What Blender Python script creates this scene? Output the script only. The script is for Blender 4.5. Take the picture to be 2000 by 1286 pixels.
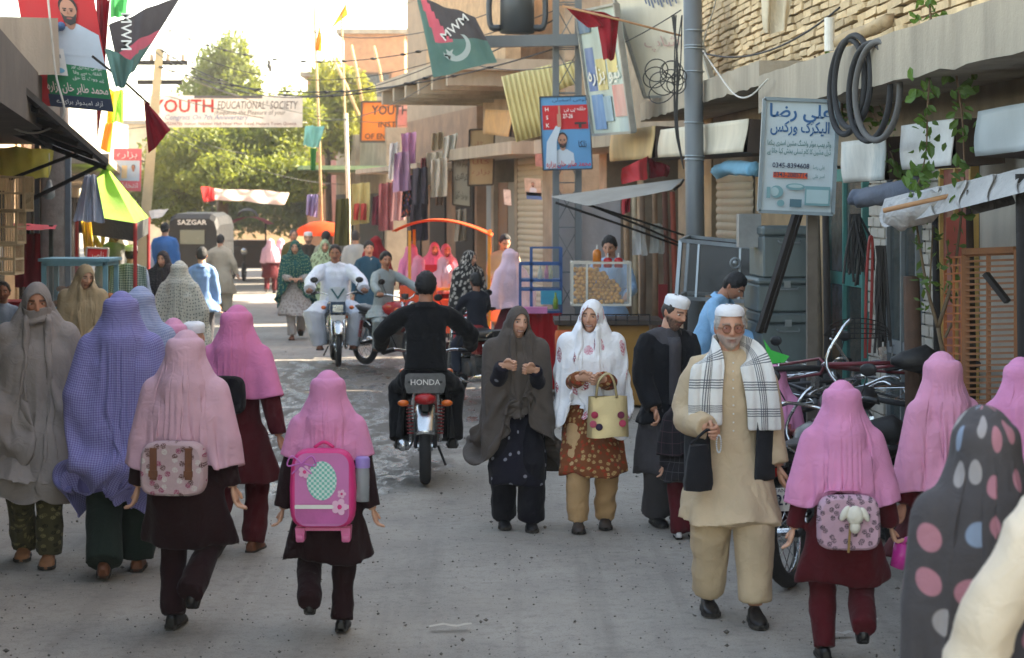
import bpy, bmesh, math, random
import numpy as np
from mathutils import Vector, Matrix, Euler
R = math.radians
SC = bpy.context.scene
for _o in list(bpy.data.objects): bpy.data.objects.remove(_o)
# ---------------------------------------------------------------- camera, sky, sun, exposure
FPX, CAMZ, HOR = 3900.0, 2.2, 400.0          # focal length in photo pixels, eye height, horizon row
cd = bpy.data.cameras.new('camera'); cam = bpy.data.objects.new('camera', cd); SC.collection.objects.link(cam)
cam.location = (0, 0, CAMZ); cam.rotation_euler = (R(90), 0, 0)
cd.sensor_width = 36; cd.lens = FPX*36/2000; cd.shift_y = -(643-HOR)/2000
cd.clip_start = .1; cd.clip_end = 2000
cd.dof.use_dof = True; cd.dof.focus_distance = 12.8; cd.dof.aperture_fstop = 4.5
SC.camera = cam
SUN_EL, SUN_AZ = R(33), math.atan2(.30, .95)   # azimuth from +X towards +Y
sdir = Vector((math.cos(SUN_EL)*math.cos(SUN_AZ), math.cos(SUN_EL)*math.sin(SUN_AZ), math.sin(SUN_EL)))
w = bpy.data.worlds.new('World'); SC.world = w; w.use_nodes = True
wn = w.node_tree; sky = wn.nodes.new('ShaderNodeTexSky'); sky.sky_type = 'NISHITA'; sky.sun_disc = False
sky.sun_elevation = SUN_EL; sky.sun_rotation = math.pi/2-SUN_AZ
sky.air_density = 1.0; sky.dust_density = 4; sky.ozone_density = .5; sky.altitude = 1600
tint = wn.nodes.new('ShaderNodeVectorMath'); tint.operation = 'MULTIPLY'; tint.inputs[1].default_value = (1.20, .975, .72)      # white balance for the open shade
wn.links.new(sky.outputs[0], tint.inputs[0]); wn.links.new(tint.outputs[0], wn.nodes['Background'].inputs[0]); wn.nodes['Background'].inputs[1].default_value = .15
sl = bpy.data.lights.new('sun', 'SUN'); sun = bpy.data.objects.new('sun', sl); SC.collection.objects.link(sun)
sl.energy = 3.8; sl.angle = R(.53); sl.color = (1, .88, .70)
sun.rotation_euler = (-sdir).to_track_quat('-Z', 'Y').to_euler(); sun.location = (20, 20, 30)
SC.view_settings.view_transform = 'Standard'; SC.view_settings.look = 'None'
SC.view_settings.exposure = 2.85; SC.view_settings.gamma = 1
SC.cycles.use_denoising = True
SC.cycles.max_bounces = 6; SC.cycles.diffuse_bounces = 3; SC.cycles.glossy_bounces = 2; SC.cycles.transmission_bounces = 3
SC.cycles.transparent_max_bounces = 6; SC.cycles.caustics_reflective = False; SC.cycles.caustics_refractive = False
# ---------------------------------------------------------------- helpers
COL = SC.collection.objects
def W(px, py, d): return np.array(((px-1000)/FPX*d, d, CAMZ-(py-HOR)/FPX*d))
def D(fy): return FPX*CAMZ/(fy-HOR)          # depth of a ground point on photo row fy
rng = np.random.default_rng(7); random.seed(7)
V = lambda *a: np.array(a, float)
def unit(v):
    v = np.asarray(v, float); n = np.linalg.norm(v); return v/n if n > 1e-9 else v
def rz(a): c, s = math.cos(a), math.sin(a); return np.array(((c, -s, 0), (s, c, 0), (0, 0, 1.)))
def rx(a): c, s = math.cos(a), math.sin(a); return np.array(((1., 0, 0), (0, c, -s), (0, s, c)))
def ry(a): c, s = math.cos(a), math.sin(a); return np.array(((c, 0, s), (0, 1., 0), (-s, 0, c)))
class MB:
    """collects shapes; build() links them as ONE mesh object"""
    def __init__(s): s.v = []; s.f = []; s.m = []; s.n = 0; s.uv = []; s.col = []; s.hasuv = False; s.hascol = False; s.T = None; s.rec = []
    def add(s, v, f, mi=0, uv=None, col=None):
        v = np.asarray(v, float).reshape(-1, 3)
        if s.T is not None: v = v@s.T[0].T+s.T[1]
        s.v.append(v); b = s.n
        s.rec.append((v, [tuple(int(i) for i in q) for q in f])); s.f += [tuple(int(i)+b for i in q) for q in f]; s.m += [mi]*len(f); s.n += len(v)
        s.uv.append(uv if uv is not None else np.zeros((len(v), 2))); s.hasuv |= uv is not None
        s.col.append(np.tile(np.asarray(col, float), (len(v), 1)) if col is not None and np.ndim(col) == 1 else (col if col is not None else np.ones((len(v), 3))))
        s.hascol |= col is not None
        return s
    def box(s, c, size, rot=None, mi=0, taper=1., col=None):
        x, y, z = np.array(size, float)/2
        v = np.array([(-x, -y, -z), (x, -y, -z), (x, y, -z), (-x, y, -z), (-x*taper, -y*taper, z), (x*taper, -y*taper, z), (x*taper, y*taper, z), (-x*taper, y*taper, z)])
        if rot is not None: v = v@np.asarray(rot).T
        return s.add(v+np.asarray(c), [(3, 2, 1, 0), (4, 5, 6, 7), (0, 1, 5, 4), (1, 2, 6, 5), (2, 3, 7, 6), (3, 0, 4, 7)], mi, col=col)
    def bar(s, a, b, wdt, hgt=None, mi=0, up=(0, 0, 1), col=None):
        a, b = np.asarray(a, float), np.asarray(b, float); hgt = hgt or wdt
        y = unit(b-a); x = np.cross(y, up)
        if np.linalg.norm(x) < 1e-3: x = np.cross(y, (1, 0, 0))
        x = unit(x); z = np.cross(x, y)
        return s.box((a+b)/2, (wdt, np.linalg.norm(b-a), hgt), np.stack([x, y, z], 1), mi, col=col)
    def tube(s, path, rad, n=8, mi=0, cap=True, sx=1., closed=False, col=None, up=None, ph=0):
        """swept ring; rad scalar or list; sx squashes the section across"""
        p = np.asarray(path, float); k = len(p); rad = np.broadcast_to(np.asarray(rad, float), (k,)) if np.ndim(rad) < 1 else np.asarray(rad, float)
        t = np.gradient(p, axis=0)
        if closed: t = np.roll(p, -1, 0)-np.roll(p, 1, 0)
        t /= np.maximum(np.linalg.norm(t, axis=1, keepdims=True), 1e-9)
        u = np.array(up if up is not None else ((0, 0, 1.) if abs(t[0][2]) < .9 else (0, 1., 0)), float); a = np.arange(n)*2*math.pi/n+ph; vs = []
        for i in range(k):
            u = u-t[i]*np.dot(u, t[i]); u = unit(u); b = np.cross(t[i], u)
            vs.append(p[i]+rad[i]*(np.cos(a)[:, None]*b*sx+np.sin(a)[:, None]*u))
        v = np.concatenate(vs); f = []
        for i in range(k if closed else k-1):
            j = (i+1) % k
            f += [(i*n+q, i*n+(q+1) % n, j*n+(q+1) % n, j*n+q) for q in range(n)]
        if cap and not closed: f += [tuple(range(n))[::-1], tuple((k-1)*n+q for q in range(n))]
        if col is not None and np.ndim(col) == 2 and len(col) == k: col = np.repeat(col, n, 0)
        return s.add(v, f, mi, col=col)
    def cyl(s, a, b, r0, r1=None, n=10, mi=0, cap=True, col=None): return s.tube([a, b], [r0, r0 if r1 is None else r1], n, mi, cap, col=col)
    def grid(s, P, mi=0, wrap=False, uv=None, keep=None, col=None):
        P = np.asarray(P, float); m, n = P.shape[:2]; f = []
        for i in range(m-1):
            for j in range(n if wrap else n-1):
                if keep is not None and not keep[i, j]: continue
                k = (j+1) % n; f.append((i*n+j, (i+1)*n+j, (i+1)*n+k, i*n+k))
        return s.add(P.reshape(-1, 3), f, mi, uv=None if uv is None else np.asarray(uv).reshape(-1, 2), col=col)
    def ball(s, c, r, nu=12, nv=8, mi=0, rot=None, col=None):
        r = np.broadcast_to(np.asarray(r, float), (3,)); th = np.linspace(0, math.pi, nv+1)[1:-1]; a = np.arange(nu)*2*math.pi/nu
        v = [(0, 0, 1)]+[(math.sin(t)*math.cos(q), math.sin(t)*math.sin(q), math.cos(t)) for t in th for q in a]+[(0, 0, -1)]
        v = np.array(v)*r
        if rot is not None: v = v@np.asarray(rot).T
        f = [(0, 1+q, 1+(q+1) % nu) for q in range(nu)]; k = nv-2
        for i in range(k): f += [(1+i*nu+q, 1+(i+1)*nu+q, 1+(i+1)*nu+(q+1) % nu, 1+i*nu+(q+1) % nu) for q in range(nu)]
        L = 1+k*nu; f += [(L+q, L+nu, L+(q+1) % nu) for q in range(nu)]
        return s.add(v+np.asarray(c), f, mi, col=col)
    def lathe(s, prof, c=(0, 0, 0), n=20, mi=0, rot=None, sy=1.):
        a = np.arange(n)*2*math.pi/n; P = np.array([[(r*math.cos(q), r*math.sin(q)*sy, z) for q in a] for r, z in prof])
        if rot is not None: P = P@np.asarray(rot).T
        return s.grid(P+np.asarray(c), mi, True)
    def prism(s, poly, o, ux, uy, th, mi=0):
        """polygon in the plane (ux,uy) at o, th thick along the normal"""
        o, ux, uy = np.asarray(o, float), unit(ux), unit(uy); nrm = np.cross(ux, uy); n = len(poly)
        v = [o+x*ux+y*uy for x, y in poly]; v += [q+nrm*th for q in v]
        f = [tuple(range(n))[::-1], tuple(range(n, 2*n))]+[(i, (i+1) % n, n+(i+1) % n, n+i) for i in range(n)]
        return s.add(v, f, mi)
    def torus(s, c, Rr, r, axis=(1, 0, 0), n=28, k=8, mi=0, sx=1., a0=0, a1=2*math.pi):
        ax = unit(axis); u = unit(np.cross(ax, (0, 0, 1) if abs(ax[2]) < .9 else (0, 1, 0))); q = np.cross(ax, u)
        full = a1-a0 > 6.28; t = np.linspace(a0, a1, n, endpoint=not full)
        return s.tube([np.asarray(c)+Rr*(math.cos(x)*u+math.sin(x)*q) for x in t], r, k, mi, closed=full, sx=sx, up=u)
    def mesh(s, name, mats, smooth=True):
        me = bpy.data.meshes.new(name); v = np.concatenate(s.v)
        me.from_pydata(v.tolist(), [], s.f)
        for m in (mats if isinstance(mats, (list, tuple)) else [mats]): me.materials.append(m)
        if any(s.m): me.polygons.foreach_set('material_index', s.m)
        if smooth: me.polygons.foreach_set('use_smooth', [True]*len(me.polygons))
        if s.hasuv:
            uvl = me.uv_layers.new(name='UVMap'); li = np.empty(len(me.loops), np.int32); me.loops.foreach_get('vertex_index', li)
            uvl.data.foreach_set('uv', np.concatenate(s.uv)[li].ravel())
        if s.hascol:
            ca = me.color_attributes.new('Col', 'FLOAT_COLOR', 'POINT'); c = np.concatenate(s.col)
            ca.data.foreach_set('color', np.concatenate([c, np.ones((len(c), 1))], 1).ravel())
        return me
    def build(s, name, mats, parent=None, smooth=False, loc=None):
        if parent is not None and loc is None and parent.get('_w'):      # authored in world space
            L = np.array(parent.location); s.v = [a-L for a in s.v]
        o = bpy.data.objects.new(name, s.mesh(name, mats, smooth)); COL.link(o)
        if parent is not None: o.parent = parent
        if loc is not None: o.location = loc
        return o
def split(mb, name, mat, parent, smooth=False):
    """one child object for each shape collected"""
    for v, f in mb.rec: g = MB(); g.add(v, f); g.build(name, mat, parent, smooth)
def tag(o, label=None, cat=None, group=None, kind=None):
    for k, x in (('label', label), ('category', cat), ('group', group), ('kind', kind)):
        if x: o[k] = x
    return o
def thing(name, label, cat, loc=(0, 0, 0), rotz=0, group=None, world=False):
    o = bpy.data.objects.new(name, None); COL.link(o); o.location = [float(x) for x in loc]; o.rotation_euler = (0, 0, rotz)
    o.empty_display_size = .1
    if world: o['_w'] = 1
    return tag(o, label, cat, group)
def solo(mb, name, mats, label, cat, group=None, smooth=False, base=None):
    """a thing that is one mesh; origin at its base"""
    v = np.concatenate(mb.v); L = np.array(base, float) if base is not None else np.array(((v[:, 0].min()+v[:, 0].max())/2, (v[:, 1].min()+v[:, 1].max())/2, v[:, 2].min()))
    mb.v = [a-L for a in mb.v]; o = mb.build(name, mats, None, smooth, L.tolist()); return tag(o, label, cat, group)
def struct(mb, name, mats, smooth=False): o = mb.build(name, mats, None, smooth); o['kind'] = 'structure'; return o
def dup(o, parent=None, **kw):
    c = o.copy(); COL.link(c); c.parent = parent
    for k, x in kw.items():
        if k == 'loc': c.location = x
        elif k == 'rot': c.rotation_euler = x
        elif k == 'scale': c.scale = x
        else: c[k] = x
    for ch in o.children: dup(ch, c)
    return c
def catenary(a, b, sag, n=14):
    a, b = np.asarray(a, float), np.asarray(b, float); t = np.linspace(0, 1, n)[:, None]
    p = a+(b-a)*t; p[:, 2] -= (4*sag*t*(1-t))[:, 0]; return p
def smoothpath(pts, n=24):
    """Catmull-Rom through points"""
    p = np.asarray(pts, float); k = len(p); q = np.concatenate([[2*p[0]-p[1]], p, [2*p[-1]-p[-2]]]); out = []
    for x in np.linspace(0, k-1, n):
        i = min(int(x), k-2); t = x-i; a, b, c, d_ = q[i:i+4]
        out.append(.5*((2*b)+(c-a)*t+(2*a-5*b+4*c-d_)*t*t+(3*b-a-3*c+d_)*t**3))
    return np.array(out)
def fuzz(P, amp, freq, seed=0, an=(1, 1, 1), oct=4):
    """cheap smooth noise of points, about -1..1, times amp"""
    g = np.random.default_rng(seed); P = np.asarray(P, float)*np.asarray(an); out = np.zeros(P.shape[:-1])
    for i in range(oct):
        k1 = unit(g.normal(size=3))*freq*(1.6**i)*g.uniform(.7, 1.3); k2 = unit(g.normal(size=3))*freq*(1.4**i)
        out += np.sin(P@k1+g.uniform(0, 6)+1.7*np.sin(P@k2+g.uniform(0, 6)))/(1.35**i)
    return amp*out/2.
# ---------------------------------------------------------------- materials
MATS = {}
def nodes(name):
    m = bpy.data.materials.new(name); m.use_nodes = True; t = m.node_tree
    return m, t, t.nodes['Principled BSDF'], t.links.new
def lin(c):
    """sRGB 0-255 triple to linear"""
    c = np.asarray(c, float)/255; return tuple(np.where(c <= .04045, c/12.92, ((c+.055)/1.055)**2.4))
def mixcol(t, fac, a, b, mode='MIX'):
    n = t.nodes.new('ShaderNodeMix'); n.data_type = 'RGBA'; n.blend_type = mode
    for i, x in ((0, fac), (6, a), (7, b)):
        if isinstance(x, bpy.types.NodeSocket): t.links.new(x, n.inputs[i])
        elif i == 0: n.inputs[0].default_value = x
        else: n.inputs[i].default_value = (*x[:3], 1)
    return n.outputs[2]
def noise(t, vec, scale, detail=3, rough=.55, dist=0):
    n = t.nodes.new('ShaderNodeTexNoise'); n.inputs['Scale'].default_value = scale; n.inputs['Detail'].default_value = detail
    n.inputs['Roughness'].default_value = rough; n.inputs['Distortion'].default_value = dist
    if vec is not None: t.links.new(vec, n.inputs['Vector'])
    return n.outputs[0]
def ramp(t, x, lo, hi, a=0., b=1.):
    n = t.nodes.new('ShaderNodeMapRange'); t.links.new(x, n.inputs[0])
    for i, y in enumerate((lo, hi, a, b)): n.inputs[i+1].default_value = y
    n.clamp = True; return n.outputs[0]
def math_(t, op, a, b=0.):
    n = t.nodes.new('ShaderNodeMath'); n.operation = op
    for i, x in enumerate((a, b)):
        if isinstance(x, bpy.types.NodeSocket): t.links.new(x, n.inputs[i])
        else: n.inputs[i].default_value = x
    return n.outputs[0]
def bumpn(t, bsdf, h, strength, dist=.01):
    n = t.nodes.new('ShaderNodeBump'); n.inputs['Strength'].default_value = strength; n.inputs['Distance'].default_value = dist
    t.links.new(h, n.inputs['Height']); t.links.new(n.outputs[0], bsdf.inputs['Normal'])
def coords(t, kind='Object', scale=(1, 1, 1)):
    n = t.nodes.new('ShaderNodeTexCoord'); mp = t.nodes.new('ShaderNodeMapping'); mp.inputs['Scale'].default_value = scale
    t.links.new(n.outputs[kind], mp.inputs[0]); return mp.outputs[0]
def M(key, col=None, rough=.8, var=.18, vs=5., bump=.25, bs=40., metal=0., dirt=None, dirtamt=.35, streak=False, spec=None, rand=0., alpha=None):
    """worn surface: base colour, blotches, dirt, fine relief. col is sRGB 0-255"""
    if key in MATS: return MATS[key]
    m, t, b, L = nodes(key); c = lin(col); v = coords(t, 'Object', (1, 1, .22) if streak else (1, 1, 1))
    n1 = noise(t, v, vs, 5, .62)
    a = tuple(min(1, x*(1-var)) for x in c); d = tuple(min(1, x*(1+var)) for x in c)
    out = mixcol(t, ramp(t, n1, .32, .68), a, d)
    if dirt is not None: out = mixcol(t, ramp(t, noise(t, v, vs*.45, 6, .7, .4), .48, .72, 0, dirtamt), out, lin(dirt))
    if rand:
        oi = t.nodes.new('ShaderNodeObjectInfo'); hs = t.nodes.new('ShaderNodeHueSaturation'); L(out, hs.inputs['Color'])
        L(ramp(t, oi.outputs['Random'], 0, 1, 1-rand, 1+rand), hs.inputs['Value']); out = hs.outputs[0]
    L(out, b.inputs['Base Color']); b.inputs['Metallic'].default_value = metal
    L(ramp(t, n1, .3, .7, max(.05, rough-.1), min(1, rough+.1)), b.inputs['Roughness'])
    if spec is not None: b.inputs['Specular IOR Level'].default_value = spec
    if alpha is not None: b.inputs['Alpha'].default_value = alpha
    if bump: bumpn(t, b, noise(t, coords(t), bs, 4, .6), bump, .01)
    MATS[key] = m; return m
def glass(key='glass', tint=(200, 205, 205), alpha=.25, rough=.08):
    if key in MATS: return MATS[key]
    m, t, b, L = nodes(key); b.inputs['Base Color'].default_value = (*lin(tint), 1); b.inputs['Alpha'].default_value = alpha
    L(ramp(t, noise(t, coords(t), 9, 3), .35, .7, rough, rough+.25), b.inputs['Roughness']); MATS[key] = m; return m
def fabric(key, col, pattern=None, c2=(255, 255, 255), c3=None, scale=1., wr=.4, rough=.92, thin=0.):
    """woven cloth; patterns follow the cloth's own UV, in metres"""
    if key in MATS: return MATS[key]
    m, t, b, L = nodes(key); c = lin(col); o = coords(t)
    base = mixcol(t, ramp(t, noise(t, o, 4, 4), .3, .7), tuple(x*.88 for x in c), tuple(min(1, x*1.1) for x in c))
    uv = coords(t, 'UV', (scale, scale, scale)) if pattern else None
    if pattern in ('dots', 'polka', 'floral', 'sprig', 'specks'):
        vo = t.nodes.new('ShaderNodeTexVoronoi'); vo.voronoi_dimensions = '2D'; L(uv, vo.inputs['Vector']); vo.inputs['Scale'].default_value = 1
        vo.inputs['Randomness'].default_value = {'dots': .45, 'polka': .5, 'floral': 1, 'sprig': .6, 'specks': .8}[pattern]
        r = {'dots': .17, 'polka': .24, 'floral': .30, 'sprig': .16, 'specks': .09}[pattern]
        k = ramp(t, vo.outputs['Distance'], r, r+.04, 1, 0)
        if pattern in ('floral', 'sprig'): k = math_(t, 'MULTIPLY', ramp(t, noise(t, uv, 9 if pattern == 'floral' else 22, 2), .42, .52), k)
        if c3 is not None:
            se = t.nodes.new('ShaderNodeSeparateColor'); L(vo.outputs['Color'], se.inputs[0])
            cc = mixcol(t, ramp(t, se.outputs[0], .49, .5), lin(c2), lin(c3[0]))
            if len(c3) > 1: cc = mixcol(t, ramp(t, se.outputs[1], .64, .65), cc, lin(c3[1]))
            if len(c3) > 2: cc = mixcol(t, ramp(t, se.outputs[2], .69, .7), cc, lin(c3[2]))
        else: cc = lin(c2)
        base = mixcol(t, k, base, cc)
    elif pattern in ('check', 'plaid', 'lines', 'rib'):
        se = t.nodes.new('ShaderNodeSeparateXYZ'); L(uv, se.inputs[0]); f = [math_(t, 'FRACT', se.outputs[i]) for i in (0, 1)]
        if pattern == 'check':
            g = [math_(t, 'GREATER_THAN', x, .5) for x in f]; k = math_(t, 'MULTIPLY', math_(t, 'ADD', g[0], g[1]), .5); base = mixcol(t, k, base, lin(c2))
        elif pattern == 'plaid':
            for i in (0, 1):
                ln = math_(t, 'MULTIPLY', math_(t, 'GREATER_THAN', f[i], .62), math_(t, 'LESS_THAN', math_(t, 'FRACT', math_(t, 'MULTIPLY', f[i], 11)), .5))
                base = mixcol(t, math_(t, 'MULTIPLY', ln, .85), base, lin(c2))
        elif pattern == 'lines': base = mixcol(t, math_(t, 'LESS_THAN', f[0], .07), mixcol(t, math_(t, 'LESS_THAN', f[1], .07), base, lin(c2)), lin(c2))
        else: base = mixcol(t, math_(t, 'GREATER_THAN', f[1], .55), base, lin(c2))
    L(base, b.inputs['Base Color']); b.inputs['Roughness'].default_value = rough; b.inputs['Specular IOR Level'].default_value = .2
    b.inputs['Sheen Weight'].default_value = .06; b.inputs['Sheen Roughness'].default_value = .5
    h = math_(t, 'ADD', noise(t, o, 13, 3, .5, 1.6), math_(t, 'MULTIPLY', noise(t, o, 260, 1), .03)); bumpn(t, b, h, wr, .02)
    if thin:       # light comes through thin cloth
        tr = t.nodes.new('ShaderNodeBsdfTranslucent'); mx = t.nodes.new('ShaderNodeMixShader'); mx.inputs[0].default_value = thin
        L(base, tr.inputs[0]); L(b.outputs[0], mx.inputs[1]); L(tr.outputs[0], mx.inputs[2]); L(mx.outputs[0], t.nodes['Material Output'].inputs[0])
    MATS[key] = m; return m
def skin(key='skin', rough=.55):
    if key in MATS: return MATS[key]
    m, t, b, L = nodes(key); a = t.nodes.new('ShaderNodeVertexColor'); a.layer_name = 'Col'
    n = noise(t, coords(t), 60, 3); L(mixcol(t, ramp(t, n, .3, .7, 0, .35), a.outputs[0], mixcol(t, 1., a.outputs[0], (.82, .74, .72), 'MULTIPLY')), b.inputs['Base Color'])
    b.inputs['Roughness'].default_value = rough; b.inputs['Specular IOR Level'].default_value = .35; bumpn(t, b, noise(t, coords(t), 220, 2), .12, .003)
    MATS[key] = m; return m
# ---------------------------------------------------------------- lettering
_AR = {'ا': (0xFE8D, 2), 'آ': (0xFE81, 2), 'ب': (0xFE8F, 4), 'پ': (0xFB56, 4), 'ت': (0xFE95, 4), 'ٹ': (0xFB66, 4), 'ج': (0xFE9D, 4), 'چ': (0xFB7A, 4), 'ح': (0xFEA1, 4), 'خ': (0xFEA5, 4),
       'د': (0xFEA9, 2), 'ڈ': (0xFB88, 2), 'ذ': (0xFEAB, 2), 'ر': (0xFEAD, 2), 'ڑ': (0xFB8C, 2), 'ز': (0xFEAF, 2), 'س': (0xFEB1, 4), 'ش': (0xFEB5, 4), 'ص': (0xFEB9, 4), 'ض': (0xFEBD, 4),
       'ط': (0xFEC1, 4), 'ظ': (0xFEC5, 4), 'ع': (0xFEC9, 4), 'غ': (0xFECD, 4), 'ف': (0xFED1, 4), 'ق': (0xFED5, 4), 'ک': (0xFB8E, 4), 'گ': (0xFB92, 4), 'ل': (0xFEDD, 4), 'م': (0xFEE1, 4),
       'ن': (0xFEE5, 4), 'و': (0xFEED, 2), 'ہ': (0xFBA6, 4), 'ھ': (0xFBAA, 4), 'ی': (0xFBFC, 4), 'ے': (0xFBAE, 2), 'ں': (0xFB9E, 2), 'ء': (0xFE80, 1)}
def urdu(s):
    o = []
    for i, ch in enumerate(s):
        if ch not in _AR: o.append(ch); continue
        b, n = _AR[ch]; p = i > 0 and _AR.get(s[i-1], (0, 0))[1] == 4 and n > 1; q = n == 4 and i+1 < len(s) and _AR.get(s[i+1], (0, 0))[1] > 1
        o.append(chr(b+(3 if p and q else 2 if q else 1 if p else 0)))
    return ''.join(o[::-1])
def text(body, size, mat, parent, o, ux, uy=(0, 0, 1), align='CENTER', width=None, bold=0., shear=0., name='lettering', off=.003):
    """flat lettering: o is the middle of its baseline, ux reading direction"""
    if any(ch in _AR for ch in body): body = ' '.join(urdu(wd) for wd in body.split(' ')[::-1])
    c = bpy.data.curves.new(name, 'FONT'); c.body = body; c.size = size; c.align_x = align; c.offset = bold*size; c.resolution_u = 2; c.shear = shear; c.fill_mode = 'FRONT'
    tmp = bpy.data.objects.new(name, c); me = bpy.data.meshes.new_from_object(tmp); bpy.data.objects.remove(tmp); bpy.data.curves.remove(c)
    k = len(me.vertices); v = np.empty(k*3); me.vertices.foreach_get('co', v); v = v.reshape(-1, 3)
    if width and k:
        wd = v[:, 0].max()-v[:, 0].min(); mid = 0 if align == 'CENTER' else v[:, 0].min(); v[:, 0] = (v[:, 0]-((v[:, 0].max()+v[:, 0].min())/2 if align == 'CENTER' else mid))*width/wd
    ux, uy = unit(ux), unit(uy); nrm = np.cross(ux, uy); L = np.array(parent.location) if parent is not None and parent.get('_w') else 0
    v = np.asarray(o, float)+v[:, :1]*ux+v[:, 1:2]*uy+nrm*off-L
    me.vertices.foreach_set('co', v.ravel()); me.materials.clear(); me.materials.append(mat)
    ob = bpy.data.objects.new(name, me); COL.link(ob)
    if parent is not None: ob.parent = parent
    return ob
# ---------------------------------------------------------------- figures
PENDING = []
def union(name, mb, mat, parent, voxel=.014, sm=5, wr=(.006, 16), an=(1, 1, .5), seed=0):
    """garment grown from overlapping tubes into one continuous surface (finished in finish())"""
    o = mb.build(name, mat, parent, True); r = o.modifiers.new('r', 'REMESH'); r.mode = 'VOXEL'; r.voxel_size = voxel; r.use_smooth_shade = True
    s = o.modifiers.new('s', 'SMOOTH'); s.iterations = sm; s.factor = .5
    PENDING.append((o, wr, an, seed)); return o
def finish():
    bpy.context.view_layer.update(); dg = bpy.context.evaluated_depsgraph_get(); jobs = []
    for o, wr, an, seed in PENDING: jobs.append((o, bpy.data.meshes.new_from_object(o.evaluated_get(dg)), wr, an, seed))
    for o, me, wr, an, seed in jobs:
        o.modifiers.clear(); old = o.data; nm = old.name; o.data = me; bpy.data.meshes.remove(old); me.name = nm
        k = len(me.vertices)
        if not k: continue
        v = np.empty(k*3); me.vertices.foreach_get('co', v); v = v.reshape(-1, 3); n = np.empty(k*3); me.vertex_normals.foreach_get('vector', n); n = n.reshape(-1, 3)
        ridge = 1-np.abs(fuzz(v, 1, wr[1], seed, an, 3))          # creased cloth: sharp valleys
        r2 = 1-np.abs(fuzz(v, 1, wr[1]*.8, seed+9, (an[2], an[2], an[0]*1.1), 2)); v = v+n*(wr[0]*((ridge-.55)*1.0+(r2-.6)*.5)+fuzz(v, wr[0]*.6, wr[1]*.5, seed+5, an))[:, None]
        me.vertices.foreach_set('co', v.ravel()); me.update()
        if len(me.uv_layers) == 0:
            uvl = me.uv_layers.new(name='UVMap'); li = np.empty(len(me.loops), np.int32); me.loops.foreach_get('vertex_index', li)
            c = v.mean(0); u = np.stack([np.arctan2(v[:, 0]-c[0], -(v[:, 1]-c[1]))*.17, v[:, 2]], 1); uvl.data.foreach_set('uv', u[li].ravel())
def ik(a, b, l1, l2, pole):
    a, b = np.asarray(a, float), np.asarray(b, float); d_ = b-a; L = np.linalg.norm(d_); L2 = min(L, (l1+l2)*.999); u = d_/max(L, 1e-6); b = a+u*L2
    x = (l1*l1-l2*l2+L2*L2)/(2*L2); h = math.sqrt(max(l1*l1-x*x, 0)); p = np.asarray(pole, float); p = p-u*np.dot(p, u); return a+u*x+unit(p)*h, b
SKIN = dict(a=(206, 156, 128), b=(218, 170, 142), c=(184, 132, 104), d=(158, 112, 88))
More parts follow.
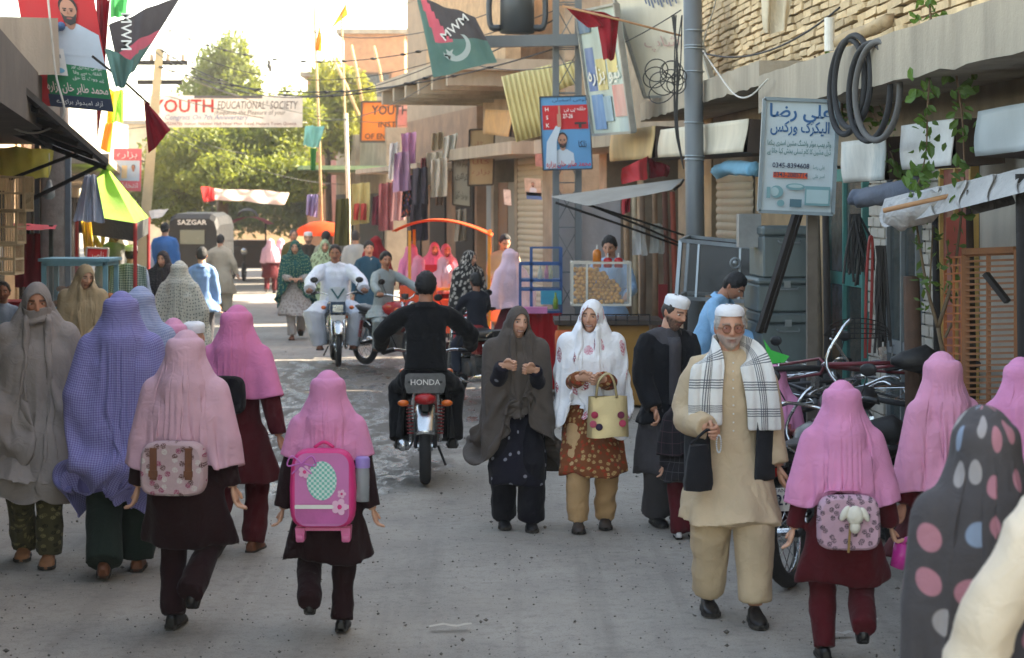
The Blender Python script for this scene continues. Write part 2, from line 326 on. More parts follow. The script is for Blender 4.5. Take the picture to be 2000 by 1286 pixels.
def head_mesh(mb, sc, Rh, hc, tone, face):
    """face: dict(beard=rgb|None, must, brow, smile, old)"""
    nu, nv = 76, 58; q = np.linspace(-1, 1, nu, endpoint=False); az = math.pi*(.45*q+.55*q**3); ph = np.linspace(.02, math.pi-.02, nv)
    A, Ph = np.meshgrid(az, ph); s_ = np.sin(Ph); nx, ny, nz = s_*np.sin(A), -s_*np.cos(A), np.cos(Ph)
    x, y, z = .073*nx, .095*ny, .114*nz; fr = np.clip(-ny*1.6, 0, 1)
    t = np.clip((-.1-nz)/.9, 0, 1); x = x*(1-.40*t**1.5); y = np.where(y > 0, y*(1-.62*t), y*(1-.10*t)); x = x*(1+.03*np.exp(-((z-.06)/.05)**2)); y = y+.008*np.clip(nz, 0, 1)*(y > 0)
    ax = np.abs(x); g = lambda u, w_: np.exp(-(u/w_)**2); y = y+fr*(-.006+.016*np.clip(ax/.07, 0, 1)**2.2)
    nose = np.clip((.026-z)/.046, 0, 1)*np.clip((z+.036)/.009, 0, 1)
    y = y-fr*(.023*g(x, .0088)*nose**1.1+.009*g(ax-.0115, .0065)*g(z+.025, .008))
    y = y+fr*(.011*g(ax-.031, .016)*g(z-.009, .0115)-.0045*g(ax-.03, .022)*g(z-.028, .008)-.006*g(ax-.043, .017)*g(z+.017, .017))
    sm = face.get('smile', 0); zl = z-sm*.10*np.clip(ax-.004, 0, .03)
    y = y-fr*g(x, .021+.006*sm)*(.0065*g(zl+.053, .0042)+.007*g(zl+.0655, .005)-.006*g(zl+.0595, .0028))-fr*.009*g(x, .017)*g(z+.093, .012)
    y = y+fr*.004*g(ax-.03, .008)*g(z+.045-.4*(ax-.02), .02)*(1 if face.get('old') or sm else .3)
    col = np.tile(np.array(lin(tone)), (nv, nu, 1)); base = col[0, 0].copy()
    def paint(k, c): 
        nonlocal col
        k = np.clip(k, 0, 1)[..., None]; col = col*(1-k)+np.array(c)*k
    paint(.55*fr*(g(ax-.043, .02)*g(z+.02, .02)+.8*g(x, .014)*g(z+.025, .012)), base*np.array((1.08, .80, .76)))
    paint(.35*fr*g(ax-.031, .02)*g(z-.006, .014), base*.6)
    lipc = lin(face.get('lip', (150, 82, 74))); paint(fr*(1-(x/(.025+.006*sm))**2 > 0)*(g(zl+.053, .0042)+g(zl+.0655, .005))*1.1, lipc)
    if sm: paint(fr*(np.abs(x) < .021)*g(zl+.0592, .0026)*1.3, (.75, .72, .66))
    else: paint(fr*(np.abs(x) < .023)*g(zl+.0593, .0018), np.array(lipc)*.3)
    paint(1.3*fr*g(z-.030+.25*np.clip(ax-.03, 0, 1), .0042)*((ax > .012) & (ax < .049)), lin(face.get('brow', (38, 28, 24))))
    bd = face.get('beard')
    if bd is not None:
        k = np.clip((-.030-z+.35*(ax-.035))/.012, 0, 1)*np.clip((-ny+.30)*3, 0, 1)*(1-g(x, .024)*g(z+.058, .011)*.95); k *= face.get('bd', 1)*np.clip(.82+.3*fuzz(np.stack([x, y, z], -1), 1, 400, 8), .4, 1)
        mu = fr*g(z+.044, .006)*(ax < .034)*1.2*face.get('mu', 1); k = np.maximum(k, np.clip(mu, 0, 1)); paint(k, lin(bd)); ny_ = fuzz(np.stack([x, y, z], -1), 1, 260, 3); L = face.get('len', .012)
        x, y, z = x+nx*k*.004, y+ny*k*(.006+.002*ny_), z-k*np.clip((-z-.06)/.05, 0, 1)*L
    elif face.get('must'): paint(1.2*fr*g(z+.045, .005)*(ax < .03), lin(face['must'])); y = y-fr*.004*g(z+.045, .005)*(ax < .03)
    P = np.stack([x, y, z], -1)*sc; mb.grid(P@Rh.T+hc, wrap=True, col=col.reshape(-1, 3))
    for s in (-1, 1):
        c = np.array((s*.0295, -.0735, .0095))*sc; k0 = len(mb.v); mb.ball(Rh@c+hc, (.0128*sc), 14, 12, col=(.72, .70, .66)); d_ = (mb.v[k0]-(Rh@c+hc))@Rh
        ec = np.tile((.70, .67, .63), (len(d_), 1)); f = -d_[:, 1]/(.0128*sc); ec[f > .80] = (.03, .018, .012); ec[d_[:, 2] > .0036*sc] = base*.62; ec[d_[:, 2] > .0062*sc] = base*.9; ec[d_[:, 2] < -.0048*sc] = base*.85; mb.col[k0] = ec
        mb.ball(Rh@(np.array((s*.073, .010, -.002))*sc)+hc, np.array((.009, .019, .031))*sc, 10, 8, rot=Rh@rz(s*-.35), col=base*np.array((1, .85, .8)))
def hair(fig, style='short', col=(22, 18, 17), parent=None, back=None):
    nu, nv = 56, 36; az = np.linspace(-math.pi, math.pi, nu, endpoint=False); ph = np.linspace(.03, 2.4, nv); A, Ph = np.meshgrid(az, ph); aa = np.abs(A)
    hl = np.interp(aa, [0, .7, 1.1, 1.35, 1.7, 2.2, 3.15], [.066, .062, .03, -.012, -.004, -.055, -.07]) if style != 'old' else np.interp(aa, [0, .9, 1.35, 1.7, 2.2, 3.15], [.09, .08, -.02, 0, -.05, -.06])
    s_ = np.sin(Ph); nx, ny, nz = s_*np.sin(A), -s_*np.cos(A), np.cos(Ph); P = np.stack([.073*nx, .095*ny+.008*np.clip(nz, 0, 1)*(ny > 0), .114*nz], -1); hl = hl+.004*np.sin(A*23)+.003*np.sin(A*41)+.004*np.sin(A*9+1)
    sd = P[..., 2]-hl; t = np.clip(-(P[..., 2]+.011)/.1, 0, 1); P[..., 1] = np.where(P[..., 1] > 0, P[..., 1]*(1-.45*t), P[..., 1])
    off = -.003+np.clip(sd*.45, 0, .015)+.007*np.abs(fuzz(P, 1, 110, 4, (1, .5, .6)))*(sd > .004)+(.01*np.clip(nz, 0, 1) if style == 'full' else 0); n = np.stack([nx, ny, nz], -1); P = P+n*off[..., None]
    keep = (sd > -.006); mb = MB(); mb.grid((P*fig.hsc)@fig.Rh.T+fig.hc, wrap=True, keep=keep)
    return mb.build('hair', M('hair%d_%d_%d' % col, col, .62, .3, 60, .7, 120), parent, True)
def prayer_cap(fig, parent, mat=None):
    mb = MB(); pr = [(.0815, .050), (.0835, .075), (.083, .100), (.076, .116), (.055, .126), (.0, .129)]; n = 32; a = np.arange(n)*2*math.pi/n
    P = np.array([[(r*math.cos(q), .006+r*1.22*math.sin(q), z+.012*(-math.sin(q))*.4) for q in a] for r, z in pr]); P *= 1+.008*np.sin(P[..., :1]*170)
    mb.grid((P*fig.hsc)@fig.Rh.T+fig.hc, wrap=True); return mb.build('prayer_cap', mat or fabric('cap_white', (242, 243, 246)), parent, True)
def hand(mb, wr, d_, thumb, palm, k, curl, tone, side):
    """wrist point, pointing direction, thumb direction"""
    zt = unit(d_); xt = unit(np.asarray(thumb, float)-zt*np.dot(thumb, zt)); yt = np.cross(zt, xt)*side
    fr = np.stack([xt, yt, zt], 1); c = np.array(lin(tone))*.97
    def p(*q): return fr@(np.array(q)*k)+wr
    mb.tube([p(0, 0, -.03), p(0, 0, .0), p(.0, 0, .03), p(0, .003, .07), p(0, .005, .092)], np.array([.021, .022, .036, .040, .034])*k, 10, sx=.45, up=fr[:, 0], col=c)
    for i, (x0, L) in enumerate(((.030, .070), (.010, .080), (-.010, .075), (-.029, .058))):
        a = 0; q = np.array((x0, .004, .086)); pts = [p(*(q-(0, 0, .02))), p(*q)]
        for j, s in enumerate((.45, .32, .23)):
            a += curl*(.75, .95, .6)[j]*(1+.08*i); q = q+L*s*np.array((x0*.6*(1-curl)*.5, math.sin(a), math.cos(a))); pts.append(p(*q))
        mb.tube(pts, np.array([.0095, .0098, .009, .008, .0062])*k, 7, col=c)
    mb.tube([p(.022, .0, .015), p(.044, .006, .038), p(.050, .014+.012*curl, .062), p(.040-.01*curl, .02+.02*curl, .085)], np.array([.013, .0125, .0105, .008])*k, 7, col=c)
class Fig:
    """skeleton in metres; faces -Y, side 0 is -X"""
    def __init__(s, h=1.65, hs=1., fat=1., lean=0, side=0, pelvis=None, feet=None, fp=(0, 0), hands=None, head=(0, 0, 0), pole=None, curl=(.5, .5), fy=(0, 0), thumbs=None, hdir=None, kneep=None):
        S = s.S = h; s.h, s.hs, s.fat, s.fp, s.curl, s.fy = h, hs, fat, fp, curl, fy; nz = 1-.135*hs-.035; k = nz/.83
        s.pel = np.array(pelvis if pelvis is not None else (0, 0, .515*k))*S; s.Rt = ry(R(side))@rx(R(lean)); up = s.Rt@V(0, 0, 1)
        s.neck = s.pel+up*.315*k*S; s.chest = s.pel+up*.2*k*S; s.sh = [s.neck+s.Rt@(V(i*.098*fat**.4, 0, -.036)*S) for i in (-1, 1)]
        s.hip = [s.pel+s.Rt@(V(i*.05, 0, -.01)*S) for i in (-1, 1)]
        s.Rh = rz(R(head[0]))@rx(R(head[1]))@ry(R(head[2])); s.hsc = .135*hs*S/.225; s.hc = s.neck+s.Rt@(V(0, -.004, .018)*S)+s.Rh@(V(0, -.018, .111)*s.hsc)
        ft = feet or ((-.052, 0, 0), (.052, 0, 0)); s.ank = []; s.knee = []
        for i in (0, 1):
            a = np.array(ft[i])*S+V(0, .0, .05*S); kp = (kneep[i] if kneep else (.12*(i*2-1), -1, 0)); kn, a = ik(s.hip[i], a, .245*k*S, .235*k*S, kp); s.knee.append(kn); s.ank.append(a)
        hd = hands or ((-.148, -.03, .455), (.148, -.03, .455)); s.elb = []; s.wri = []
        for i in (0, 1):
            t = np.array(hd[i])*S; pl = pole[i] if pole else ((i*2-1)*.5, 1, -.1); e, wv = ik(s.sh[i], t, .172*k*S, .155*k*S, pl); s.elb.append(e); s.wri.append(wv)
        s.thumbs = thumbs; s.hdir = hdir
    def caps(s, legs=True, arms=True, fore=True):
        S, f = s.S, s.fat; c = [(s.pel, s.chest, .085*S*f, .082*S*f), (s.chest+s.Rt@V(-.045*S, 0, 0), s.chest+s.Rt@V(.045*S, 0, 0), .075*S*f, .075*S*f), (s.sh[0], s.sh[1], .028*S, .028*S), (s.neck, s.hc, .036*S, .04*S),
                                (s.hc+s.Rh@V(0, .012, .028)*s.hsc, s.hc+s.Rh@V(0, -.008, -.03)*s.hsc, .084*s.hsc, .078*s.hsc), (s.pel+V(-.04*S, .01*S, -.02*S), s.pel+V(.04*S, .01*S, -.02*S), .082*S*f, .082*S*f)]
        for i in (0, 1):
            if arms: c.append((s.sh[i], s.elb[i], .040*S*f**.5, .044*S*f**.5)); 
            if arms and fore: c.append((s.elb[i], s.wri[i], .046*S, .036*S))
            if legs: c += [(s.hip[i], s.knee[i], .09*S*f, .085*S), (s.knee[i], s.ank[i], .08*S, .055*S)]
        return c
def body(fig, label, px, d, yaw=0, tone='a', face=None, group=None, z=0, hands=(1, 1), visible_face=True, cat='person', world_xy=None):
    """the person: one mesh for the body; clothes are added as children"""
    S, mb = fig.S, MB(); tn = SKIN[tone] if isinstance(tone, str) else tone; c = np.array(lin(tn)); k = S/1.7
    mb.tube([fig.pel-V(0, 0, .06*S), fig.pel, fig.pel*.5+fig.chest*.5, fig.chest, fig.neck-fig.Rt@V(0, 0, .03*S), fig.neck], np.array([.045, .056, .052, .055, .042, .030])*S, 12, sx=1.45, up=(0, 1, 0), col=c)
    mb.tube([fig.neck-fig.Rt@V(0, 0, .03*S), fig.neck+fig.Rt@V(0, 0, .01*S), fig.hc+fig.Rh@(V(0, .018, -.045)*fig.hsc)], np.array([.042, .034, .033])*S, 14, col=c*.93)
    head_mesh(mb, fig.hsc, fig.Rh, fig.hc, tn, face or {})
    for i in (0, 1):
        mb.tube([fig.neck*.35+fig.sh[i]*.65-V(0, 0, .02*S), fig.sh[i], fig.sh[i]*.5+fig.elb[i]*.5, fig.elb[i], fig.elb[i]*.6+fig.wri[i]*.4, fig.wri[i]], np.array([.016, .024, .028, .024, .024, .0155])*S, 9, col=c)
        mb.tube([fig.pel*.4+fig.hip[i]*.6, fig.hip[i], fig.hip[i]*.5+fig.knee[i]*.5, fig.knee[i], fig.knee[i]*.65+fig.ank[i]*.35, fig.ank[i]], np.array([.03, .038, .042, .034, .034, .022])*S, 9, col=c)
        if hands[i]:
            dr = fig.wri[i]-fig.elb[i] if not (fig.hdir and fig.hdir[i]) else V(*fig.hdir[i]); th = fig.thumbs[i] if fig.thumbs and fig.thumbs[i] else (0, -1, 0.2)
            hand(mb, fig.wri[i], dr, V(*th), None, k*(1 if fig.hs < 1.1 else .92), fig.curl[i], tn, 1 if i == 0 else -1)
    X = (px-1000)/FPX*d if world_xy is None else world_xy[0]; Y = d if world_xy is None else world_xy[1]
    o = mb.build('person', skin(), None, True, (X, Y, z)); o.rotation_euler = (0, 0, R(yaw)); fig.o = o; fig.yaw = R(yaw); fig.loc = np.array((X, Y, z)); return tag(o, label, cat, group)
def shoe(fig, i, mat, parent, sole=None, name='shoe', low=1.):
    k = fig.S/1.62; n = 12; ys = [.072, .066, .03, -.03, -.09, -.14, -.178, -.192]; hw = [.018, .030, .036, .037, .045, .045, .030, .010]; tp = [.055, .07, .080, .074, .055, .042, .030, .018]
    P = []
    for y, h_, t_ in zip(ys, hw, tp):
        a = np.linspace(0, 2*math.pi, n, endpoint=False); x = h_*np.sign(np.cos(a))*np.abs(np.cos(a))**.7; z = np.where(np.sin(a) > 0, .012+(t_*low-.012)*np.abs(np.sin(a))**.8, -.0*np.sin(a)); P.append(np.stack([x, np.full(n, y), z], 1))
    A = rz(R(fig.fy[i]))@rx(-R(fig.fp[i])); fn = lambda Q: (Q*k-V(0, 0, .05*fig.S))@A.T+fig.ank[i]
    P = np.array(P); mb = MB(); mb.grid(fn(P), wrap=True); mb.add(fn(P[0]), [tuple(range(n))]); mb.add(fn(P[-1]), [tuple(range(n))[::-1]])
    o = mb.build(name, mat, parent, True); sb = MB(); hw2 = np.array(hw)+.004; Q = []
    for y, h_ in zip(ys, hw2): Q.append([(-h_, y, .014), (h_, y, .014), (h_, y, -.004), (-h_, y, -.004)])
    Q = fn(np.array(Q)); sb.grid(Q, wrap=True); sb.add(Q[0], [(0, 1, 2, 3)]); sb.add(Q[-1], [(3, 2, 1, 0)]); sb.build('sole', sole or M('sole', (58, 54, 50), .9), o); return o
def legpt(fig, i, z):
    a, b, c = fig.hip[i], fig.knee[i], fig.ank[i]
    if z >= b[2]: t = (a[2]-z)/max(a[2]-b[2], 1e-3); return a+(b-a)*np.clip(t, 0, 1)
    t = (b[2]-z)/max(b[2]-c[2], 1e-3); return b+(c-b)*np.clip(t, 0, 1)
def kameez(fig, mat, hem=.28, flare=.05, name='kameez', loose=1., sleeve=(1., .97), slr=(.046, .040, .033), fold=.05, nf=7, voxel=.014, wr=(.010, 20), seed=1, arms=(1, 1), collar=True, sweep=(0, 0)):
    S, f = fig.S, fig.fat; mb = MB(); n = 40; a = np.arange(n)*2*math.pi/n; ax = fig.neck-fig.pel; P = []
    for t, rx_, ry_ in ((1.03, .030, .036), (.985, .052, .042), (.93, .074, .052), (.84, .095, .064), (.70, .098, .072), (.5, .094, .071), (.25, .092, .068), (.03, .100, .074)):
        l = loose*f if t < .9 else 1; P.append(fig.pel+ax*t+(np.stack([rx_*l*np.cos(a), ry_*l*np.sin(a), 0*a], 1)*S)@fig.Rt.T)
    z0 = fig.pel[2]; zs = np.linspace(z0-.03*S, max(hem*S, .05*S), 9) if hem*S < z0-.04*S else []
    for j, z in enumerate(zs):
        t = (j+1)/9; q = [legpt(fig, i, z) for i in (0, 1)]; c = (q[0]+q[1])/2; ex = abs(q[0][0]-q[1][0])/2+.068*S*f*loose+flare*t*S; ey = abs(q[0][1]-q[1][1])/2+.080*S*f*loose+flare*t*S*.8
        w_ = 1+fold*t*(np.cos(nf*a+seed)+.5*np.cos((nf*2-3)*a+2*seed)); c = np.array((c[0]+sweep[0]*t*S, c[1]+sweep[1]*t*S, z)); c0 = fig.pel*(1-t)+c*t; c0[2] = z
        P.append(c0+np.stack([ex*w_*np.cos(a), ey*w_*np.sin(a), .012*S*t*np.cos(3*a+seed)], 1))
    P = np.array(P); mb.grid(P, wrap=True); mb.add(P[0], [tuple(range(n))[::-1]]); mb.add(P[-1], [tuple(range(n))])
    mb.tube([fig.sh[0], fig.neck-fig.Rt@V(0, 0, .012*S), fig.sh[1]], np.array([.030, .044, .030])*S*(.6+.4*loose), 10)
    for i in (0, 1):
        if not arms[i]: continue
        s0, e, w_ = fig.sh[i], fig.elb[i], fig.wri[i]; e2 = e+(w_-e)*sleeve[1]; k = fig.fat**.5
        mb.tube([s0*.55+fig.neck*.45-V(0, 0, .02*S), s0*.97+fig.neck*.03-V(0, 0, .006*S), s0*.7+e*.3, e*.85+s0*.15, e*.9+w_*.1, e*.5+w_*.5, e2], np.array([.026, slr[0]*.84, slr[0]*.96, slr[1], slr[1], (slr[1]+slr[2])/2, slr[2]])*S*k, 10)
    return union(name, mb, mat, fig.o, voxel, 3, wr, (1, 1, .4), seed)
def shalwar(fig, mat, name='shalwar', r=(.068, .054, .045), cuff=1.06, voxel=.014, wr=(.010, 19), seed=3, flare=0.):
    S = fig.S; mb = MB()
    for i in (0, 1):
        h, k, a = fig.hip[i], fig.knee[i], fig.ank[i]; e = k+(a-k)*cuff
        mb.tube([h+V(0, 0, .0*S), h*.8+k*.2, h*.45+k*.55, k*1., k*.5+e*.5, k*.15+e*.85, e], np.array([.046, .056, r[0]*.92, r[1], (r[1]+r[2])/2, r[2]*1.04, r[2]])*S*fig.fat**.6, 12)
    mb.ball(fig.pel-V(0, 0, .01*S), np.array((.088, .064, .07))*S*fig.fat, 14, 10)
    return union(name, mb, mat, fig.o, voxel, 3, wr, (.8, .8, .75), seed)
def collar(fig, mat, parent=None, name='collar'):
    mb = MB(); S = fig.S; a = np.linspace(.35, 2*math.pi-.35, 20)-math.pi/2; P = []
    for r, z in ((.040, -.012), (.041, .012), (.046, .010), (.058, -.014)): P.append(fig.neck+(np.stack([r*np.cos(a), r*1.08*np.sin(a)+.004, z-.018*np.clip(-np.sin(a), 0, 1)], 1)*S)@fig.Rt.T)
    mb.grid(np.array(P)); return mb.build(name, mat, parent or fig.o, True)
def pbd(P, Lh, Lv, inv, caps, steps=90, iters=5, wrap=True, dt=.022, damp=.94, bend=.05, thick=.012, wind=(0, 0, 0), floor=.02):
    P = P.astype(np.float32).copy(); Vv = np.zeros_like(P); m, n = P.shape[:2]; Ld = np.sqrt(Lh[:-1]**2+Lv**2).astype(np.float32); Lh = Lh.astype(np.float32); Lv = Lv.astype(np.float32); inv = inv.astype(np.float32)
    if caps:
        A = np.array([c[0] for c in caps], np.float32); B = np.array([c[1] for c in caps], np.float32); ra = np.array([c[2] for c in caps], np.float32)+thick; rb = np.array([c[3] for c in caps], np.float32)+thick; AB = B-A; den = (AB**2).sum(1)+1e-9
    def sol(a, b, wa, wb, L, k=1.):
        dd = b-a; l = np.sqrt((dd*dd).sum(-1))+1e-9; q = (k*(l-L)/l/(wa+wb+1e-9))[..., None]*dd; return a+q*wa[..., None], b-q*wb[..., None]
    cols = np.arange(n); acc = np.array((0, 0, -9.8), np.float32)+np.array(wind, np.float32)
    e0, e1 = cols[0:n-1:2], cols[1:n-1 if not wrap else n:2]
    for st in range(steps):
        old = P.copy(); Vv = (Vv+acc*dt)*damp; P = P+Vv*dt*(inv > 0)[..., None]
        for it in range(iters):
            for js in (e0, e1):
                js = js if wrap else js[js < n-1]; ks = (js+1) % n; P[:, js], P[:, ks] = sol(P[:, js], P[:, ks], inv[:, js], inv[:, ks], Lh[:, js])
            for s0 in (0, 1):
                I = np.arange(s0, m-1, 2); P[I], P[I+1] = sol(P[I], P[I+1], inv[I], inv[I+1], Lv[I])
            for s0 in (0, 1):
                I = np.arange(s0, m-1, 2)
                if wrap:
                    q = (cols+1) % n
                    a, b = sol(P[I], P[I+1][:, q], inv[I], inv[I+1][:, q], Ld[I], .25); P[I] = a; T_ = P[I+1]; T_[:, q] = b; P[I+1] = T_
                else:
                    a, b = sol(P[I][:, :-1], P[I+1][:, 1:], inv[I][:, :-1], inv[I+1][:, 1:], Ld[I][:, :n-1], .25); T_ = P[I]; T_[:, :-1] = a; P[I] = T_; T_ = P[I+1]; T_[:, 1:] = b; P[I+1] = T_
            for s0 in (0, 2):
                for o_ in (0, 1):
                    I = np.arange(s0+o_, m-2, 4)
                    if len(I): P[I], P[I+2] = sol(P[I], P[I+2], inv[I], inv[I+2], Lv[I]+Lv[I+1], bend)
        if caps:
            Q = P.reshape(-1, 3); d_ = Q[:, None]-A[None]; t = np.clip((d_*AB).sum(-1)/den, 0, 1); v = d_-t[..., None]*AB; l = np.sqrt((v*v).sum(-1))+1e-9; pen = (ra+(rb-ra)*t)-l; j = pen.argmax(1); I = np.arange(len(Q)); pn = pen[I, j]
            hit = (pn > 0) & (inv.ravel() > 0); Q[hit] += (v[I[hit], j[hit]]/l[I[hit], j[hit]][:, None])*pn[hit][:, None]; P = Q.reshape(m, n, 3)
            fr = np.zeros(len(Q), bool); fr[hit] = True; P2 = old.reshape(-1, 3); Q = P.reshape(-1, 3); Q[fr] = Q[fr]*.55+P2[fr]*.45; P = Q.reshape(m, n, 3)
        for i in range(m-1):                       # no stretching along the hang
            dd = P[i+1]-P[i]; l = np.sqrt((dd*dd).sum(-1))+1e-9; k_ = np.minimum(1, Lv[i]*1.02/l); P[i+1] = np.where((inv[i+1] > 0)[:, None], P[i]+dd*k_[:, None], P[i+1])
        P[..., 2] = np.maximum(P[..., 2], floor); Vv = (P-old)/dt
    return P
def hood(fig, mat, length=.30, front=None, face=None, name='headscarf', full=.5, rows=None, N=72, bun=.02, shx=.175, shy=.115, steps=80, extra=(), hemwave=.03, seed=0, fore=True, arms=True, wind=(0, 0, 0), sub=1, flare=.10, slack=.012, tent=0., uvs=1., legs=True, thick=.014, cone=None, uvo=(0, 0), tents=1):
    cone = cone or (.078 if face is None else .060)
    """cloth over the head that hangs to `length` below the shoulders (fraction of height; front: another length there); face: None, 'open' or 'eyes'"""
    g = np.random.default_rng(seed); S, hk = fig.S, fig.hsc; az0 = 0 if face is None else math.pi; az = az0+np.arange(N)*2*math.pi/N; sa, ca = np.sin(az), np.cos(az); Rr = []
    a_, b_, c_ = .073+slack, .095+slack, .114+slack
    for p in np.linspace(6, 112 if face else 94, 13):
        p = R(p); y = -b_*math.sin(p)*ca; y = np.where(y > 0, y*(1+bun/b_), y); xx = a_*math.sin(p)*sa*(1+tent*max(0, p-1.2)); zz = np.full(N, c_*math.cos(p))
        if face: y = np.where(y < 0, y*(1-.16*max(0, p-1.3)), y); xx = np.where(ca > .2, xx*(1-.25*max(0, p-1.3)), xx)
        Rr.append((np.stack([xx, y, zz], 1)*hk)@fig.Rh.T+fig.hc)
    last = Rr[-1]; shz = fig.neck[2]-.055*S; sc_ = (fig.sh[0]+fig.sh[1])/2; cx, sx_ = math.cos(0), 0
    ring = np.stack([sc_[0]+shx*S*sa, sc_[1]-shy*S*ca, np.full(N, shz)], 1); step = .021*S/1.6*(1 if rows is None else rows); d1 = np.linalg.norm(ring-last, axis=1).mean(); k1 = max(3, int(d1/step))
    for j in range(1, k1+1): Rr.append(last+(ring-last)*(j/k1))
    ln = np.full(N, length*S) if front is None else length*S+(front-length)*S*np.clip((ca+.35)/1.1, 0, 1)**1.0
    ln = ln*(1+hemwave*np.sin(az*2+seed)+hemwave*.6*np.sin(az*5+2*seed)); k2 = max(3, int(ln.max()/step)); grow = 1+flare
    for j in range(1, k2+1):
        t = j/k2; q = ring.copy(); e = 1+(grow-1)*t+.012*np.sin(az*9+seed)*t; q[:, 0] = sc_[0]+shx*S*sa*e; q[:, 1] = sc_[1]-shy*S*ca*e; q[:, 2] = shz-ln*t; Rr.append(q)
    P = np.array(Rr); m = len(P); Lv = np.linalg.norm(P[1:]-P[:-1], axis=2); Lh = np.linalg.norm(np.roll(P, -1, 1)-P, axis=2); f = np.ones(m); f[13:] = 1+full*np.clip(np.linspace(.1, 1.15, m-13), 0, 1); Lh = Lh*f[:, None]
    inv = np.ones((m, N)); inv[:7 if face is None else 10] = 0; q = (P-fig.hc)@fig.Rh/hk; keep = None
    if face:
        ew, eh, zc = (.058, .093, -.022) if face == 'open' else (.060, .026, .010)
        e = (q[..., 0]/ew)**2+((q[..., 2]-zc)/eh)**2; fr = (q[..., 1] < 0) & (np.arange(m)[:, None] < 16); e = np.where(fr, e, 9); inv[(e < 2.4)] = 0
        inv[:13, ca > .45] = 0
        ins = e < 1; al = ins[:-1] & ins[1:]; keep = ~(al & np.roll(al, -1, 1)); k_ = np.where(ins, 1/np.sqrt(np.maximum(e, .02)), 1.)
        qx, qz = q[..., 0]*k_, zc+(q[..., 2]-zc)*k_; qy = -(b_)*np.sqrt(np.clip(1-(qx/a_)**2-(qz/c_)**2, .02, 1)); nq = np.stack([qx, qy, qz], -1)*hk
        P[ins] = (nq@fig.Rh.T+fig.hc)[ins]
    P = P+g.normal(size=P.shape)*.002*inv[..., None]
    extra = list(extra)+[(fig.hc+fig.Rh@V(0, .02, -.03)*hk, fig.neck+V(0, .01, -.01)*S, .080*hk, cone*S)]+[(fig.hc+fig.Rh@V(j_*.012, .02, -.035)*hk, fig.sh[i_]*.5+fig.elb[i_]*.5, (.074 if face is None else .060)*hk, .042*S) for i_, j_ in ((0, -1), (1, 1))]*tents
    extra = extra+[(fig.hc+fig.Rh@V(0, .026+bun*.8, .03)*hk, fig.hc+fig.Rh@V(0, .024+bun*.7, -.055)*hk, .080*hk, .074*hk)]
    P = pbd(P, Lh, Lv, inv, list(fig.caps(legs, arms, fore))+list(extra), steps, 5, True, wind=wind, thick=thick)
    uv = np.zeros((m, N, 2)); uv[..., 0] = (np.arange(N)/N)[None]*(Lh[13:].sum(1).mean()); uv[1:, :, 1] = -np.cumsum(Lv.mean(1))[:, None]
    mb = MB(); mb.grid(P, wrap=True, keep=keep, uv=uv*uvs+np.array(uvo)); o = mb.build(name, mat, fig.o, True)
    if sub: s = o.modifiers.new('s', 'SUBSURF'); s.levels = s.render_levels = sub
    so = o.modifiers.new('t', 'SOLIDIFY'); so.thickness = .0035; so.offset = 1
    fig.hoodP = P; return o
# ---------------------------------------------------------------- ground
def ground_mat():
    m, t, b, L = nodes('road'); o = coords(t); n1 = noise(t, o, .9, 6, .65); n2 = noise(t, o, 14, 5, .7); n3 = noise(t, o, 90, 3, .6)
    c = mixcol(t, ramp(t, n1, .35, .68), lin((144, 138, 129)), lin((170, 163, 152))); c = mixcol(t, ramp(t, n2, .50, .70, 0, .45), c, lin((106, 101, 94)))
    c = mixcol(t, ramp(t, n3, .56, .68, 0, .6), c, lin((88, 84, 79))); c = mixcol(t, ramp(t, noise(t, coords(t, 'Object', (3.2, .10, 1)), 1.4, 4, .6), .52, .70, 0, .35), c, lin((104, 99, 92))); c = mixcol(t, ramp(t, noise(t, o, .35, 3), .5, .66, 0, .30), c, lin((168, 158, 144)))
    se = t.nodes.new('ShaderNodeSeparateXYZ'); L(o, se.inputs[0])   # wet, muddy patch in the middle of the street
    def blob(cx, cy, rx_, ry_):
        a = math_(t, 'POWER', math_(t, 'DIVIDE', math_(t, 'SUBTRACT', se.outputs[0], cx), rx_), 2.); e = math_(t, 'POWER', math_(t, 'DIVIDE', math_(t, 'SUBTRACT', se.outputs[1], cy), ry_), 2.); return math_(t, 'SUBTRACT', 1., math_(t, 'ADD', a, e))
    wet = math_(t, 'MAXIMUM', blob(-1.8, 23.6, 2.5, 6.4), blob(-1.6, 17.6, 1.2, 3.2)); wet = math_(t, 'ADD', wet, math_(t, 'MULTIPLY', math_(t, 'SUBTRACT', noise(t, coords(t, 'Object', (1, .45, 1)), 1.6, 5, .7), .5), 2.4))
    k = ramp(t, wet, .05, .5); pud = math_(t, 'MULTIPLY', k, ramp(t, noise(t, coords(t, 'Object', (1, .35, 1)), 4.5, 6, .75), .47, .58))
    c = mixcol(t, math_(t, 'MULTIPLY', k, .85), c, lin((84, 76, 67))); c = mixcol(t, math_(t, 'MULTIPLY', pud, .8), c, lin((58, 54, 49))); L(c, b.inputs['Base Color'])
    rr = t.nodes.new('ShaderNodeMapRange'); L(pud, rr.inputs[0]); rr.inputs[3].default_value = .88; rr.inputs[4].default_value = .12; r2 = math_(t, 'SUBTRACT', rr.outputs[0], math_(t, 'MULTIPLY', k, .06)); L(r2, b.inputs['Roughness'])
    h = math_(t, 'ADD', math_(t, 'MULTIPLY', n2, .6), math_(t, 'MULTIPLY', n3, .35)); h = math_(t, 'ADD', math_(t, 'MULTIPLY', h, math_(t, 'SUBTRACT', 1., math_(t, 'MULTIPLY', pud, .5))), math_(t, 'MULTIPLY', k, math_(t, 'MULTIPLY', noise(t, coords(t, 'Object', (1, .5, 1)), 9, 6, .75), 2.2))); bumpn(t, b, h, .40, .03); return m
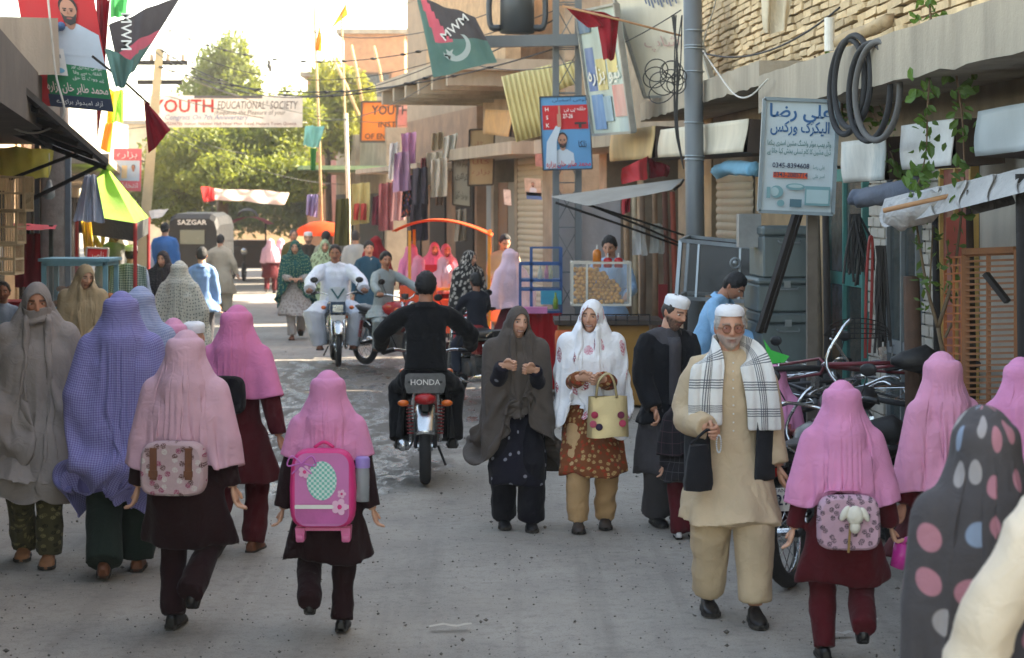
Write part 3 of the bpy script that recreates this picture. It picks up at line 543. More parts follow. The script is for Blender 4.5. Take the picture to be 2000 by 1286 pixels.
def ground_z(x, y):
    p = np.stack([x, y, 0*x], -1); return fuzz(p, .012, 1.1, 11)*np.exp(-((y-20)/40)**2)-.012
g = MB(); ys = np.concatenate([np.linspace(-30, 5, 10), np.linspace(5.4, 36, 170), np.linspace(37, 90, 50), np.linspace(100, 600, 10)]); xs = np.concatenate([np.linspace(-300, -9, 10), np.linspace(-8, 5, 80), np.linspace(6, 300, 10)])
X_, Y_ = np.meshgrid(xs, ys); Z_ = ground_z(X_, Y_); Z_ = Z_+fuzz(np.stack([X_, Y_*.5, 0*X_], -1), .02, 5, 4)*np.exp(-((X_+1.5)/2.2)**2-((Y_-23)/6)**2)
g.grid(np.stack([X_, Y_, Z_], -1)[:, ::-1]); struct(g, 'street_ground', ground_mat(), True)
# pebbles and crumbs of rubble lying on the road
g = MB(); q = np.random.default_rng(5)
for i in range(5200):
    x, y = q.uniform(-4.5, 3.2), 8.5+q.exponential(9)
    if y > 45: continue
    r = q.uniform(.002, .007)*(1+(q.random() < .06)*1.1); v = q.normal(size=(6, 3)); v = np.array([(1, 0, 0), (0, 1, 0), (-1, 0, 0), (0, -1, 0), (0, 0, .7), (0, 0, -.7)])*r*q.uniform(.6, 1.4, (6, 1)); g.add(v+(x, y, r*.3), [(0, 1, 4), (1, 2, 4), (2, 3, 4), (3, 0, 4), (1, 0, 5), (2, 1, 5), (3, 2, 5), (0, 3, 5)])
o = g.build('pebbles', M('pebble', (96, 90, 83), .95, .5, 30)); tag(o, 'small stones and crumbs scattered over the road', 'pebbles', kind='stuff')
for k, (px, fy, L_, rot, c) in enumerate(((880, 1225, .22, .1, (196, 188, 172)), (742, 932, .30, .35, (70, 62, 52)), (1690, 1215, .16, .6, (190, 184, 170)), (1640, 1240, .12, .2, (176, 172, 164)))):
    d = D(fy); g = MB(); t_ = np.linspace(0, 1, 7); P = np.array([[((u-.5)*L_, (w_-.5)*.05*(1-.5*abs(u-.5)), .006+.012*math.sin(u*5+k)**2) for w_ in (0, .5, 1)] for u in t_])@rz(rot).T+W(px, fy, d)*V(1, 1, 0)
    g.grid(P); o = solo(g, 'litter_scrap', M('litter%d' % k, c, .9), ('long pale dry leaf lying on the bare road in front', 'dark stick on the road beside the black motorcycle tyre', 'pale paper scrap on the road near the pink cup', 'small torn paper scrap by the foot of the pink-bag girl')[k], 'litter', 'scraps lying on the road')
# ---------------------------------------------------------------- facade lines
def Xw(d): return 4.25-.075*d                     # near row on the sunny-side wall
def RW(px, py, o=0.):                             # photo pixel on that facade, o metres proud of it
    d = (4.25-o)/((px-1000)/FPX+.075); return W(px, py, d)
def Xf(d): return 2.3-.235*(d-25.5)               # farther row, turned
def FW(px, py, o=0.): d = (2.3+.235*25.5-o)/((px-1000)/FPX+.235); return W(px, py, d)
wdir = unit(V(-.075, 1, 0)); wnrm = unit(V(-1, -.075, 0)); fdir = unit(V(-.235, 1, 0)); fnrm = unit(V(-1, -.235, 0))
MUD = M('mud_plaster', (176, 150, 116), .95, .2, 2.2, .6, 26, dirt=(120, 98, 74)); CONC = M('concrete', (160, 149, 132), .92, .18, 3, .5, 40, dirt=(92, 84, 74), dirtamt=.5, streak=True)
DARK = M('shaded_shop_interior', (34, 30, 28), .95, .4, 3); STEEL = M('galvanised', (150, 156, 158), .42, .14, 4, .1, 30, metal=.75, dirt=(96, 94, 88), streak=True); IRON = M('dark_iron', (42, 38, 35), .7, .3, 9, metal=.3)  # DARK is near-black: the shade inside the shops is put into its colour
WOODB = M('brown_wood', (96, 70, 50), .85, .3, 7, .5, 30, streak=True); WHITEP = M('whitewash', (178, 172, 160), .9, .14, 3, .5, 22, dirt=(134, 122, 106), streak=True); RUST = M('rusty', (112, 72, 50), .85, .35, 12, metal=.2)
def slabw(mb, d0, d1, z0, z1, o0, o1, line=Xw, nr=wnrm, mi=0):
    """block along a facade: o0..o1 metres proud of it"""
    p = [V(line(d), d, 0) for d in (d0, d1)]; v = [q+nr*o+V(0, 0, z) for z in (z0, z1) for q, o in ((p[0], o0), (p[0], o1), (p[1], o1), (p[1], o0))]
    mb.add(v, [(0, 1, 2, 3)[::-1], (4, 5, 6, 7), (0, 1, 5, 4), (1, 2, 6, 5), (2, 3, 7, 6), (3, 0, 4, 7)])
# ---------------------------------------------------------------- near building with the mud-brick upper storey
nb = thing('mudbrick_building', 'long two-storey building with yellow mud brick above a concrete ledge, shops below', 'building', (Xw(16)+1, 16, 0), world=True)
g = MB(); slabw(g, -6, 25, 3.3, 10.5, -5, -.06); g.build('upper_wall', M('mud_joint', (158, 128, 88), .97, .2, 5, .8, 30, dirt=(120, 96, 66)), nb)
g = MB(); slabw(g, -6, 25, 0, 3.3, -5, -2.2); g.build('shaded_shop_interior', DARK, nb)
g = MB(); slabw(g, 24.3, 25, 0, 3.3, -2.2, 0); g.build('end_pier', MUD, nb)
q = np.random.default_rng(3); BR = M('mud_brick', (204, 180, 142), .96, .16, 9, .9, 26, rand=.24, dirt=(150, 124, 92)); protos = []
for i in range(6):
    b = MB(); b.box((0, 0, 0), (.10, .36, .058)); v = b.v[0]; v += q.normal(size=v.shape)*.006; protos.append(b.mesh('brick', BR, False))
rest = MB(); cnt = 0
for r_ in range(34):
    z = 3.42+r_*.074; d = 11.8+(r_ % 2)*.2
    while d < 24.8:
        L_ = q.uniform(.30, .42); dm = d+L_/2; d += L_+.022
        if 400-(z-CAMZ)*FPX/dm < -40: continue
        p = V(Xw(dm), dm, z)+wnrm*q.uniform(-.016, .012)
        if cnt < 300 and dm > 15:
            o = bpy.data.objects.new('brick', protos[q.integers(6)]); COL.link(o); o.parent = nb; o.location = p-np.array(nb.location); o.rotation_euler = (q.normal()*.02, q.normal()*.02, math.atan(.075)+q.normal()*.01); o.scale = (1, L_/.36, q.uniform(.9, 1.08)); cnt += 1
        else: rest.box(p, (.10, L_, .058*q.uniform(.88, 1.08)), rz(math.atan(.075)))
o = rest.build('brick_rows', M('mud_brick_mass', (202, 178, 140), .96, .25, 4, .9, 26, dirt=(150, 124, 92)), nb); o['kind'] = 'stuff'
g = MB()                                          # ledge with a worn lower edge
for d0, d1, z0, z1, pr in ((7, 17.45, 3.0, 3.32, .80), (17.5, 25, 3.24, 3.46, .78)):
    n = 40; P = []
    for i in range(n+1):
        d = d0+(d1-d0)*i/n; e = .006*math.sin(i*1.7)+.005*math.sin(i*4.1)+.004*math.sin(i*9.7); b_ = V(Xw(d), d, 0); P.append([b_+wnrm*-.1+V(0, 0, z1), b_+wnrm*(pr+e*.5)+V(0, 0, z1+e*.4), b_+wnrm*(pr+e*.5)+V(0, 0, z0+e), b_+wnrm*-.1+V(0, 0, z0+.02)])
    P = np.array(P); g.grid(P, wrap=True); g.add(P[0], [(0, 1, 2, 3)]); g.add(P[-1], [(3, 2, 1, 0)])
g.build('ledge', CONC, nb)
def seg(px0, px1, o=0.): return (4.25-o)/((px1-1000)/FPX+.075), (4.25-o)/((px0-1000)/FPX+.075)      # depth range between photo columns (near, far)
g = MB(); slabw(g, 7, 24.4, 2.55, 3.25, -.2, -.02); g.build('lintel_wall', M('lintel_plaster', (142, 128, 108), .95, .25, 2.5, .6, 22, dirt=(84, 74, 62), streak=True), nb)
for a_, b_ in ((1470, 1612), (1695, 1732), (1800, 1838), (1905, 2300)):     # whitewashed brick piers between the shop fronts
    d0, d1 = seg(a_, b_); g = MB(); slabw(g, d0, d1, 0, 2.55, -.25, -.03); g.build('pier_core', MUD if a_ == 1470 else WHITEP, nb)
    if a_ != 1470:
        g = MB(); z = .04; r_ = 0; de = min(d1, d0+2.4)
        while z < 2.5:
            d = d0+(r_ % 2)*.1
            while d < de-.05:
                L_ = min(.21, de-d); slabw(g, d, d+L_, z, z+.075, -.03, -.012+q.uniform(0, .014)); d += .225
            z += .09; r_ += 1
        o = g.build('painted_brick', WHITEP, nb); o['kind'] = 'stuff'
def door(name, px0, px1, zt, mat, gmat, rails=(.0, .38, 1.), mull=0, o=0.):
    """glazed shop door: frame, rails and panes as parts"""
    d0, d1 = seg(px0, px1); p0, p1 = V(Xw(d0), d0, 0)+wnrm*o, V(Xw(d1), d1, 0)+wnrm*o; f = MB(); w_ = .06
    for t_ in [0, 1]+[(i+1)/(mull+1) for i in range(mull)]: f.bar(p0+(p1-p0)*t_+V(0, 0, .02), p0+(p1-p0)*t_+V(0, 0, zt), .05, w_)
    for r_ in rails: f.bar(p0+V(0, 0, .06+r_*(zt-.1)), p1+V(0, 0, .06+r_*(zt-.1)), .045, .11)
    root = f.build(name, mat, nb); 
    for i in range(mull+1):
        a_, b_ = p0+(p1-p0)*(i/(mull+1)), p0+(p1-p0)*((i+1)/(mull+1)); g = MB(); g.bar(a_+V(0, 0, zt/2), b_+V(0, 0, zt/2), .008, zt-.06); g.v = [x-np.array(nb.location) for x in g.v]; g.build('pane', gmat, root)
    g = MB(); hp = p0*.25+p1*.75+V(0, 0, 1.02)+wnrm*.04; g.tube([hp-V(0, 0, .07)-wnrm*.03, hp-V(0, 0, .06), hp+V(0, 0, .06), hp+V(0, 0, .07)-wnrm*.03], .009, 6); g.v = [x-np.array(nb.location) for x in g.v]; g.build('handle', STEEL, root); return root
TEAL = M('teal_paint', (66, 128, 120), .6, .2, 6, dirt=(60, 70, 62)); ALU = M('aluminium', (132, 140, 146), .45, .12, 6, metal=.5)
door('teal_door', 1618, 1690, 2.5, TEAL, glass('door_glass', (70, 80, 80), .5, .12), (.0, .17, .62, 1.), 1)
door('aluminium_door', 1738, 1796, 2.5, ALU, glass('door_glass', (70, 80, 80), .5, .12), (.0, .42, 1.), 1)
door('yellow_door', 1842, 1902, 2.55, M('yellow_frame', (190, 160, 92), .7, .2, 5, dirt=(120, 96, 60)), glass('red_poster_glass', (150, 84, 74), .85, .3), (.0, .25, 1.), 1)
def shutter(parent, p0, p1, z0, z1, mat, nr, n=26, name='roller_shutter'):
    """roller shutter, each slat a part"""
    L = np.array(parent.location); mid = (p0+p1)/2; ln = np.linalg.norm(p1-p0); hgt = (z1-z0)/n; me = None; a = math.atan2(*(p1-p0)[:2][::-1])
    b = MB(); P = []
    for x in (-ln/2, ln/2): P.append([(x, -.018*math.sin(t_*math.pi)-.002, (t_-.5)*hgt*.98) for t_ in np.linspace(0, 1, 6)])
    b.grid(np.array(P)); b.box((0, .012, 0), (ln, .01, hgt*.96)); me = b.mesh('slat', mat, False)
    if np.dot(V(math.sin(a), -math.cos(a), 0), nr) < 0: a += math.pi
    for i in range(n):
        o = bpy.data.objects.new('slat', me); COL.link(o); o.parent = parent; o.location = mid+V(0, 0, z0+(i+.5)*hgt)-L; o.rotation_euler = (0, 0, a)
d0, d1 = seg(1398, 1470); SHUT = M('shutter_beige', (172, 160, 138), .6, .1, 3, .1, dirt=(120, 106, 86), streak=True)
shutter(nb, V(Xw(d0), d0, 0)+wnrm*-.02, V(Xw(d1), d1, 0)+wnrm*-.02, .05, 2.55, SHUT, wnrm, 27)
# ---------------------------------------------------------------- second building on that side, turned away (two shops, gap, then the balcony house)
sb = thing('plaster_shop_building', 'ochre plastered shop building with shutter and pasted posters behind the lattice tower', 'building', (Xf(28)+1, 28, 0), world=True)
OCH = M('ochre_plaster', (146, 132, 114), .94, .25, 2.5, .5, 24, dirt=(96, 82, 68), dirtamt=.6)
g = MB(); slabw(g, 25.6, 29.7, 3.0, 6.4, -5, 0, Xf, fnrm); g.build('upper_wall', OCH, sb)
g = MB(); slabw(g, 25.6, 29.7, 0, 3.0, -4, -1.6, Xf, fnrm); g.build('shaded_shop_interior', DARK, sb)
for a_, b_ in ((25.6, 26.0), (27.5, 27.8), (29.3, 29.7)): g = MB(); slabw(g, a_, b_, 0, 3.0, -1.6, .02, Xf, fnrm); g.build('pier', OCH, sb)
g = MB(); slabw(g, 25.4, 29.75, 2.95, 3.15, 0, 1.0, Xf, fnrm); g.build('canopy_slab', CONC, sb)
sb2 = thing('shutter_shop_building', 'shop building with a tall closed beige shutter and torn bills on its pillar', 'building', (Xf(34), 34, 0), world=True)
g = MB(); slabw(g, 31.7, 37.6, 3.1, 6.2, -5, 0, Xf, fnrm); g.build('upper_wall', OCH, sb2)
g = MB(); slabw(g, 31.7, 37.6, 0, 3.1, -5, -1.2, Xf, fnrm); g.build('shaded_shop_interior', DARK, sb2)
for a_, b_ in ((31.7, 33.0), (34.8, 35.0), (36.6, 36.8)): g = MB(); slabw(g, a_, b_, 0, 3.1, -1.2, .03, Xf, fnrm); g.build('pier', OCH, sb2)
shutter(sb2, V(Xf(33.0), 33.0, 0), V(Xf(34.8), 34.8, 0), .05, 3.1, SHUT, fnrm, 30)
for k, (a_, b_) in enumerate(((35.0, 35.8), (35.85, 36.6), (36.85, 37.55))):
    g = MB(); slabw(g, a_, b_, .05, 2.6, -.1, -.05, Xf, fnrm); g.build('shop_door', (M('door_grey', (120, 116, 106), .6), M('door_wood', (120, 86, 60), .7), M('door_blue', (112, 126, 134), .6))[k], sb2)
g = MB(); slabw(g, 31.6, 37.7, 3.0, 3.2, 0, .9, Xf, fnrm); g.build('canopy_slab', CONC, sb2)
# balcony house: concrete balcony on ribs, brick gable behind
bb = thing('balcony_house', 'two-storey house with a ribbed concrete balcony slab and dark side wall', 'building', (Xf(40), 40, 0), world=True)
g = MB(); slabw(g, 38.6, 46, 0, 4.1, -5, -.1, Xf, fnrm); g.build('lower_wall', M('dim_wall', (128, 104, 84), .95, .3, 2), bb)
g = MB(); slabw(g, 38.6, 46, 4.1, 9.0, -5, -.1, Xf, fnrm); g.build('upper_wall', M('tower_plaster', (142, 126, 108), .95, .15, 3, dirt=(104, 90, 76)), bb)
g = MB(); slabw(g, 31.7, 38.4, 4.32, 4.5, -.4, 1.9, Xf, fnrm); g.build('balcony_slab', CONC, bb)
for i in range(6): g = MB(); d = 31.9+i*1.2; slabw(g, d, d+.14, 4.08, 4.32, -.1, 1.86, Xf, fnrm); g.build('balcony_rib', CONC, bb)
g = MB(); slabw(g, 31.8, 38.3, 4.5, 6.8, .7, .95, Xf, fnrm); g.build('gable_wall', M('house_brick', (168, 140, 108), .95, .25, 7, .7, 20, dirt=(120, 98, 76)), bb)
for d in (38.8, 41.5, 44.2):
    g = MB(); slabw(g, d, d+1.6, .1, 2.6, -.1, -.06, Xf, fnrm); g.build('shaded_opening_panel', DARK, bb)  # thin dark panel on the wall, its colour standing for shade inside
g = MB(); slabw(g, 38.5, 46, 2.9, 3.0, -.1, 1.1, Xf, fnrm); g.build('canopy', CONC, bb)
# far side-street houses closing the view
HB = M('far_brick', (176, 130, 96), .95, .2, 5, .5, 18); PINK = M('pink_plaster', (206, 150, 138), .9, .15, 3)
def house(label, x0, x1, y0, y1, zt, mat, wins=(), par=True, name='house', band=None, face='y'):
    h = thing(name, label, 'building', ((x0+x1)/2, y0, 0), world=True); g = MB(); g.box(((x0+x1)/2, (y0+y1)/2, zt/2), (x1-x0, y1-y0, zt)); g.build('wall', mat, h)
    if par: g = MB(); g.box(((x0+x1)/2, (y0+y1)/2, zt+.06), (x1-x0+.5, y1-y0+.5, .16)); g.build('roof_slab', CONC, h)
    if band: g = MB(); g.box(((x0+x1)/2, y0-.07, band[0]), (x1-x0+.1, .12, band[1])); g.build('band', band[2], h)
    for wx, wz, ww, wh in wins:
        g = MB(); g.box((wx, y0-.02, wz), (ww+.16, .1, wh+.16)); f = g.build('window', WOODB, h); g = MB(); g.box((wx-h.location[0], -.085, wz), (ww, .04, wh)); g.build('pane', glass('far_glass', (60, 66, 70), .95, .15), f)
    return h
x = lambda px, d: (px-1000)/FPX*d
house('brown brick house with a tall square tower block above the trees', x(672, 70), x(790, 70), 70, 78, 8.2, HB, [(x(735, 70), 6.2, .9, 1.1)])
house('low brick house with a flat projecting roof beside the tower house', x(600, 73), x(676, 73), 73, 80, 6.9, HB, [(x(640, 73), 5.2, .9, 1.0)])
house('pink painted house front behind the orange institute sign', x(640, 62), x(800, 62), 62, 68, 5.4, PINK, [(x(690, 62), 4.1, .8, 1)], band=(4.9, .5, M('rose_band', (176, 96, 84))))
house('plain ochre house closing the far end of the street', x(380, 95), x(610, 95), 95, 104, 5.2, M('far_ochre', (196, 168, 132), .9, .2, 2), [(x(430, 95), 3.2, 1, 1.2), (x(540, 95), 3.2, 1, 1.2)])
house('pale far house half hidden behind the street trees', x(250, 84), x(392, 84), 84, 92, 5.6, M('far_pale', (206, 184, 152), .9, .2, 2), [(x(330, 84), 3.6, 1, 1.2)])
# shade canopies and shop fronts farther along on that side
for k, (d0, d1, mat, lab) in enumerate(((51.6, 56, M('green_tin', (126, 150, 112), .7), 'low shop with a green edged tin canopy beyond the balcony house'), (56.8, 60.5, M('dust_tin', (176, 148, 112), .8), 'small dusty shop under a wooden canopy near the street trees'))):
    h = thing('canopy_shop', lab, 'shop', (Xf(d0), d0, 0), world=True); g = MB(); slabw(g, d0, d1, 0, 4.2, -4, -.6, Xf, fnrm); g.build('wall', OCH, h)
    g = MB(); slabw(g, d0-.2, d1+.2, 3.1, 3.2, -.6, 1.6, Xf, fnrm); g.build('canopy', mat, h); g = MB(); slabw(g, d0+.3, d1-.3, .1, 2.5, -.62, -.55, Xf, fnrm); g.build('shaded_opening_panel', DARK, h)  # the shop mouth is a panel with its shade painted on
# ---------------------------------------------------------------- row on the opposite side
def Xl(d): return -5.0-.18*(d-22)
ldir = unit(V(-.18, 1, 0)); lnrm = unit(V(1, .18, 0))
def LW(px, py, o=0.): d = (-1.04+o)/((px-1000)/FPX+.18); return W(px, py, d)
lb = thing('birdcage_shop_building', 'weathered shop building with a tin awning and grey plastered column at its corner', 'building', (Xl(18)-1, 18, 0), world=True)
g = MB(); slabw(g, 2, 23.3, 2.9, 3.4, -5, 0, Xl, lnrm); g.build('upper_wall', M('dark_upper_wall', (92, 84, 75), .95, .25, 3, .5, 20, dirt=(60, 54, 48)), lb)  # dark brown-grey wall with darker random blotches
g = MB(); slabw(g, 2, 23.3, 0, 2.9, -5, -1.8, Xl, lnrm); g.build('shaded_shop_interior', DARK, lb)
g = MB(); p = W(108, 430, 22.6); n = 40; zz = np.linspace(0, 3.3, n); aa = np.arange(16)*2*math.pi/16
P = np.array([[(p[0]+.14*np.sign(math.cos(a))*abs(math.cos(a))**.25*(1+.03*math.sin(z*9+a*3)), p[1]+.14*np.sign(math.sin(a))*abs(math.sin(a))**.25, z) for a in aa] for z in zz]); g.grid(P, wrap=True); g.build('column', M('rough_column', (150, 144, 138), .96, .2, 8, 1., 18, dirt=(104, 98, 92)), lb, True)
g = MB(); g.bar((p[0]-.2, p[1]-.02, 0), (p[0]-.2, p[1]-.02, 3.0), .05); g.bar((p[0]+.17, p[1]-.1, 0), (p[0]+.17, p[1]-.1, 2.9), .06); split(g, 'door_post', M('blue_post', (106, 118, 128), .7), lb)
g = MB(); a_, b_ = W(-60, 92, 17.5), W(68, 92, 18.6); g.bar(a_, b_, .5, .52); g.build('ledge_block', M('pale_concrete', (172, 164, 150), .92, .15, 3, .4, 30, dirt=(120, 108, 94), streak=True), lb)
for k, (d0, d1, zt, mat, lab) in enumerate(((24.2, 33, 4.4, M('left_plaster', (184, 160, 128), .93, .2, 2), 'dusty plaster shop building behind the blue cloth and green tent'), (33.6, 45, 4.8, M('left_ochre', (198, 170, 132), .93, .2, 2), 'sunlit ochre shop row behind the leaning utility pole'), (45.8, 62, 4.3, M('left_pale', (204, 186, 154), .93, .2, 2), 'pale low shop row beside the far trees'))):
    h = thing('shop_row', lab, 'building', (Xl(d0)-2, d0, 0), world=True); g = MB(); slabw(g, d0, d1, 0, zt, -5, -1.2, Xl, lnrm); g.build('wall', mat, h); g = MB(); slabw(g, d0, d1, 2.7, 2.82, -1.2, .5, Xl, lnrm); g.build('canopy', M('canopy_tin', (150, 138, 120), .7), h)
    n = int((d1-d0)/3)
    for i in range(n): a_ = d0+.4+i*3; g = MB(); slabw(g, a_, a_+2.3, .1, 2.4, -1.22, -1.14, Xl, lnrm); g.build('shaded_opening_panel', DARK, h)  # panels coloured like the shade of open shop fronts
    for i in range(n): a_ = d0+.9+i*3; g = MB(); slabw(g, a_, a_+1.0, 3.2, 4.0, -1.24, -1.15, Xl, lnrm); g.build('window', WOODB, h)

# dusty evening air
g = MB(); g.box((0, 52, 6.7), (150, 132, 15.4)); hz = g.build('haze', MUD); hz['kind'] = 'stuff'; m_ = bpy.data.materials.new('haze_air'); m_.use_nodes = True; t_ = m_.node_tree; t_.nodes.remove(t_.nodes['Principled BSDF']); v_ = t_.nodes.new('ShaderNodeVolumePrincipled'); v_.inputs['Density'].default_value = .0013; v_.inputs['Color'].default_value = (.95, .90, .82, 1); v_.inputs['Anisotropy'].default_value = .3; t_.links.new(v_.outputs[0], t_.nodes['Material Output'].inputs['Volume']); hz.data.materials.clear(); hz.data.materials.append(m_)
SC.cycles.volume_bounces = 0
# ---------------------------------------------------------------- trees
def leaves(mb, c, r, n, size, q, shell=.35):
    d_ = q.normal(size=(n, 3)); d_ /= np.linalg.norm(d_, axis=1, keepdims=True); rad = q.uniform(shell, 1, (n, 1))**.6; lump = 1+.25*fuzz(d_, 1, 3.1, int(q.integers(99)))[:, None]
    p = np.asarray(c)+d_*rad*lump*np.asarray(r); u = q.normal(size=(n, 3)); u /= np.linalg.norm(u, axis=1, keepdims=True); w_ = np.cross(u, q.normal(size=(n, 3))); w_ /= np.linalg.norm(w_, axis=1, keepdims=True); s = size*q.uniform(.6, 1.3, (n, 1))
    v = np.stack([p-u*s, p+w_*s*.42, p+u*s, p-w_*s*.42], 1).reshape(-1, 3); i = np.arange(n)*4; mb.add(v, np.stack([i, i+1, i+2, i+3], 1).tolist())
def leafmat(key, col, thin=.45):
    if key in MATS: return MATS[key]
    m, t, b, L = nodes(key); c = lin(col); base = mixcol(t, ramp(t, noise(t, coords(t), 1.3, 4), .35, .65), tuple(x*.6 for x in c), tuple(x*1.5 for x in c)); L(base, b.inputs['Base Color']); b.inputs['Roughness'].default_value = .6
    tr = t.nodes.new('ShaderNodeBsdfTranslucent'); mx = t.nodes.new('ShaderNodeMixShader'); mx.inputs[0].default_value = thin; L(mixcol(t, .5, base, (c[0]*2.2, c[1]*2.0, c[2]*.6)), tr.inputs[0]); L(b.outputs[0], mx.inputs[1]); L(tr.outputs[0], mx.inputs[2]); L(mx.outputs[0], t.nodes['Material Output'].inputs[0]); MATS[key] = m; return m
def tree(label, px, d, blobs, n, size, col=(112, 122, 56), tr=.16, top=None, seed=1):
    q = np.random.default_rng(seed); b = W(px, 500, d)*V(1, 1, 0); t = thing('street_tree', label, 'tree', b, world=True); g = MB(); bl = [(W(a, c, d+e), r) for a, c, e, r in blobs]; top = b+V(0, 0, 2.2) if top is None else top
    g.tube(smoothpath([b-V(0, 0, .1), b+V(.05, 0, 1), top], 8), np.linspace(tr, tr*.7, 8), 9)
    for c, r in bl:
        g.tube(smoothpath([top-V(0, 0, .3), top*.5+c*.5+V(0, 0, .2), c], 7), np.linspace(tr*.55, .02, 7), 6)
        for k in range(4): e = c+q.normal(size=3)*np.array(r)*.45; g.tube(smoothpath([top*.4+c*.6, c*.5+e*.5+V(0, 0, .1), e], 5), np.linspace(.04, .01, 5), 5)
    g.build('trunk', M('bark', (98, 82, 66), .95, .3, 10, .8, 30), t, True); c = MB(); tot = sum(np.prod(r) for _, r in bl)
    for p, r in bl: leaves(c, p, r, int(n*np.prod(r)/tot), size, q)
    c.build('crown', leafmat('leaf%d_%d_%d' % col, col), t); return t
tree('large spreading street tree under the youth banner', 425, 54, [(400, 300, 0, (1.5, 1.3, .9)), (480, 285, .5, (1.3, 1.2, .9)), (345, 320, 1, (1.1, 1, .8)), (540, 300, .4, (1.1, 1, .9)), (560, 235, .6, (1.1, 1, .9)), (450, 350, -1, (1.6, 1.2, .7)), (570, 350, -1, (1., 1, .7)), (330, 385, 0, (1.2, 1, .8))], 26000, .085, tr=.2, top=W(440, 360, 54))
tree('tall sunlit poplar-like tree rising above the banner', 430, 66, [(455, 110, 0, (.7, .7, .8)), (430, 150, 0, (1., .9, 1.)), (460, 170, 0, (1., .9, 1.)), (405, 195, 0, (1.1, .9, 1.)), (450, 220, 0, (1.2, .9, 1.))], 12000, .10, (112, 124, 54), .2, W(430, 260, 66), 2)
tree('bright leafy tree against the pink house', 640, 58, [(650, 180, 0, (.8, .7, .9)), (690, 195, 0, (.7, .7, .9)), (620, 230, 0, (1., .8, .9)), (670, 250, 0, (.9, .8, .8)), (630, 150, .5, (.4, .4, .5))], 11000, .085, (128, 132, 58), .12, W(640, 300, 58), 3)
tree('dark shady tree filling the far end of the street', 400, 76, [(330, 370, 0, (1.8, 1.2, 1.3)), (420, 390, 0, (2., 1.2, 1.3)), (520, 400, 0, (2., 1.2, 1.2)), (590, 385, 0, (1.5, 1.2, 1.3))], 12000, .13, (92, 100, 54), .2, W(410, 400, 76), 4)
# creepers on the near ledge
def vine(label, pts, q, nl, par=None):
    p = smoothpath(pts, 30); t = thing('creeper', label, 'plant', p[0]*V(1, 1, 1), world=True); g = MB(); g.tube(p, np.linspace(.009, .004, 30), 5); g.build('stem', M('stem', (104, 82, 62), .9), t); c = MB()
    for i in range(nl):
        a = p[q.integers(1, 30)]+q.normal(size=3)*(.055, .04, .045); u = unit(q.normal(size=3)+(0, 0, -.6)); w_ = unit(np.cross(u, q.normal(size=3)+V(0, 1.5, 0))); s = q.uniform(.026, .05); n_ = np.cross(u, w_)*s*.25
        c.add([a-u*s, a-u*s*.3+w_*s*.6+n_, a+u*s*.5+w_*s*.45+n_, a+u*s*1.1, a+u*s*.5-w_*s*.45+n_, a-u*s*.3-w_*s*.6+n_, a], [(0, 1, 6), (1, 2, 6), (2, 3, 6), (3, 4, 6), (4, 5, 6), (5, 0, 6)])
    c.build('leaves', leafmat('vine_leaf', (84, 112, 52), .35), t); return t
q = np.random.default_rng(12)
vine('leafy creeper hanging over the ledge above the white signboxes', [W(1815, 0, 12.6), W(1820, 90, 12.55), W(1812, 200, 12.5), W(1808, 300, 12.5), W(1790, 370, 12.5)], q, 120)
vine('long creeper stem climbing past the blank grey signboard', [W(1850, 40, 12.4), W(1865, 130, 12.4), W(1880, 240, 12.4), W(1884, 350, 12.4), W(1888, 410, 12.4)], q, 80)
vine('young creeper rising beside the hanging bicycle tyres', [W(1590, 110, 16), W(1640, 190, 16), W(1650, 230, 16), W(1700, 220, 15.5), W(1740, 300, 15), W(1762, 360, 15)], q, 70)
# sapling in front of the shop doors
sp = thing('sapling', 'thin forked sapling with few leaves before the wooden rack', 'tree', W(1848, 800, 13.2)*V(1, 1, 0), world=True); g = MB(); bx_ = W(1848, 690, 13.2)
for pts, r in (([bx_*V(1, 1, 0), W(1850, 760, 13.2), W(1832, 640, 13.2)], .026), ([W(1832, 640, 13.2), W(1810, 560, 13.2), W(1790, 440, 13.2)], .014), ([W(1832, 640, 13.2), W(1862, 540, 13.2), W(1880, 400, 13.2)], .015), ([W(1846, 660, 13.2), W(1866, 600, 13.2), W(1848, 470, 13.2)], .010), ([W(1815, 580, 13.2), W(1818, 520, 13.2), W(1822, 440, 13.2)], .009)): g.tube(smoothpath(pts, 10), np.linspace(r, r*.5, 10), 6)
g.build('trunk', M('sapling_bark', (112, 96, 74), .9, .2, 20), sp, True); c = MB()
for i in range(46):
    a = W(q.uniform(1785, 1885), q.uniform(395, 600), 13.2+q.normal()*.1); leaves(c, a, (.05, .05, .04), 2, .04, q)
c.build('leaves', leafmat('vine_leaf', (84, 112, 52)), sp)
# ---------------------------------------------------------------- poles, tower, wires
GREYP = M('pole_grey', (112, 116, 118), .6, .12, 3, .15, metal=.35, dirt=(84, 80, 76), streak=True)
up = thing('utility_pole', 'grey steel utility pole wrapped with wires beside the tarpaulin stall', 'pole', W(1360, 500, 20.2)*V(1, 1, 0), world=True); g = MB(); a_, b_ = W(1362, 500, 20.2)*V(1, 1, 0), W(1352, -60, 20.2); g.tube([a_-V(0, 0, .1), a_*.55+b_*.45, b_], [.098, .096, .094], 16); g.build('shaft', GREYP, up, True)
g = MB(); 
for y in (60, 90, 95, 140, 240, 305, 312): g.torus(W(1356, y, 20.2), .1, .008, (0.03, 0, 1), 18, 5)
split(g, 'clamp_band', STEEL, up)
g = MB()
for k in range(9): g.torus(W(1303+q.normal()*14, 150+q.normal()*18, 20.1+q.normal()*.05), .08+.06*q.random(), .006, (q.normal()*.3, 1, q.normal()*.3), 22, 5)
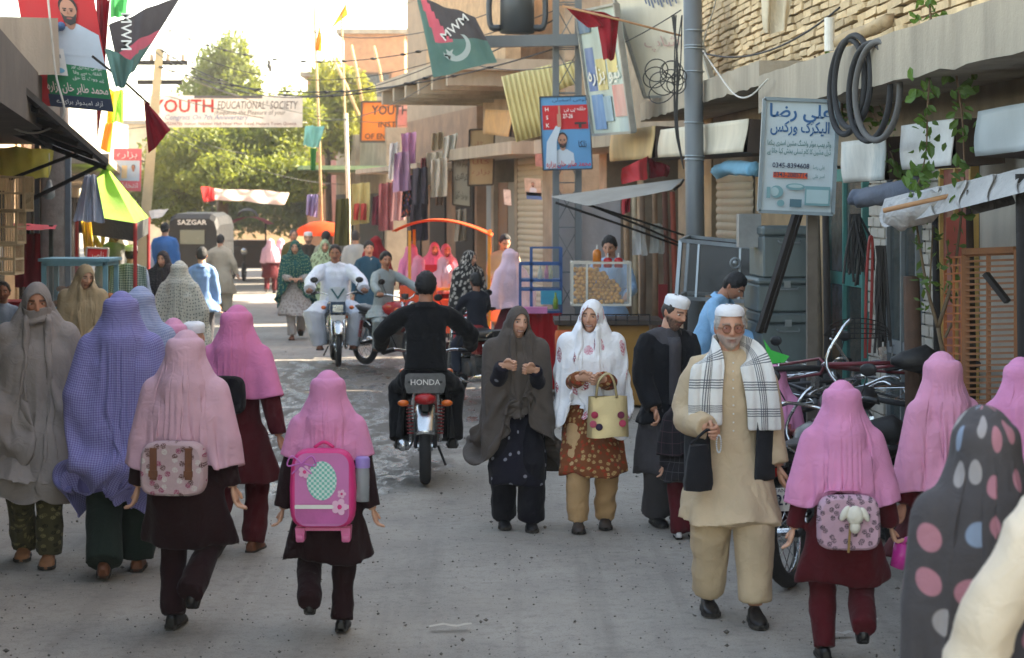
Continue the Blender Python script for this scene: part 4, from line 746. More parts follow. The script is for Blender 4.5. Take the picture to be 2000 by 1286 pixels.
for k in range(6): g.tube(smoothpath([W(1322+q.normal()*6, 30, 20.15), W(1318+q.normal()*8, 130, 20.1), W(1320+q.normal()*8, 240, 20.1), W(1335, 330, 20.1)], 14), .007, 5)
solo(g, 'cable_coil', M('black_cable', (36, 34, 34), .6), 'tangle of black coiled cable hung on the grey pole', 'cable')
tw = thing('lattice_tower', 'steel lattice tower carrying the grey transformer drum', 'tower', W(1103, 700, 24.4)*V(1, 1, 0), world=True); g = MB(); L0 = [W(px, 400, 24.4)+V(0, dy, 0) for px in (1086, 1130) for dy in (0, .3)]
for p in L0: g.bar(p*V(1, 1, 0), p*V(1, 1, 0)+V(0, 0, 6), .075, .075)
split(g, 'leg', GREYP, tw); g = MB()
for i in range(10):
    z = .3+i*.55
    for a_, b_ in ((0, 2), (2, 3), (3, 1), (1, 0)):
        p, r_ = L0[a_]*V(1, 1, 0), L0[b_]*V(1, 1, 0); p, r_ = (p, r_) if i % 2 else (r_, p); g.bar(p+V(0, 0, z), r_+V(0, 0, z+.5), .03, .012)
        g.bar(p+V(0, 0, z+.52), r_+V(0, 0, z+.52), .03, .012)
split(g, 'brace', GREYP, tw); g = MB(); g.bar(W(948, 82, 24.2), W(1145, 78, 24.2), .10, .14); g.bar(W(948, 82, 24.7), W(1145, 78, 24.7), .10, .14); split(g, 'platform_beam', GREYP, tw)
tf = thing('transformer', 'dark grey ribbed transformer drum on the tower platform', 'transformer', W(1010, 68, 24.45), world=True); g = MB(); c = W(1010, 30, 24.45); DG = M('drum_grey', (74, 78, 82), .55, .1, 4, metal=.3); g.cyl(c-V(0, 0, .22), c+V(0, 0, .5), .21, n=24); g.build('drum', DG, tf, True)
for s in (-1, 1):
    g = MB()
    for k in range(3): x0 = c+V(s*.20, -.09+k*.09, 0); g.tube(smoothpath([x0+V(0, 0, .3), x0+V(s*.13, 0, .26), x0+V(s*.13, 0, -.12), x0+V(0, 0, -.16)], 12), .035, 8)
    g.build('cooling_fin', DG, tf, True)
lp = thing('leaning_utility_pole', 'tall pale concrete utility pole standing in sun by the green tent', 'pole', W(283, 560, 36)*V(1, 1, 0), world=True); g = MB(); b_ = W(312, 96, 36); g.tube([W(266, 560, 36)*V(1, 1, 0), b_], [.15, .10], 4, ph=.6); g.build('shaft', M('sun_concrete', (206, 188, 148), .9, .12, 4), lp)
g = MB(); g.bar(b_-V(.5, 0, .25), b_+V(.5, 0, -.25), .08); g.bar(b_-V(.4, 0, .6), b_+V(.4, 0, -.6), .08); split(g, 'crossarm', IRON, lp); g = MB()
for s in (-.42, -.15, .15, .42): g.cyl(b_+V(s, 0, -.22), b_+V(s, 0, -.1), .04, .03, 8)
split(g, 'insulator', M('porcelain', (170, 150, 130), .3), lp)
BLK = M('black_cable', (36, 34, 34), .6); WHT = M('pale_cable', (190, 186, 176), .6); k = 0
wires = [((-60, 40, 19), (520, -20, 40), .3), ((330, 60, 36), (1085, 20, 24.5), .6), ((300, 100, 36), (960, 70, 24.5), .8), ((310, 130, 36), (1085, 95, 24.5), .5), ((270, 12, 33), (700, -30, 38), .4), ((320, 112, 36), (640, 215, 57), .2), ((318, 118, 36), (560, 190, 56), .3), ((305, 250, 36), (700, 360, 55), .3), ((350, 20, 34), (820, -5, 37), .5), ((310, 95, 36), (1080, 40, 24.4), .9), ((450, -20, 40), (960, 25, 25), .6), ((330, 85, 36), (880, 110, 30), .5), ((300, 180, 36), (600, 240, 50), .1), ((310, 240, 36), (480, 300, 52), .1), ((880, 110, 30), (1330, 20, 21.6), .4), ((1340, 90, 21.5), (1640, 15, 17), .25), ((310, 130, 36), (760, 240, 44), .25), ((600, 230, 44), (960, 75, 25), .4)]
for k, (a_, b_, sg) in enumerate(wires):
    g = MB(); pts = catenary(W(*a_), W(*b_), sg, 26); g.tube(pts, .007 if k % 3 else .010, 5)
    if k in (1, 9, 3):
        for j in range(14): t_ = j/14; i0 = int(t_*24); g.ball(pts[i0]+(pts[i0+1]-pts[i0])*q.random(), (.05, .03, .02), 5, 4)
    solo(g, 'overhead_wire', BLK if k % 4 else M('pale_wire', (150, 140, 122), .7), 'thin overhead wire strung across the street above the banner', 'wire', 'overhead wires between the poles', base=W(*a_))
g = MB(); g.tube(smoothpath([W(-20, 205, 18.5), W(30, 252, 18.4), W(80, 258, 18.4), W(125, 225, 18.3), W(110, 150, 18.3), W(100, 60, 18.3), W(92, -20, 18.3)], 30), .010, 6); solo(g, 'white_cable', WHT, 'loose white cable looping under the tin awning', 'cable')
g = MB(); g.tube(smoothpath([W(1370, 95, 21.4), W(1400, 140, 19), W(1435, 185, 18), W(1465, 188, 17.2), W(1500, 155, 16.6)], 24), .008, 6); solo(g, 'white_cable', WHT, 'thick white cable sagging from the grey pole to the ledge', 'cable')
g = MB(); g.tube(smoothpath([W(1370, 100, 21.4), W(1380, 60, 20.5), W(1395, 15, 19.6), W(1400, -20, 19)], 14), .007, 6); solo(g, 'white_cable', WHT, 'white cable running up the brick wall beside the grey pole', 'cable')
def pole(label, a_, b_, d, r, mat, name='flag_pole', cat='pole', fromground=False):
    g = MB(); p, q_ = W(*a_, d), W(*b_, d)
    if fromground: p = p*V(1, 1, 0)
    g.tube([p, (p+q_)/2+V(.02, 0, 0), q_], [r, r*.9, r*.8], 8); return solo(g, name, mat, label, cat, base=p, smooth=True)
PW = M('pale_wood', (188, 160, 118), .85, .2, 8)
pole('tall thin pole bearing the orange pennant over the trees', (632, 620), (612, -30), 46, .035, PW, fromground=True)
pole('tall thin pole bearing the yellow and orange flag', (682, 620), (667, 30), 48, .03, PW, fromground=True)
pole('slanting bare pole leaning right above the leafy tree', (700, 225), (650, 112), 56, .05, PW, fromground=False)
pole('slanting bare pole in front of the pink house', (707, 200), (686, 88), 56, .045, PW)
pole('bent stick pole beside the balcony slab', (748, 175), (730, 90), 50, .04, PW)
pole('pale wooden prop post standing before the green edged shop', (682, 620), (676, 222), 47, .05, M('pale_post', (214, 204, 180), .8), 'prop_post', 'post', True)
g = MB(); c = W(526, 128, 60); g.ball(c, (.08, .14, .09), 10, 8, rot=rx(.5)); g.ball(c+V(0, -.1, .11), .055, 8, 6); g.cyl(c+V(0, -.15, .1), c+V(0, -.21, .09), .015, .004, 6); g.tube([c+V(0, .1, -.05), c+V(0, .26, -.16)], [.035, .02], 6, sx=1.8); solo(g, 'crow', M('crow_black', (26, 25, 28), .5), 'black crow perched on a wire against the white sky', 'bird', smooth=True)
g = MB(); g.tube(catenary(W(440, 150, 60), W(600, 118, 60), .1, 10), .01, 5); solo(g, 'overhead_wire', BLK, 'wire that the crow perches on', 'wire', base=W(440, 150, 60))
# ---------------------------------------------------------------- signs, posters, banners
C = lambda k, c, **kw: M('print_'+k, c, .7, .05, 6, .05, **kw)
WH, BLKP, REDP, BLUP, GRNP, ORG, YEL = C('white', (232, 230, 224)), C('black', (30, 28, 28)), C('red', (196, 40, 44)), C('blue', (46, 92, 140)), C('green', (44, 128, 84)), C('orange', (226, 120, 24)), C('yellow', (226, 190, 60))
FACE, BEARD, CLOTHW = C('face', (186, 136, 112)), C('beard', (60, 54, 52)), C('shirt', (196, 206, 216))
class Board:
    """flat board from three photo corners (top left, top right, bottom left) at depths; prints are thin layers on it"""
    def __init__(s, name, label, cat, tl, tr, bl, mat, th=.03, frame=None, fw=.03, group=None, d=None):
        A, B, Cc = [W(p[0], p[1], p[2] if len(p) > 2 else d) for p in (tl, tr, bl)]; s.o, s.u, s.v = A, B-A, Cc-A; s.w, s.h = np.linalg.norm(s.u), np.linalg.norm(s.v); s.n = unit(np.cross(s.u, -s.v)); s.t = thing(name, label, cat, (A+B)/2+s.v, group=group, world=True)
        g = MB(); f = (A, B, B+s.v, Cc); g.add(list(f)+[p-s.n*th for p in f], [(3, 2, 1, 0), (4, 5, 6, 7), (0, 1, 5, 4), (1, 2, 6, 5), (2, 3, 7, 6), (3, 0, 4, 7)]); s.board = g.build('panel', mat, s.t); s.k = 0
        if frame is not None:
            g = MB()
            for p, r_ in ((f[0], f[1]), (f[1], f[2]), (f[2], f[3]), (f[3], f[0])): g.bar(p, r_, fw, th+.02, up=s.n)
            g.build('frame', frame, s.t)
    def P(s, u, v, k=None): return s.o+s.u*u+s.v*v+s.n*(.003*(k if k is not None else s.k))
    def poly(s, pts, mat, name='print'):
        s.k += 1; g = MB(); g.add([s.P(u, v) for u, v in pts], [tuple(range(len(pts)))[::-1]]); return g.build(name, mat, s.t)
    def rect(s, u0, v0, u1, v1, mat, name='print'): return s.poly([(u0, v0), (u1, v0), (u1, v1), (u0, v1)], mat, name)
    def oval(s, u, v, ru, rv, mat, n=18, name='print'): return s.poly([(u+ru*math.cos(a), v+rv*math.sin(a)) for a in np.arange(n)*2*math.pi/n], mat, name)
    def txt(s, body, u, v, hv, mat, wu=None, bold=0., shear=0.): s.k += 1; return text(body, hv*s.h*1.35, mat, s.t, s.P(u, v), s.u, -s.v, width=None if wu is None else wu*s.w, bold=bold, shear=shear, off=.001)
    def man(s, u, v, k, beard=BEARD, shirt=CLOTHW, asp=None):
        """plain printed portrait: shoulders, neck, face, hair, beard"""
        a = (asp or s.h/s.w); X = lambda x: u+x*k*a; Y = lambda y: v+y*k
        s.poly([(X(-1.5), Y(3.2)), (X(-1.35), Y(1.7)), (X(-.5), Y(1.15)), (X(.5), Y(1.15)), (X(1.35), Y(1.7)), (X(1.5), Y(3.2))], shirt); s.oval(u, Y(.75), .38*k*a, .6*k, FACE); s.oval(u, Y(-.25), .66*k*a, .8*k, C('hairp', (52, 44, 42))); s.oval(u, Y(.05), .58*k*a, .85*k, FACE)
        if beard: s.poly([(X(-.56), Y(.15)), (X(-.3), Y(.42)), (X(.3), Y(.42)), (X(.56), Y(.15)), (X(.4), Y(.85)), (X(0), Y(1.05)), (X(-.4), Y(.85))], beard); s.oval(u, Y(.56), .2*k*a, .07*k, C('lipp', (150, 84, 76)))
        for e in (-.24, .24): s.rect(X(e-.14), Y(-.16), X(e+.14), Y(-.08), BEARD); s.oval(X(e), Y(.02), .1*k*a, .06*k, C('eyep', (40, 34, 32)))
        s.poly([(X(-.02), Y(0)), (X(.1), Y(.3)), (X(-.12), Y(.3))], C('nosep', (164, 112, 90)))
# electric works sign
b = Board('electric_works_sign', 'grey painted electric works sign with blue Urdu heading and phone numbers', 'sign', (1493, 193), (1637, 199), (1482, 413), M('sign_grey', (176, 190, 196), .55, .06, 3, .1, dirt=(140, 150, 152), streak=True), .03, M('sign_edge', (120, 134, 140), .5), .025, d=14.3)
b.txt('علی رضا', .5, .155, .12, BLUP, .84, .022); b.txt('الیکڑک ورکس', .5, .285, .10, BLUP, .80, .02); GT = C('greentext', (70, 116, 112))
b.txt('واٹر پمپ موٹر واشنگ مشین استری پنکھا', .5, .405, .046, GT, .86, .008); b.txt('ڈرل مشین کا کام تسلی بخش کیا جاتا ہے', .5, .475, .046, GT, .86, .008)
b.txt('0345-8394608', .40, .605, .046, C('navy', (40, 50, 74)), .50, .016); b.txt('علی رضا', .78, .605, .035, GT, .16); b.rect(.165, .645, .63, .695, C('orangered', (206, 84, 44))); b.txt('0343-2085714', .40, .686, .044, C('navy', (40, 50, 74)), .46, .016); b.txt('امیر علی', .78, .685, .035, GT, .16)
TP = C('tealpic', (110, 150, 156)); TQ = C('tealpale', (160, 184, 188))
for u, v, ru, rv, m_ in ((.22, .82, .09, .055, TP), (.19, .82, .06, .04, TQ), (.47, .77, .13, .03, TP), (.47, .765, .10, .015, TQ), (.28, .92, .05, .03, TP)): b.oval(u, v, ru, rv, m_)
b.rect(.60, .76, .94, .93, TP); b.rect(.62, .79, .92, .91, TQ); b.rect(.40, .88, .56, .95, C('tealdark', (70, 104, 116))); b.rect(.08, .78, .13, .88, TP)
g = MB(); g.bar(W(1556, 412, 14.4), W(1482, 650, 14.2), .04, .04); g.bar(W(1566, 412, 14.45), W(1492, 650, 14.25), .025, .025); split(g, 'stand', IRON, b.t)
g = MB(); g.bar(W(1585, 412, 14.5), W(1585, 412, 14.5)*V(1, 1, 0), .07); g.build('post', M('grey_post', (104, 96, 86), .9, .2, 6, dirt=(70, 62, 54)), b.t)
# election poster on the tower
b = Board('election_poster', 'blue and red poster of a man raising one finger, on the lattice tower', 'poster', (1054, 190), (1150, 187), (1061, 333), C('skyblue', (96, 150, 196)), .012, M('poster_edge', (60, 64, 70), .6), .015, d=24.0)
b.rect(.04, .12, .96, .45, REDP); b.man(.42, .60, .105); b.poly([(.05, .98), (.1, .62), (.3, .40), (.40, .42), (.30, .62), (.28, .98)], CLOTHW); b.rect(.33, .24, .41, .42, FACE); b.rect(.36, .13, .40, .26, FACE)
for k, ch in enumerate('HSK'): b.txt(ch, .13, .20+k*.11, .055, WH, bold=.01)
b.txt('27-26', .55, .30, .06, WH, .2, .01); b.txt('حلقہ پی بی', .70, .20, .06, WH, .44); b.txt('نلکا', .82, .70, .09, BLKP, .16, .01); b.txt('قومی اسمبلی', .60, .07, .05, C('navy', (40, 50, 74)), .7); b.txt('محمد طاہر خان ہزارہ', .52, .955, .075, REDP, .9, .014); b.poly([(.68, .36), (.92, .36), (.92, .39), (.82, .39), (.82, .44), (.76, .44), (.76, .39), (.68, .39)], BEARD)
# second election poster hanging high on the opposite side
b = Board('speaker_poster', 'tall red and green poster of a man at a microphone above the tin awning', 'poster', (28, -36), (180, -22), (70, 205), REDP, .012, None, d=18.8); 
b.poly([(.35, .64), (1, .62), (1, 1), (.22, 1), (.2, .80), (.26, .64)], GRNP); b.poly([(.42, .64), (.50, .35), (.72, .30), (.98, .38), (1, .66)], CLOTHW); b.man(.64, .20, .115); b.rect(.2, .9, 1.0, 1., C('navy', (40, 50, 110))); b.rect(.27, .52, .5, .74, WH)
b.poly([(.34, .57), (.45, .57), (.45, .60), (.42, .60), (.42, .66), (.38, .66), (.38, .60), (.34, .60)], C('tapgrey', (150, 156, 160))); b.oval(.40, .70, .07, .022, C('tapblue', (120, 180, 210)))
g = MB(); g.bar(b.P(.22, .56, 20), b.P(.5, .36, 20), .02, .02); g.ball(b.P(.52, .34, 20), .045, 10, 8); g.build('microphone_print', C('micblue', (70, 100, 140)), b.t)
b.txt('عوامی بیداری اور', .76, .67, .028, WH, .40); b.txt('انقلاب سے وفا', .76, .715, .028, WH, .36); b.txt('ہے ووٹ کا حق', .76, .76, .028, WH, .40); b.txt('محمد طاہر خان ہزارہ', .60, .865, .07, C('cream', (238, 214, 206)), .78, .016); b.txt('آزاد امیدوار برائے', .60, .965, .035, WH, .6)
# youth society banner
b = Board('youth_banner', 'white cloth banner reading youth educational society strung across the street', 'banner', (289, 187, 45), (591, 187, 45), (289, 249, 45), fabric('banner_white', (240, 232, 222), wr=.5, thin=.4), .01)
b.txt('YOUTH', .225, .52, .42, C('bannerred', (206, 58, 44)), .40, .022); b.txt('EDUCATIONAL° SOCIETY', .71, .42, .26, C('bannergrey', (96, 78, 70)), .52, .004, .15); BT = C('bannerblue', (120, 132, 168))
b.txt('(Requests the Pleasure of your', .66, .60, .15, C('bannergrey', (96, 78, 70)), .46, 0, .2); b.txt('Congrats On 7th Anniversary', .38, .76, .17, BT, .54, 0, .25); b.txt('0341-8026670) Venue: Nikhtar Hall Near Main Road, Hazara Town Quetta', .50, .93, .10, C('bannerbrown', (140, 70, 58)), .92); b.rect(.3, -.0, .74, .09, C('bannerstrip', (104, 96, 92)))
for u, s in ((0, -1), (1, 1)):
    g = MB(); 
    for v in (0.02, .98): g.tube([b.P(u, v), b.P(u+s*.18, v*1.2-.1)], .008, 4)
    split(g, 'tie_rope', BLK, b.t)
b = Board('orange_institute_sign', 'orange institute signboard with black capitals beside the balcony', 'sign', (707, 199), (776, 199), (704, 277), ORG, .06, M('dark_frame', (70, 56, 44), .7), .05, d=52)
b.txt('YOUTH', .80, .32, .24, BLKP, 1.05, .02); b.txt('INST', .74, .64, .15, BLKP, .50, .012); b.txt('OF ENGL', .55, .93, .14, BLKP, .86, .01)
# painted boards hung on the near building
b = Board('large_painted_board', 'tall faded signboard streaked with blue, yellow and pink paint', 'sign', (1128, 24, 24), (1203, 8, 23), (1160, 264, 24), M('faded_sign', (176, 186, 176), .7, .25, 2, .1, dirt=(96, 120, 160), dirtamt=.5, streak=True), .05, M('tin_edge', (150, 150, 146), .5, metal=.4), .03)
for u, v, uw, vh, c in ((.05, .30, .22, .35, (96, 116, 160)), (.30, .40, .25, .25, (200, 186, 130)), (.6, .22, .25, .3, (206, 190, 130)), (.65, .62, .3, .25, (196, 140, 130)), (.1, .68, .3, .28, (110, 140, 176)), (.4, .7, .2, .2, (150, 170, 180)), (.0, .02, .3, .16, (90, 110, 130))): b.rect(u, v, u+uw, v+vh, M('fp%d_%d' % (c[0], int(u*100)), c, .8, .3, 4, .1, dirt=(190, 190, 176), dirtamt=.6, streak=True))
b.txt('نیو ہزارہ', .5, .57, .12, C('drip', (216, 214, 200)), .8, .01)
b = Board('white_tilted_board', 'big whitewashed signboard tilted back against the brick wall', 'sign', (1196, -20, 23.6), (1330, -34, 22.6), (1262, 190, 23.4), M('white_board', (206, 196, 176), .8, .15, 2, .1, dirt=(150, 130, 108), streak=True), .05, M('tin_edge', (150, 150, 146), .5, metal=.4), .03)
for k in range(11): b.rect(.42+k*.045, .02, .44+k*.045, .16+.02*(k % 3), C('barblue', (84, 96, 124)))
b.txt('شاپ', .5, .55, .10, C('paleprint', (184, 150, 140)), .5)
def corrug(label, tl, tr, bl, d0, mat, n=12, amp=.02, name='corrugated_sheet', dr=None):
    A, B, Cc = W(*tl, d0), W(*tr, dr or d0), W(*bl, d0); m_ = n*6; g = MB(); nr = unit(np.cross(B-A, A-Cc)); P = np.array([[A+(B-A)*(j/m_)+(Cc-A)*t_+nr*amp*math.sin(j/6*2*math.pi) for j in range(m_+1)] for t_ in (0, .33, .66, 1)]); g.grid(P); o = solo(g, name, mat, label, 'sheet', smooth=True); s = o.modifiers.new('t', 'SOLIDIFY'); s.thickness = .004; return o
corrug('pale yellow corrugated sheet hanging left of the lattice tower', (979, 150), (1076, 126), (1008, 278), 27.5, M('yellow_sheet', (216, 202, 142), .6, .1, 3, .1, streak=True), 10)
corrug('narrow yellow corrugated sheet behind the lattice tower legs', (1064, 138), (1118, 118), (1076, 182), 28.2, M('yellow_sheet', (216, 202, 142)), 5)
for k, (tl, tr, bl, d, c, lab, txts) in enumerate((((884, 295), (919, 300), (884, 400), 36.5, (186, 180, 162), 'narrow whitish Urdu shop board hung beside the clothes', [('مرکز ہزارہ', .24), ('کراکری', .5), ('نیو ہزارہ ٹاؤن', .85)]), ((917, 254), (966, 252), (914, 363), 35, (178, 150, 112), 'faded brown Urdu shop board hung on the balcony house', [('سٹار', .3), ('کالا', .62), ('ہزارہ', .8)]))):
    b = Board('shop_board', lab, 'sign', tl, tr, bl, M('shopboard%d' % k, c, .8, .15, 2, .1, dirt=(120, 104, 84), streak=True), .04, M('dark_frame', (70, 56, 44)), .03, d=d)
    for s_, v in txts: b.txt(s_, .5, v, .12 if k == 0 else .09, BLKP if k == 0 else C('dimred', (150, 96, 74)), .7)
b = Board('pink_poster', 'sunlit pink poster with a pale picture below the hanging red flag', 'poster', (222, 290), (277, 291), (220, 373), C('pinkposter', (220, 110, 120)), .01, d=33); b.rect(.06, .28, .94, .76, C('palepic', (190, 206, 220))); b.rect(.3, .4, .5, .7, C('palepic2', (230, 200, 150))); b.man(.72, .45, .07, None); b.txt('ہزارہ', .5, .2, .14, WH, .7); b.txt('انتخابات', .5, .92, .12, WH, .8)
for k, (px, py, w_, h_, c) in enumerate(((1056, 305, 24, 40, (170, 120, 110)), (1040, 365, 32, 34, (190, 170, 150)), (1042, 382, 30, 14, (90, 120, 170)), (990, 385, 14, 30, (206, 202, 192)))):
    b = Board('wall_bill', ('torn reddish paper bill pasted below the pointing-man poster', 'pale torn bill with a face pasted on the ochre pillar', 'small blue bill pasted at the foot of the torn one', 'white paper bill stuck beside the tall shutter')[k], 'poster', (px-w_/2, py-h_/2), (px+w_/2, py-h_/2+2), (px-w_/2+2, py+h_/2), M('bill%d' % k, c, .9, .3, 12), .003, d=31.2)
    if k == 1: b.man(.5, .35, .14, BEARD)
# light-box signs under the ledge
def lightbox(label, tl, tr, bl, d, dr, mat, depth=.35, warp=.02):
    A, B, Cc = W(*tl, d), W(*tr, dr), W(*bl, d); t = thing('shop_signbox', label, 'sign', (A+B)/2+(Cc-A), world=True); u, v = B-A, Cc-A; n_ = unit(np.cross(u, -v)); g = MB(); P = np.array([[A+u*a+v*b_+n_*warp*math.sin(a*5+b_*3)*(.3+b_) for a in np.linspace(0, 1, 12)] for b_ in np.linspace(0, 1, 8)]); g.grid(P); o = g.build('face', mat, t, True); s = o.modifiers.new('t', 'SOLIDIFY'); s.thickness = .008
    g = MB(); f = [A+n_*-.02, B+n_*-.02, B+v+n_*-.02, Cc+n_*-.02]; bk = [p-n_*depth for p in f]; g.add(f+bk, [(7, 6, 5, 4), (0, 4, 5, 1), (1, 5, 6, 2), (2, 6, 7, 3), (3, 7, 4, 0)]); g.build('case', M('signcase', (70, 56, 46), .85, .3, 6), t); return t
PEEL = M('peeling_white', (212, 210, 202), .7, .18, 5, .2, 20, dirt=(104, 140, 152), dirtamt=.7, streak=True)
lightbox('white signbox face with peeling blue paint under the bicycle tyres', (1643, 278), (1727, 268), (1648, 358), 15.6, 15.0, PEEL)
lightbox('cracked white signbox behind the hanging creeper', (1760, 246), (1860, 232), (1763, 332), 13.6, 12.9, M('cracked_white', (214, 214, 210), .6, .1, 6, .2, dirt=(170, 160, 146), dirtamt=.25))
lightbox('blank grey-blue signboard nearest the picture edge', (1910, 218), (2060, 190), (1906, 306), 12.2, 11.2, M('blank_blue', (168, 176, 178), .6, .1, 2, .1, dirt=(120, 126, 130), streak=True))
lightbox('long cream signbox above the beige roller shutter', (1290, 254), (1460, 232), (1286, 308), 22.4, 18.6, M('cream_box', (206, 196, 174), .75, .12, 3, .2, dirt=(130, 116, 96), streak=True))
lightbox('stained cream signbox between the painted board and the grey pole', (1194, 258), (1278, 246), (1192, 316), 24.8, 23, M('stained_box', (192, 164, 116), .75, .2, 3, .2, dirt=(110, 84, 56), streak=True))
lightbox('plain ochre signbox over the tall shutter', (948, 214), (1000, 216), (944, 262), 34, 31.6, M('ochre_box', (176, 140, 92), .8))
# ---------------------------------------------------------------- flags and hanging cloth
def patch(tl, tr, br, bl, d, m=16, n=22, amp=.05, seed=0, dd=(0, 0, 0, 0), fr=2.4):
    A, B, Cc, Dd = [W(*p, d+e) for p, e in zip((tl, tr, br, bl), dd)]; u = np.linspace(0, 1, n)[None, :, None]; v = np.linspace(0, 1, m)[:, None, None]; P = (A*(1-u)+B*u)*(1-v)+(Dd*(1-u)+Cc*u)*v; g = np.random.default_rng(seed); a, b_, c = g.uniform(0, 6, 3)
    w_ = amp*(np.sin(u*fr*math.pi+a+v*1.5)+.5*np.sin(u*fr*2.3*math.pi+b_-v*2)+.4*np.sin(v*5+c)); return P+w_*V(.15, -1, .1), np.concatenate([np.broadcast_to(u, (m, n, 1)), np.broadcast_to(v, (m, n, 1))], -1)
def cloth(name, label, cat, P, mat, bands=None, group=None, keep=None):
    g = MB(); m, n = P.shape[:2]; uv = np.stack(np.meshgrid(np.linspace(0, 1, n), np.linspace(0, 1, m)), -1); g.grid(P, uv=uv, keep=keep)
    if bands: 
        g.m = [bands((f[0] % n+.5)/n, (f[0]//n+.5)/m) for f in g.f]
    o = solo(g, name, mat, label, cat, group, True); s = o.modifiers.new('s', 'SUBSURF'); s.levels = s.render_levels = 1; return o
FB, FR_, FG = fabric('flag_black', (92, 88, 90), thin=.3), fabric('flag_red', (216, 110, 126), thin=.4), fabric('flag_green', (104, 138, 130), thin=.35); MAR = fabric('flag_maroon', (140, 28, 40), thin=.2)
P, uv = patch((212, 48), (352, -6), (268, 128), (238, 170), 17.5, 22, 30, .05, 1, (0, 1.4, .3, 0))
fl = cloth('party_flag', 'large black, red and green flag bellying out over the tin awning', 'flag', P, [FB, FR_, FG], lambda u, v: 0 if v < .48-.05*u else 1 if v < .72-.1*u else 2)
tt = text('MWM', .13, WH, fl, V(0, 0, 0), (0, 0, -1), (1, 0, 0), bold=.01); tt.location = W(237, 62, 17.36)-np.array(fl.location)
P, uv = patch((203, 92), (262, 120), (246, 172), (226, 172), 17.45, 12, 14, .05, 5); cloth('flag_tail', 'dark green folded corner of the flag over the awning', 'flag', P, FG)
P, uv = patch((810, -12), (928, 34), (974, 120), (846, 152), 23.6, 22, 26, .06, 2, (0, 0, 0, .5)); fl = cloth('crescent_flag', 'green flag with crescent, star and black corner hung from the tower beam', 'flag', P, [FB, FR_, FG], lambda u, v: 1 if u < .2+.4*v and u > .06+.2*v and v < .55 else 0 if v < .48 and u > .2 else 2)
L_ = np.array(fl.location); tt = text('MWM', .15, WH, fl, V(0, 0, 0), (.62, 0, .55), (-.5, 0, .6), bold=.01); tt.location = W(893, 60, 23.35)-L_
g = MB(); c = W(891, 92, 23.3); a = np.linspace(-2.5, 1.0, 16); g.add([c+V(.17*math.cos(t_), 0, .17*math.sin(t_)) for t_ in a]+[c+V(-.035+.15*math.cos(t_), 0, .03+.14*math.sin(t_)) for t_ in a], [(i, i+1, 17+i, 16+i) for i in range(15)]); c = W(878, 106, 23.3); g.add([c+(V(math.cos(t_), 0, math.sin(t_))*(.075 if i % 2 else .03)) for i, t_ in enumerate(np.arange(10)*math.pi/5-math.pi/2+math.pi/5)], [tuple(range(10))]); g.v = [x_-L_ for x_ in g.v]; o = g.build('crescent_and_star', C('paleflag', (170, 180, 176)), fl)
P, uv = patch((281, 197), (286, 200), (334, 254), (290, 302), 18.4, 16, 14, .05, 3); cloth('maroon_flag', 'small dark red flag hanging from a stick beside the banner', 'flag', P, MAR)
pole('thin dark stick holding the small dark red flag', (180, 110), (292, 205), 18.5, .012, IRON, 'flag_stick')
P, uv = patch((188, -10), (216, 0), (204, 150), (190, 280), 18.9, 26, 12, .06, 4); cloth('red_bunting', 'long dark red cloth strip hanging behind the speaker poster', 'cloth', P, MAR)
P, uv = patch((1100, 12), (1212, 34), (1200, 54), (1150, 54), 21.5, 12, 20, .05, 6); cloth('red_pole_flag', 'red cloth flag wrapped along a bamboo pole near the transformer', 'flag', P, MAR)
P, uv = patch((1166, 26), (1212, 36), (1198, 118), (1180, 116), 21.45, 18, 12, .05, 7); cloth('red_flag_tail', 'red hanging tail of the cloth on the bamboo pole', 'flag', P, MAR)
pole('bamboo pole sticking out from the grey pole with a red flag', (1098, 12), (1330, 70), 21.4, .013, M('bamboo', (176, 132, 92), .7), 'bamboo_pole')
YO = fabric('yellow_orange_flag', (236, 180, 40), thin=.5); OR_ = fabric('orange_flag', (236, 140, 40), thin=.5)
P, uv = patch((676, 6), (679, 30), (676, 32), (645, 58), 48, 12, 10, .05, 8); cloth('pennant', 'yellow and orange triangular flag flying on a thin pole', 'flag', P, [YO, OR_], lambda u, v: 1 if v < .45 else 0)
P, uv = patch((624, 48), (629, 75), (628, 102), (614, 98), 46, 10, 8, .05, 9); cloth('pennant', 'orange pennant drooping beside the tall thin pole', 'flag', P, OR_)
P, uv = patch((596, 246), (634, 246), (622, 290), (592, 284), 40, 12, 14, .08, 10); cloth('hanging_cloth', 'pale turquoise cloth hanging before the bright tree', 'cloth', P, fabric('turq', (150, 210, 196), thin=.4))
P, uv = patch((606, 290), (618, 290), (616, 334), (606, 332), 41, 10, 8, .05, 11); cloth('hanging_cloth', 'small green strip hanging below the turquoise cloth', 'cloth', P, fabric('greenstrip', (70, 140, 70), thin=.3))
P, uv = patch((212, 176), (242, 178), (240, 240), (208, 240), 27, 14, 14, .08, 12); cloth('hanging_cloth', 'yellow-green translucent flag behind the tall red strip', 'flag', P, [fabric('ygreen', (150, 200, 70), thin=.5), YO], lambda u, v: 1 if u < .3 else 0)
P, uv = patch((215, -10), (250, -10), (248, 30), (216, 36), 26, 10, 10, .06, 13); cloth('hanging_cloth', 'bright green cloth at the top beside the red strip', 'cloth', P, fabric('grn2', (70, 160, 90), thin=.4))
P, uv = patch((205, 240), (222, 236), (216, 300), (196, 292), 30, 10, 8, .05, 14); cloth('hanging_cloth', 'orange rag hanging over the pink poster', 'cloth', P, OR_)
P, uv = patch((392, 364), (420, 368), (420, 392), (398, 396), 48, 10, 10, .08, 15); cloth('shade_cloth', 'red end of the shade cloth stretched over the far street', 'awning', P, fabric('red_shade', (206, 70, 70), thin=.4))
